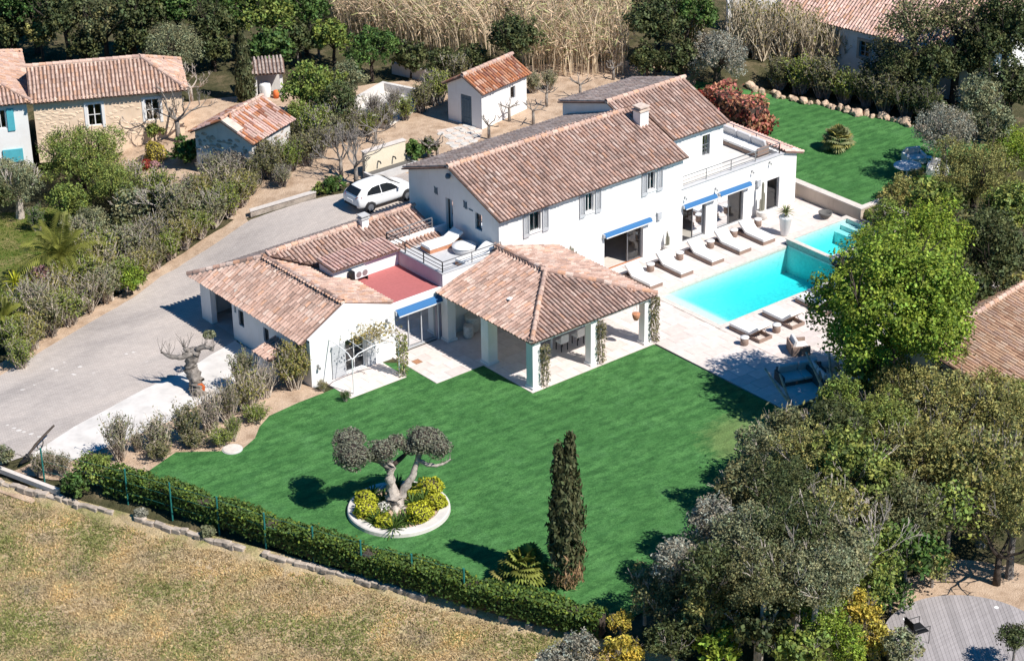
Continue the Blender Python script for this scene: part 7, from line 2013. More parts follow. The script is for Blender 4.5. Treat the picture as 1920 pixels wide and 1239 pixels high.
# lower right thicket, back to front
TH = [
 ((9.03, -11.86, 0.00), 2.48, 1.25, "leaf_mid", "leafy", "mid green bush below the huge bright tree", 0), ((5.06, -14.09, 0.00), 3.61, 1.0, "leaf_mid", "fine", "green bush beside the cut pale branches", 0),
 ((8.49, -14.78, 0.00), 2.94, 1.5, "leaf_tan", "fine", "tan green tree below the bright tree's right side", 0), ((8.52, -17.40, 0.00), 3.12, 2.1, "leaf_tan", "fine", "broad olive tan tree in front of the orange roof", 0),
 ((9.66, -19.31, 0.00), 3.0, 1.9, "leaf_tan", "fine", "olive tan tree at the right edge below the orange roof", 0), ((5.38, -16.09, 0.00), 2.94, 1.7, "leaf_mid", "fine", "green tree in the middle of the thicket below the sofas", 0),
 ((4.80, -19.21, 0.00), 3.0, 2.1, "leaf_tan", "fine", "tan tree at the centre of the right hand thicket", 0), ((5.26, -21.83, 0.00), 3.25, 2.3, "leaf_tan", "sparse", "thin leaved tan tree over the timber deck's left side", 0), ((4.26, -24.14, 0.00), 3.0, 1.9, "leaf_tan", "fine", "tan tree at the right edge above the timber deck", 0),
 ((1.80, -14.36, 0.00), 3.13, 1.15, "leaf_drab", "fine", "drab bush at the lawn corner of the thicket, touching the terrace shade", 1), ((-0.12, -14.73, 0.00), 3.13, 1.1, "leaf_olive", "fine", "low olive bush at the lawn edge just below the cut pale stems", 1), ((2.65, -15.91, 0.00), 3.61, 1.3, "leaf_dark", "fine", "dark shrub directly below the cut back tree's stems", 1), ((-0.47, -17.69, 0.00), 4.08, 1.5, "leaf_tan", "fine", "tan shrub in the upper middle of the thicket", 1),
 ((0.18, -19.33, 0.00), 4.32, 1.6, "leaf_mid", "leafy", "green leafy shrub below the mid green trees of the thicket", 1), ((-2.72, -18.44, 0.00), 4.08, 1.5, "leaf_dark", "fine", "dark shrub one step in from the lawn, mid height of the thicket", 1), ((-3.53, -17.25, 0.00), 3.61, 1.3, "leaf_drab", "fine", "drab shrub on the lawn margin above the grey leaved one", 1), ((-5.67, -17.71, 0.00), 3.36, 1.15, "leaf_grey", "fine", "grey leaved shrub at the lawn's right margin", 0),
 ((-6.09, -20.10, 0.00), 4.08, 1.5, "leaf_olive", "fine", "olive shrub right of the grey leaved one", 1), ((-4.85, -21.34, 0.00), 4.4, 1.7, "leaf_dark", "fine", "dark evergreen at the heart of the lower right thicket", 1), ((0.62, -21.24, 0.00), 3.1, 1.7, "leaf_drab", "fine", "drab tree left of the deep green one behind the deck", 1), ((-8.41, -18.57, 0.00), 3.13, 1.05, "leaf_grey", "fine", "grey shrub on the lawn margin right of the cypress", 1),
 ((-8.45, -20.45, 0.00), 3.61, 1.3, "leaf_dark", "fine", "dark shrub right of the cypress, second in from the lawn", 1), ((-7.81, -22.38, -0.00), 4.08, 1.45, "leaf_drab", "fine", "drab evergreen above the lime shrub near the bottom", 1), ((-6.36, -23.62, 0.00), 4.08, 1.5, "leaf_olive", "fine", "olive evergreen between the pale bare tree and the lime shrubs", 1), ((-2.32, -22.59, 0.00), 2.79, 1.45, "leaf_mid", "leafy", "green tree left of the timber deck", 0),
 ((-0.50, -22.83, 0.00), 2.63, 1.25, "leaf_deep", "leafy", "deep green shrub just above the timber deck's left rim", 0), ((-9.17, -18.69, 0.00), 1.86, 1.0, "leaf_drab", "fine", "drab shrub on the lawn margin closest to the cypress", 1), ((-8.54, -20.46, 0.00), 2.02, 1.15, "leaf_tan", "fine", "tan shrub above the lime one at the bottom edge", 1),
 ((-7.80, -22.20, 0.00), 2.02, 1.15, "leaf_dark", "leafy", "dark leafy shrub right of the lime one at the bottom edge", 1), ((-6.25, -21.48, 0.00), 2.02, .85, "leaf_lime", "leafy", "lime shrub among dark ones near the bottom edge", 0), ((-5.82, -23.50, 0.00), 2.17, 1.0, "leaf_lime", "fine", "bright lime shrub left of the timber deck near the bottom", 0),
 ((-3.93, -23.61, 0.00), 1.86, .85, "leaf_ochre", "fine", "ochre shrub beside the timber deck's left rim", 0), ((-5.76, -24.81, 0.00), 1.55, .9, "leaf_lime", "fine", "yellow green shrub at the bottom edge left of the deck", 0), ((-7.29, -23.88, -0.08), 1.71, 1.0, "leaf_mid", "leafy", "green leafy shrub at the bottom edge left of the yellow green one", 1),
 ((-8.94, -21.47, -0.35), 1.55, .85, "leaf_lime", "leafy", "lime green shrub at the bottom edge", 0), ((-10.04, -20.09, -0.35), 1.55, .95, "leaf_dark", "fine", "dark bush at the bottom edge next to the yellow bush", 1), ((-10.54, -17.86, -0.35), 1.55, .5, "leaf_ochre", "fine", "slim yellow shrub at the right end of the clipped hedge", 0),
 ((-11.53, -19.12, -0.35), 1.24, .8, "leaf_ochre", "fine", "yellow bush at the bottom edge below the hedge end", 0), ((-12.52, -17.71, -0.35), 0.93, .9, "leaf_grey", "fine", "silver grey bush at the bottom edge in the dry field", 0), ((-13.53, -17.24, -0.35), 0.78, .6, "leaf_grey", "fine", "small silver bush left of the larger silver one at the bottom", 0),
 ((-3.95, -25.77, 0.00), 1.24, .75, "leaf_olive", "fine", "grey green bush in front of the metal armchair", 0), ((-0.62, -28.30, 0.00), 1.55, .65, "leaf_dark", "fine", "dark bush at the right edge in front of the deck", 0), ((-8.79, -17.24, 0.00), 1.92, .7, "leaf_drab", "sparse", "thin twiggy shrub at the lawn's lower right tip", 1),
 ((-2.76, -20.98, 0.00), 4.32, 1.35, "leaf_tan", "sparse", "thin tan shrub behind the pale bare tree", 1), ((-4.20, -22.65, 0.00), 3.84, 1.3, "leaf_olive", "fine", "olive shrub touching the pale bare tree's left side", 1), ((-7.13, -20.42, 0.00), 1.86, 1.0, "leaf_olive", "fine", "olive grey shrub among dark ones in the lower thicket", 1), ((0.43, -20.04, 0.00), 3.1, 1.4, "leaf_dark", "leafy", "dark leafy tree in the centre of the thicket above the pale bare tree", 1), ((2.18, -22.57, 0.00), 3.1, 1.3, "leaf_mid", "sparse", "thin green tree behind the deck's far rim", 0),
]
for (p, zc, rd, mt, kd, lab, shared) in TH:
    if shared: tree("thicket_shrub", p, zc, rd * 1.08, mt, lab, "shrub", GT, kd, bark="bark_pale")
    else: tree("garden_tree" if rd > 1.2 else "garden_shrub", p, zc, rd, mt, lab, "tree" if rd > 1.2 else "shrub", None, kd, bark="bark_grey")
bare_tree("pale_bare_tree", (-2.78, -22.14, 0.00), 4.6, "pale leafless tree standing in the thicket left of the deck", "bark_pale", 5, spread=.42, depth=5, r0=.09, tilt=.45)
bare_tree("dark_trunk_tree", (3.51, -24.12, 0.00), 3.6, "dark trunk rising behind the far rim of the timber deck", "bark_dark", 6, depth=3, r0=.13, tilt=.6)
for k, (p, hh, lab) in enumerate((((2.66, -13.24, 0.00), 3.2, "tall twiggy dry shrub on the lawn side of the thicket"), ((4.18, -14.25, 0.00), 3.4, "tall twiggy dry shrub below the cut back tree"), ((-2.69, -16.58, 0.00), 3.0, "twiggy dry shrub right of the cypress in the thicket"), ((-2.19, -19.03, 0.00), 3.2, "twiggy dry shrub left of the pale bare tree"), ((-5.57, -17.14, 0.00), 2.6, "twiggy dry shrub nearest the lawn's lower tip"), ((4.22, -17.68, 0.00), 3.6, "tall twiggy shrub between the tan trees of the thicket"), ((7.69, -17.25, 0.00), 3.8, "tall twiggy shrub below the broad olive tan tree"), ((7.23, -20.24, 0.00), 3.6, "tall twiggy shrub above the timber deck"), ((-5.48, -20.55, 0.00), 2.4, "twiggy shrub beside the lime one near the bottom edge"))):
    shrub("twiggy_shrub", p, hh, "leaf_tan" if k % 2 else "leaf_olive", lab, "twiggy shrubs in the thicket", 1, "bark_pale", .8)
for (p, zc, rd, mt, kd, lab) in (((37.69, 11.71, 0.75), 2.6, 1.5, "leaf_dark", "sparse", "dark open tree before the neighbour's tall window"), ((39.12, 10.33, 0.75), 2.8, 1.7, "leaf_dark", "leafy", "dense dark tree before the neighbour house's middle"), ((40.88, 9.25, 0.75), 3.0, 1.6, "leaf_dark", "leafy", "dark tree right of the neighbour house"), ((38.94, 14.30, 0.75), 2.6, 1.0, "leaf_drab", "sparse", "thin tree beside the neighbour's stone framed window")):
    tree("shade_tree", p, zc, rd, mt, lab, "tree", None, kd)
# cut-back tree by the shaded sofas
cb = empty("cut_back_tree", (7.26, -10.18, 0.00)); tag(cb, "cut back tree with pale bare stems rising before the shaded sofas", "tree")
o_ = Vector(cb.location)
for k, pts in enumerate(([(6.86, -10.06, 0.50), (6.52, -9.34, 1.40), (6.35, -8.44, 2.30)], [(8.23, -10.66, 0.80), (8.26, -9.76, 1.90), (8.40, -8.95, 2.60)], [(8.60, -10.64, 1.20), (8.62, -10.31, 2.00), (8.96, -9.80, 2.80)], [(6.94, -9.81, 0.50), (6.94, -9.39, 1.00), (7.04, -8.71, 1.90)], [(8.86, -10.71, 1.00), (9.20, -10.65, 1.80), (9.20, -10.65, 2.20)], [(8.23, -10.01, 0.80), (8.49, -9.88, 1.60), (8.41, -9.80, 2.00)])):
    knob([Vector((0, 0, 0))] + [Vector(p) - o_ for p in pts], [.09, .07, .06, .05], 6, 60 + k, .1).build("stem", MATS["bark_pale"], cb, smooth=True)

# ------------------------------------------------------------------ left side
tree("fig_tree", (-4.78, 32.89, 0.21), 2.2, 2.5, "leaf_mid", "big leafy green tree in front of the peach stone house", kind='fine')
tree("fig_tree", (-4.60, 29.59, 0.24), 1.6, 1.5, "leaf_mid", "green tree at the lower right of the big leafy one", kind='fine')
tree("fig_tree", (-7.11, 30.11, 0.00), 1.3, 1.3, "leaf_mid", "leafy shrub below the big green tree at the left", "shrub", kind='fine')
tree("neighbour_olive", (-8.61, 33.07, 0.00), 2.0, 1.65, "leaf_olive", "grey olive tree at the left edge below the white cottage", kind='fine', bark="bark_pale", tr=.2)
tree("neighbour_olive", (-10.45, 32.91, 0.00), 1.8, 1.4, "leaf_dark", "dark tree cut by the left edge beside the grey olive", kind='fine')
tree("twiggy_tree", (-4.85, 27.54, 0.20), 1.3, 1.2, "leaf_olive", "grey green twiggy tree above the driveway hedge", kind='sparse', bark="bark_pale")
tree("twiggy_tree", (-6.94, 27.93, 0.00), .9, 1.0, "leaf_olive", "grey shrub between the left lawn and the driveway hedge", "shrub", kind='fine')
tree("ground_shrub", (-5.86, 26.79, 0.06), .6, .7, "leaf_dark", "dark low bush behind the driveway hedge", "shrub")
bare_tree("bare_fruit_tree", (1.56, 33.13, 1.75), 3.6, "leafless grey fruit tree before the stone house's right window", "bark_grey", 12, spread=.85, depth=4)
bare_tree("bare_fruit_tree", (0.55, 35.26, 1.53), 2.8, "leafless twiggy tree between the stone house windows", "bark_pale", 13, spread=.8, depth=4)
bare_tree("bare_fruit_tree", (5.14, 37.46, 2.00), 2.4, "small bare tree at the end of the stone house", "bark_pale", 14, spread=.9, depth=3)
bare_tree("bare_fruit_tree", (-3.57, 26.30, 0.46), 2.4, "pale bare tree above the driveway hedge", "bark_pale", 15, spread=.8, depth=4)
tree("box_bush", (0.39, 30.59, 1.50), .7, .8, "leaf_deep", "dark green bush left of the rubble outbuilding", "shrub")
tree("box_bush", (0.82, 34.43, 1.60), .6, .55, "leaf_mid", "round mossy green bush in front of the stone house", "shrub")
mound((-0.33, 32.53, 1.31), .6, "leaf_ochre", "olive brown tuft beside the red flowering shrub", None, 1.2, 91)
mound((-1.08, 32.29, 1.11), .38, "leaf_red", "small red flowering shrub in the neighbour's yard", None, .8, 92)
mound((-0.77, 31.95, 1.20), .28, "leaf_pink", "small pink flowering shrub beside the red one", None, .8, 93)
GL_ = "shrubs of the driveway hedge"
HB = [((-16.47, 18.93, 0.00), 1.5, 0, "leaf_mid"), ((-15.60, 18.70, 0.00), 1.4, 0, "leaf_tan"), ((-14.18, 19.48, 0.00), 1.6, 0, "leaf_drab"), ((-13.93, 21.01, 0.00), 1.8, 1, "leaf_olive"), ((-12.92, 19.91, 0.00), 1.5, 0, "leaf_mid"), ((-12.51, 21.73, 0.00), 1.8, 1, "leaf_tan"), ((-11.55, 20.51, 0.00), 1.5, 1, "leaf_drab"),
      ((-10.95, 22.37, 0.00), 1.8, 0, "leaf_mid"), ((-10.24, 20.96, 0.00), 1.5, 0, "leaf_olive"), ((-9.35, 23.04, 0.00), 1.9, 1, "leaf_tan"), ((-9.01, 21.51, 0.00), 1.4, 0, "leaf_mid"), ((-7.65, 21.98, 0.00), 1.3, 0, "leaf_tan"), ((-6.48, 22.61, 0.01), 1.3, 0, "leaf_drab"), ((-5.99, 24.23, 0.05), 1.6, 1, "leaf_olive"), ((-5.30, 22.98, 0.13), 1.3, 0, "leaf_mid"),
      ((-4.27, 23.31, 0.31), 1.4, 0, "leaf_tan"), ((-3.81, 24.85, 0.41), 1.6, 0, "leaf_drab"), ((-3.19, 23.44, 0.55), 1.3, 0, "leaf_mid"), ((-2.22, 23.65, 0.81), 1.4, 0, "leaf_olive"), ((-1.83, 25.31, 0.91), 1.7, 0, "leaf_tan"), ((-1.16, 23.71, 1.09), 1.5, 0, "leaf_mid"), ((-0.17, 23.92, 1.36), 1.5, 0, "leaf_tan"), ((-0.45, 25.32, 1.28), 1.7, 1, "leaf_drab"), ((-2.67, 25.32, 0.69), 1.6, 1, "leaf_olive"),
      ((-16.91, 17.30, 0.00), 1.2, 0, "leaf_mid")]
for k, (p, hh, kd, mt) in enumerate(along(HB)): shrub("driveway_shrub", p, hh * 1.15, mt, "leggy shrub in the loose driveway hedge, " + ORD[k] + " from its left end", GL_, kd, "twig", 1.12)
tree("lime_shrub", (-8.86, 20.82, 0.00), .8, .75, "leaf_lime", "bright lime shrub in the loose driveway hedge", "shrub", kind='fine')
tree("lime_shrub", (-5.54, 22.98, 0.10), .8, .65, "leaf_lime", "second lime shrub farther up the loose driveway hedge", "shrub", kind='fine')
date_palm((-11.28, 23.42, 0.00), 2.0, 3.0, "large arching date palm left of the driveway", 34, 3)
date_palm((-16.45, 19.87, 0.00), 1.4, 1.8, "date palm cut off by the left edge", 26, 4)
yucca((-14.03, 23.09, 0.00), .8, "yellow striped yucca with two heads at the left", "leaf_yellow", 1.3, 34, 5, 2)
yucca((-13.94, 22.20, 0.00), .65, "golden yucca rosette between the palms at the left", "leaf_yellow", 1.1, 34, 6)
tree("pink_tamarisk", (-12.56, 22.87, 0.00), 1.3, .7, "leaf_pink", "dusty pink shrub in front of the arching date palm", "shrub", kind='fine', bark="bark_grey")
# hedge continuing past the outbuilding to the shed
GK = "straggly shrubs behind the drive"
for k, (p, hh, kd, mt) in enumerate(along((((0.12, 27.26, 1.43), 1.7, 1, "leaf_olive"), ((0.95, 26.41, 1.62), 1.6, 1, "leaf_grey"), ((1.49, 25.12, 1.73), 1.5, 0, "leaf_drab"), ((2.36, 24.87, 1.88), 1.6, 0, "leaf_drab"), ((3.61, 24.91, 1.99), 1.6, 0, "leaf_mid"), ((4.68, 24.94, 2.00), 1.7, 0, "leaf_drab"), ((5.88, 25.41, 2.00), 1.7, 1, "leaf_drab"), ((5.65, 27.15, 2.00), 1.5, 0, "leaf_drab"), ((7.33, 26.20, 2.00), 1.7, 0, "leaf_olive"), ((0.68, 24.42, 1.56), 1.3, 0, "leaf_drab"), ((2.21, 23.62, 1.86), 1.2, 1, "leaf_olive"),
                                      ((8.46, 26.26, 2.00), 1.5, 0, "leaf_drab"), ((9.72, 26.22, 2.00), 1.3, 0, "leaf_mid"), ((11.24, 26.52, 2.00), 1.3, 0, "leaf_drab"), ((12.77, 26.81, 2.00), 1.3, 0, "leaf_mid"), ((14.22, 27.21, 2.00), 1.5, 0, "leaf_drab"), ((15.47, 27.83, 2.00), 1.6, 1, "leaf_olive"), ((11.89, 28.70, 2.00), 1.2, 2, "leaf_drab"), ((13.32, 28.57, 2.00), 1.2, 2, "leaf_drab")))):
    shrub("straggly_shrub", p, hh, mt, "straggly shrub between outbuilding and shed, " + ORD[k] + " from the left", GK, kd, "bark_grey", 1.05)
tree("box_bush", (3.76, 21.07, 2.00), .4, .55, "leaf_deep", "low green bush at the end of the driveway kerb wall", "shrub")
tree("box_bush", (3.00, 21.23, 1.95), .3, .4, "leaf_mid", "smaller low bush on the driveway kerb wall", "shrub")
tree("box_bush", (9.35, 21.46, 2.00), .6, .75, "leaf_deep", "dark green bush above the fountain wall", "shrub")
tree("box_bush", (10.48, 21.50, 2.00), .6, .55, "leaf_dark", "dark bush right of the one above the fountain wall", "shrub")
for k, (p, hh, lab) in enumerate((((5.21, 21.04, 2.00), 3.0, "bare tree rising beside the parked car, left stem"), ((9.36, 24.96, 2.00), 2.2, "bare multi stemmed tree above the fountain wall"), ((5.24, 22.47, 2.00), 2.6, "bare tree at the top of the driveway kerb"))): bare_tree("bare_tree", p, hh, lab, "bark_grey", 22 + k, depth=4, spread=.6)
# pollarded trees behind the villa roof
for k, (p, hh, lab) in enumerate((((14.50, 21.31, 2.00), 1.5, "pollarded tree directly behind the villa roof, leftmost"), ((17.75, 21.36, 2.00), 1.6, "pollarded tree behind the villa ridge, between shed and upper roof"), ((17.09, 22.70, 2.00), 1.5, "pollarded tree in front of the white shed's long wall"), ((22.51, 22.81, 2.00), 1.6, "pollarded tree left of the upper roof corner"), ((20.20, 23.11, 2.00), 1.5, "pollarded tree right of the white shed"), ((10.18, 21.14, 2.00), 1.5, "leaning pale stem behind the villa's left eave"), ((10.75, 21.16, 2.00), 1.5, "upright pale stem behind the villa's left eave"), ((26.02, 23.86, 2.00), 1.3, "pollarded tree behind the upper roof near the reeds"))):
    bare_tree("pollarded_tree", p, hh, lab, "bark_grey", 40 + k, pollard=True, depth=1, r0=.075, tilt=1.4)
for k, p in enumerate(((12.09, 20.50, 2.00), (16.69, 21.74, 2.00), (21.36, 22.09, 2.00))): pass
tree("holm_oak", (8.34, 29.80, 2.00), 2.2, 1.75, "leaf_mid", "round green tree right of the slim cypress", kind='leafy')
tree("holm_oak", (8.51, 27.48, 2.00), 1.7, 1.4, "leaf_dark", "dark green tree below the round green one", kind='fine')
tree("holm_oak", (11.03, 29.86, 2.00), 2.0, 1.1, "leaf_olive", "silvery tree between two green ones above the yard", kind='fine')
tree("holm_oak", (6.72, 28.58, 2.00), 1.2, 1.0, "leaf_mid", "green shrub beside the rubble outbuilding's roof", "shrub", kind='fine')
tree("bay_tree", (15.10, 33.26, 2.00), 1.9, 1.55, "leaf_deep", "dense deep green bush left of the grey block wall", kind='leafy')
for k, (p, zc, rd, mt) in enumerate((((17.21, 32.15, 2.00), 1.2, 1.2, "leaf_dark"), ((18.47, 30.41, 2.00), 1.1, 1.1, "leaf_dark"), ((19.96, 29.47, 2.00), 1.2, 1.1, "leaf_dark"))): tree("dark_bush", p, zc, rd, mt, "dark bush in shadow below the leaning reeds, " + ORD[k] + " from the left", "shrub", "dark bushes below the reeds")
tree("reed_tree", (21.39, 27.58, 2.00), 2.6, 1.7, "leaf_dark", "dark tree standing between the two reed stands", kind='leafy')
shrub("agave_clump", (21.01, 25.28, 2.00), 1.2, "leaf_olive", "grey green shrub right of the white shed's gable", None, 0)
shrub("agave_clump", (22.11, 25.14, 2.00), 1.1, "leaf_olive", "second grey green shrub right of the white shed", None, 0)
# dark wood along the top left
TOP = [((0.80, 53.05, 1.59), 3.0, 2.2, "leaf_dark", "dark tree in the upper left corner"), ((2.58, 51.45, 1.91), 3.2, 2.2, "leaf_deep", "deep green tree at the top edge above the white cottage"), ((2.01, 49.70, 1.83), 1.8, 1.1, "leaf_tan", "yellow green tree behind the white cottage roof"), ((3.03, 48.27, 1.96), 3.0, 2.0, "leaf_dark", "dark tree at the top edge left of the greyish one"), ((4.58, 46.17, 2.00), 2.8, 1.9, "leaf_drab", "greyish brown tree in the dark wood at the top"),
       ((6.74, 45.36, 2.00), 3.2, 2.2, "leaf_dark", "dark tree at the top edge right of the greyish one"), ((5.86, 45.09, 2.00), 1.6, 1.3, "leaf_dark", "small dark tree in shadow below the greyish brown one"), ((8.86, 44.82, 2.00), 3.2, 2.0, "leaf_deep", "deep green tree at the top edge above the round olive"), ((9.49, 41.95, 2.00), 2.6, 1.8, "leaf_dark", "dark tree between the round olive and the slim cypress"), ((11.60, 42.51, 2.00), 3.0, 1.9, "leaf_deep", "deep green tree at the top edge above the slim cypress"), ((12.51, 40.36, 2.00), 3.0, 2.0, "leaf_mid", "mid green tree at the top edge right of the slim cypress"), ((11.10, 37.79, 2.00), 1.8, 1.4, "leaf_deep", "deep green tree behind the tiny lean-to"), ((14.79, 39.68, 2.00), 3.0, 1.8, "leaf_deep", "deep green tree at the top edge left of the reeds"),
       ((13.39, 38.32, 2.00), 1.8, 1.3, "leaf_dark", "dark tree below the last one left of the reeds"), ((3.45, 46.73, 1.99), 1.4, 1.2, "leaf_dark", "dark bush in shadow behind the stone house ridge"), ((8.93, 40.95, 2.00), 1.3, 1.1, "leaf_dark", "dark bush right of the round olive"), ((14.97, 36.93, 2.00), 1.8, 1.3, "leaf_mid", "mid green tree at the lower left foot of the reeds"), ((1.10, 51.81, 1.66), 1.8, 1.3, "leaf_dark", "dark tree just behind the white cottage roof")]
for (p, zc, rd, mt, lab) in TOP:
    tree("woodland_tree", p, zc, rd, mt, lab, "tree", GW_, 'leafy')
tree("round_olive", (6.63, 41.37, 2.00), 1.9, 1.75, "leaf_olive", "round grey green olive behind the stone house roof", kind='fine')
tree("low_scrub", (3.78, 47.19, 2.00), .4, .7, "leaf_drab", "low scrub behind the stone house ridge, left", "shrub", kind='fine')
tree("low_scrub", (5.90, 46.34, 2.00), .4, .7, "leaf_drab", "low scrub behind the stone house ridge, right", "shrub", kind='fine')
yucca((10.84, 42.19, 2.00), .7, "spiky yucca head above the slim cypress's left side", "leaf_agave", 1.4, 34, 15)
yucca((13.19, 38.22, 2.00), .8, "spiky yellow yucca among trees at the top, left of two", "leaf_agave", 1.2, 34, 16)
yucca((15.22, 38.98, 2.00), .8, "spiky yucca among trees at the top, right of two", "leaf_agave", 1.5, 34, 17)
# ------------------------------------------------------------------ bed below the drive
GD_ = "dry shrubs of the bed below the white path"
for k, (p, hh, kd, mt) in enumerate(along((((-12.26, 6.55, 0.00), 1.6, 0, "leaf_drab"), ((-10.84, 6.97, 0.00), 1.5, 0, "leaf_tan"), ((-13.55, 6.06, 0.00), 1.4, 0, "leaf_drab"), ((-12.86, 5.17, 0.00), 1.0, 0, "leaf_mid"), ((-14.74, 6.14, 0.00), 1.3, 1, "leaf_drab"), ((-15.57, 6.56, 0.00), 1.3, 1, "leaf_olive"), ((-16.53, 6.76, 0.00), 1.2, 1, "leaf_olive"), ((-17.63, 6.48, 0.00), 1.3, 1, "leaf_olive"), ((-9.78, 7.72, 0.00), 1.3, 1, "leaf_drab"), ((-10.29, 8.49, 0.00), 1.2, 1, "leaf_olive")))):
    shrub("dry_shrub", (p[0] + R.uniform(-.35, .35), p[1] + R.uniform(-.35, .35), p[2]), hh * R.uniform(.8, 1.6), mt, "straggly dry shrub below the white path, " + ORD[k] + " from the left", GD_, R.choice((0, 1, 1, 2)), "twig", R.uniform(.65, 1.25))
for k, (p, lab) in enumerate((((-13.70, 4.95, 0.00), "low spreading scrub at the lawn edge of the bed, beside the manhole cover"), ((-14.67, 5.59, 0.00), "low spreading scrub at the lawn edge of the bed, left of the manhole cover"), ((-11.35, 5.77, 0.00), "low spreading scrub at the right end of the bed"), ((-16.36, 5.69, 0.00), "low scrub where bed, hedge and lawn meet"))):
    shrub("low_scrub", p, .75, "leaf_drab" if k % 2 else "leaf_mid", lab, "low scrub in the bed", 0, "twig", 1.8)
shrub("garage_shrub", (-8.28, 7.24, 0.00), 2.1, "leaf_tan", "upright bushy shrub against the garage wing wall", None, 0, "twig", .85)
m = MB(); m.box(-.2, .2, -.14, .14, 0, .2, taper=.02); o = m.build("plastic_box", MATS["turquoise_paint"]); o.location = (-13.54, 7.98, 0.00); tag(o, "small teal plastic box behind the dry shrubs of the bed", "box"); q = MB(); q.box(-.22, .22, -.16, .16, .2, .23); q.build("lid", MATS["fence_green"], o)
shrub("garage_shrub", (-8.05, 8.63, 0.00), 1.3, "leaf_drab", "twiggy shrub beside the meter hut", None, 1, "twig", .9)
tree("hedge_end_bush", (-19.57, 5.45, 0.00), .8, .85, "leaf_mid", "tall green bush at the left end of the clipped hedge", "shrub", kind='fine')
tree("hedge_end_bush", (-20.59, 5.53, 0.00), .5, .6, "leaf_deep", "dark bush left of the tall one at the hedge end", "shrub")
for k, p in enumerate(((-20.61, 7.82, 0.00), (-20.26, 7.23, 0.00), (-21.06, 7.80, 0.00))): shrub("gate_shrub", p, 1.0, "leaf_drab", "thin dry shrub at the gateway fence post, " + ["middle of three", "rightmost of three", "leftmost of three"][k], "dry shrubs at the gateway", 1)
tree("gate_olive", (-21.92, 9.39, 0.00), .6, .55, "leaf_olive", "small olive bush at the left edge by the old plough", "shrub", kind='fine')
mound((-19.35, 2.23, -0.03), .28, "leaf_grey", "small grey succulent on the stone wall left", None, .7, 95, cat="succulent"); mound((-18.00, -0.79, -0.06), .3, "leaf_olive", "small grey succulent on the stone wall right", None, .7, 96, cat="succulent")

# undergrowth behind the loose driveway hedge and around the neighbour's yard
UG = [((-14.19, 21.42, 0.00), .8, 1.0, "leaf_drab", "drab bush behind the date palm's left fronds"), ((-9.07, 23.63, 0.00), .9, 1.1, "leaf_mid", "green bush right of the arching date palm"), ((-7.38, 23.87, 0.00), .9, 1.0, "leaf_olive", "olive bush between date palm and lime shrub"), ((-5.48, 24.11, 0.10), .9, 1.0, "leaf_drab", "drab bush behind the second lime shrub"),
      ((-3.37, 25.14, 0.51), .9, 1.1, "leaf_olive", "olive bush below the rubble outbuilding's left corner"), ((-3.00, 27.65, 0.60), .8, 1.0, "leaf_mid", "green bush left of the rubble outbuilding"), ((-3.05, 30.32, 0.59), .9, .9, "leaf_mid", "green bush right of the big leafy tree"), ((-1.84, 25.70, 0.91), .8, .9, "leaf_drab", "drab brush before the rubble outbuilding's gable"), ((-8.68, 30.93, 0.00), .4, .6, "leaf_deep", "low green bush on the left lawn by the olive"),
      ((-1.93, 23.98, 0.88), .8, .9, "leaf_mid", "green brush near the top of the driveway hedge"), ((2.43, 25.38, 1.89), .9, .9, "leaf_drab", "drab brush against the outbuilding's long wall"), ((6.30, 26.43, 2.00), 1.0, 1.1, "leaf_mid", "green brush right of the outbuilding roof"), ((8.94, 27.11, 2.00), .9, 1.0, "leaf_drab", "drab brush left of the white basin"), ((15.70, 27.58, 2.00), 1.0, .9, "leaf_mid", "green brush left of the white shed's door"),
      ((18.16, 28.97, 2.00), 1.0, .9, "leaf_drab", "drab brush behind the white shed's roof"), ((4.79, 27.88, 2.00), .8, .8, "leaf_deep", "deep green brush behind the outbuilding roof"), ((-8.28, 26.99, 0.00), .7, .9, "leaf_olive", "silvery brush above the arching date palm"), ((-15.58, 20.71, 0.00), .8, .9, "leaf_mid", "green brush at the left edge under the yuccas")]
for k, (p, zc, rd, mt, lab) in enumerate(UG): shrub("brush", p, rd * 2.1, mt, lab, "brush left of the drive", 0 if k % 3 else 1, "bark_pale", .95)
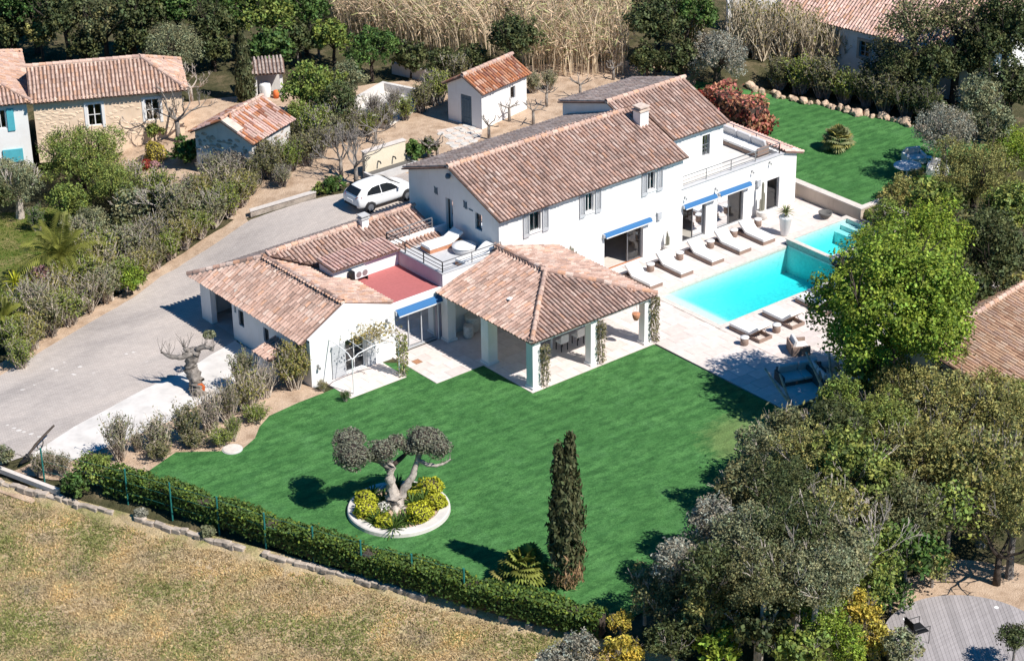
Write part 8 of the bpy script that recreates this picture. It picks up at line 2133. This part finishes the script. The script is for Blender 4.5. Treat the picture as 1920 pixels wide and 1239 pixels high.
# more cover on the right: crowns around the orange roof and the deck
for (p, zc, rd, mt, kd, lab) in (((13.75, -13.06, 0.00), 1.6, 1.1, "leaf_tan", "fine", "tan shrub at the left verge of the orange roof"), ((12.64, -15.96, 0.00), 1.7, 1.3, "leaf_tan", "fine", "tan shrub hiding the eave of the orange roof"), ((13.81, -16.50, 0.00), 1.5, .9, "leaf_mid", "fine", "green shrub at the right edge before the orange roof"), ((19.45, -9.09, 0.00), 2.2, 1.3, "leaf_dark", "leafy", "dark tree at the upper end of the orange roof"),
                                 ((20.77, -10.29, 0.00), 1.8, 1.0, "leaf_dark", "leafy", "dark bush above the orange roof near the edge"), ((-1.22, -22.81, 0.00), 1.0, .8, "leaf_deep", "fine", "deep green shrub hugging the deck's left rim"), ((1.43, -22.63, 0.00), 1.0, .8, "leaf_tan", "sparse", "thin tan shrub on bare soil above the deck"), ((-3.93, -24.48, 0.00), .9, .75, "leaf_ochre", "fine", "ochre yellow shrub below the deck's left rim"),
                                 ((28.76, 0.16, 0.00), 1.2, 1.2, "leaf_mid", "fine", "green shrub in front of the broad tan tree"), ((29.87, 3.38, 0.75), .5, .5, "leaf_tan", "sparse", "small golden shrub at the foot of the round garden table"), ((21.22, -1.78, 0.00), 1.5, 1.3, "leaf_lime", "fine", "lime green bush between steps and huge bright tree"), ((12.25, -8.30, 0.00), 1.6, 1.3, "leaf_lime", "fine", "lime bush at the lower left skirt of the huge bright tree"), ((12.63, -10.91, 0.00), 1.4, 1.3, "leaf_lime", "fine", "lime bush below the huge bright tree")):
    tree("fringe_shrub", p, zc, rd, mt, lab, "shrub", None, kd, bark="bark_grey")

# ------------------------------------------------------------------ giant reeds: far too many to count
def reeds(name, label, polys, n, hh, lean, seed):
    r = np.random.RandomState(seed); V = []; F = []; Tn = []; nv = 0
    xs = [p[0] for p in polys]; ys = [p[1] for p in polys]; pts = []
    while len(pts) < n:
        x, y = r.uniform(min(xs), max(xs)), r.uniform(min(ys), max(ys))
        if inpoly(x, y, polys): pts.append((x, y))
    P = np.array(pts); z0 = np.array([hgt(a, b) for a, b in pts]); H = hh * r.uniform(.7, 1.12, n)
    L = np.array(lean)[None] * r.uniform(.2, 2.0, (n, 1)) + r.normal(size=(n, 2)) * .4
    a = r.uniform(0, 6.283, n); S_ = np.stack([np.cos(a), np.sin(a), np.zeros(n)], 1)
    ring = []
    for k in range(5):
        u = k / 4; c = np.stack([P[:, 0] + L[:, 0] * H * u * u * .5, P[:, 1] + L[:, 1] * H * u * u * .5, z0 + H * (u - .12 * u * u)], 1); w = .028 * (1 - .6 * u); ring.append((c - S_ * w, c + S_ * w, c))
    v = np.stack([q for k in range(5) for q in ring[k][:2]], 1); fs = np.array([[2 * k, 2 * k + 1, 2 * k + 3, 2 * k + 2] for k in range(4)]); F = (fs[None] + (np.arange(n) * 10)[:, None, None]).reshape(-1, 4)
    lt = np.repeat(r.uniform(.6, 1.35, (n, 1)), 10, 0); root = empty(name, (P[:, 0].mean(), P[:, 1].mean(), z0.mean())); tag(root, label, "reeds", None, "stuff")
    o = link("stalks", mesh_np("stalks", v.reshape(-1, 3), F, MATS["reed_stalk"], np.concatenate([lt, lt, lt], 1)), root, True); o["kind"] = "stuff"
    m = 5; ci = np.repeat(np.arange(n), m); u = r.uniform(.35, 1.0, len(ci)); C = np.stack([P[ci, 0] + L[ci, 0] * H[ci] * u * u * .5, P[ci, 1] + L[ci, 1] * H[ci] * u * u * .5, z0[ci] + H[ci] * (u - .12 * u * u)], 1)
    al = r.normal(size=(len(ci), 3)) * .5 + np.concatenate([L[ci], np.full((len(ci), 1), -.1)], 1); lt = r.uniform(.55, 1.5, (len(ci), 1)); dry = r.uniform(size=(len(ci), 1)) < .6
    C = C + al * .2; v, f, t = leaf_quads(C, r.normal(size=(len(ci), 3)), .06, .55, r, np.concatenate([lt * np.where(dry, 1.55, .9), lt * np.where(dry, 1.25, 1), lt * np.where(dry, 1.5, .8)], 1), along=al)
    o = link("blades", mesh_np("blades", v, f, MATS["reed_leaf"], t), root, True); o["kind"] = "stuff"
reeds("giant_reeds", "stand of tan giant reeds leaning left along the top edge", xy((18.85, 41.73, 2.00), (19.48, 36.91, 2.00), (21.26, 33.26, 2.00), (23.22, 31.53, 2.00), (26.71, 34.79, 2.00), (35.07, 45.09, 2.00), (40.89, 55.36, 2.00), (30.94, 64.28, 2.00), (22.51, 50.01, 2.00)), 3600, 4.2, (-.55, .35), 3)
reeds("giant_reeds", "upright stand of tall tan reeds behind the upper roof", xy((22.78, 28.17, 2.00), (24.10, 26.02, 2.00), (26.98, 23.99, 2.00), (30.50, 27.43, 2.00), (43.24, 41.07, 2.00), (36.60, 46.98, 2.00), (26.96, 34.56, 2.00)), 2600, 4.0, (-.05, .1), 4)

# ------------------------------------------------------------------ tufts of dry grass on the field
def tufts(name, label, poly, n, h0, mat, seed, green=.25):
    r = np.random.RandomState(seed); xs = [p[0] for p in poly]; ys = [p[1] for p in poly]; P = []
    while len(P) < n:
        x, y = r.uniform(min(xs), max(xs)), r.uniform(min(ys), max(ys))
        if inpoly(x, y, poly): P.append((x, y, hgt(x, y) - .02))
    P = np.array(P); k = 4; ci = np.repeat(np.arange(n), k); B = P[ci] + np.concatenate([r.normal(size=(n * k, 2)) * .05, np.zeros((n * k, 1))], 1); al = r.normal(size=(n * k, 3)) * np.array([.75, .75, .1]) + np.array([0, 0, .75]); al /= np.linalg.norm(al, axis=1, keepdims=True)
    H = h0 * r.uniform(.5, 1.3, (n * k, 1)); C = B + al * H * .5; pn = np.array([mnoise.noise(Vector((p[0] * .35, p[1] * .35, 3))) for p in P])[ci][:, None]
    lt = r.uniform(.6, 1.35, (n * k, 1)); g_ = (pn + r.normal(size=(n * k, 1)) * .18 > green); pb = np.array([mnoise.noise(Vector((p[0] * .8, p[1] * .8, 9))) for p in P])[ci][:, None]; lt = lt * (1 + .35 * pb); T = np.concatenate([lt * np.where(g_, .45, 1 + .1 * pb), lt * np.where(g_, .62, .97), lt * np.where(g_, .35, .95 - .25 * pb)], 1)
    v, f, t = leaf_quads(C, np.cross(al, r.normal(size=(n * k, 3))), .035, h0, r, T, along=al); o = link(name, mesh_np(name, v, f, MATS[mat], t)); tag(o, label, "grass", None, "stuff")
tufts("dry_grass", "dry tufted grass covering the field in the foreground", [(-22.9, 8.6), (-11.4, -16.2), (-9.5, -20), (-14, -22), (-34, -4), (-30, 9)], 46000, .13, "dry_blade", 6, .14)
tufts("weedy_grass", "rough green grass of the neighbour's lawn at left", NLAWN, 2600, .13, "leaf_mid", 7, -9)
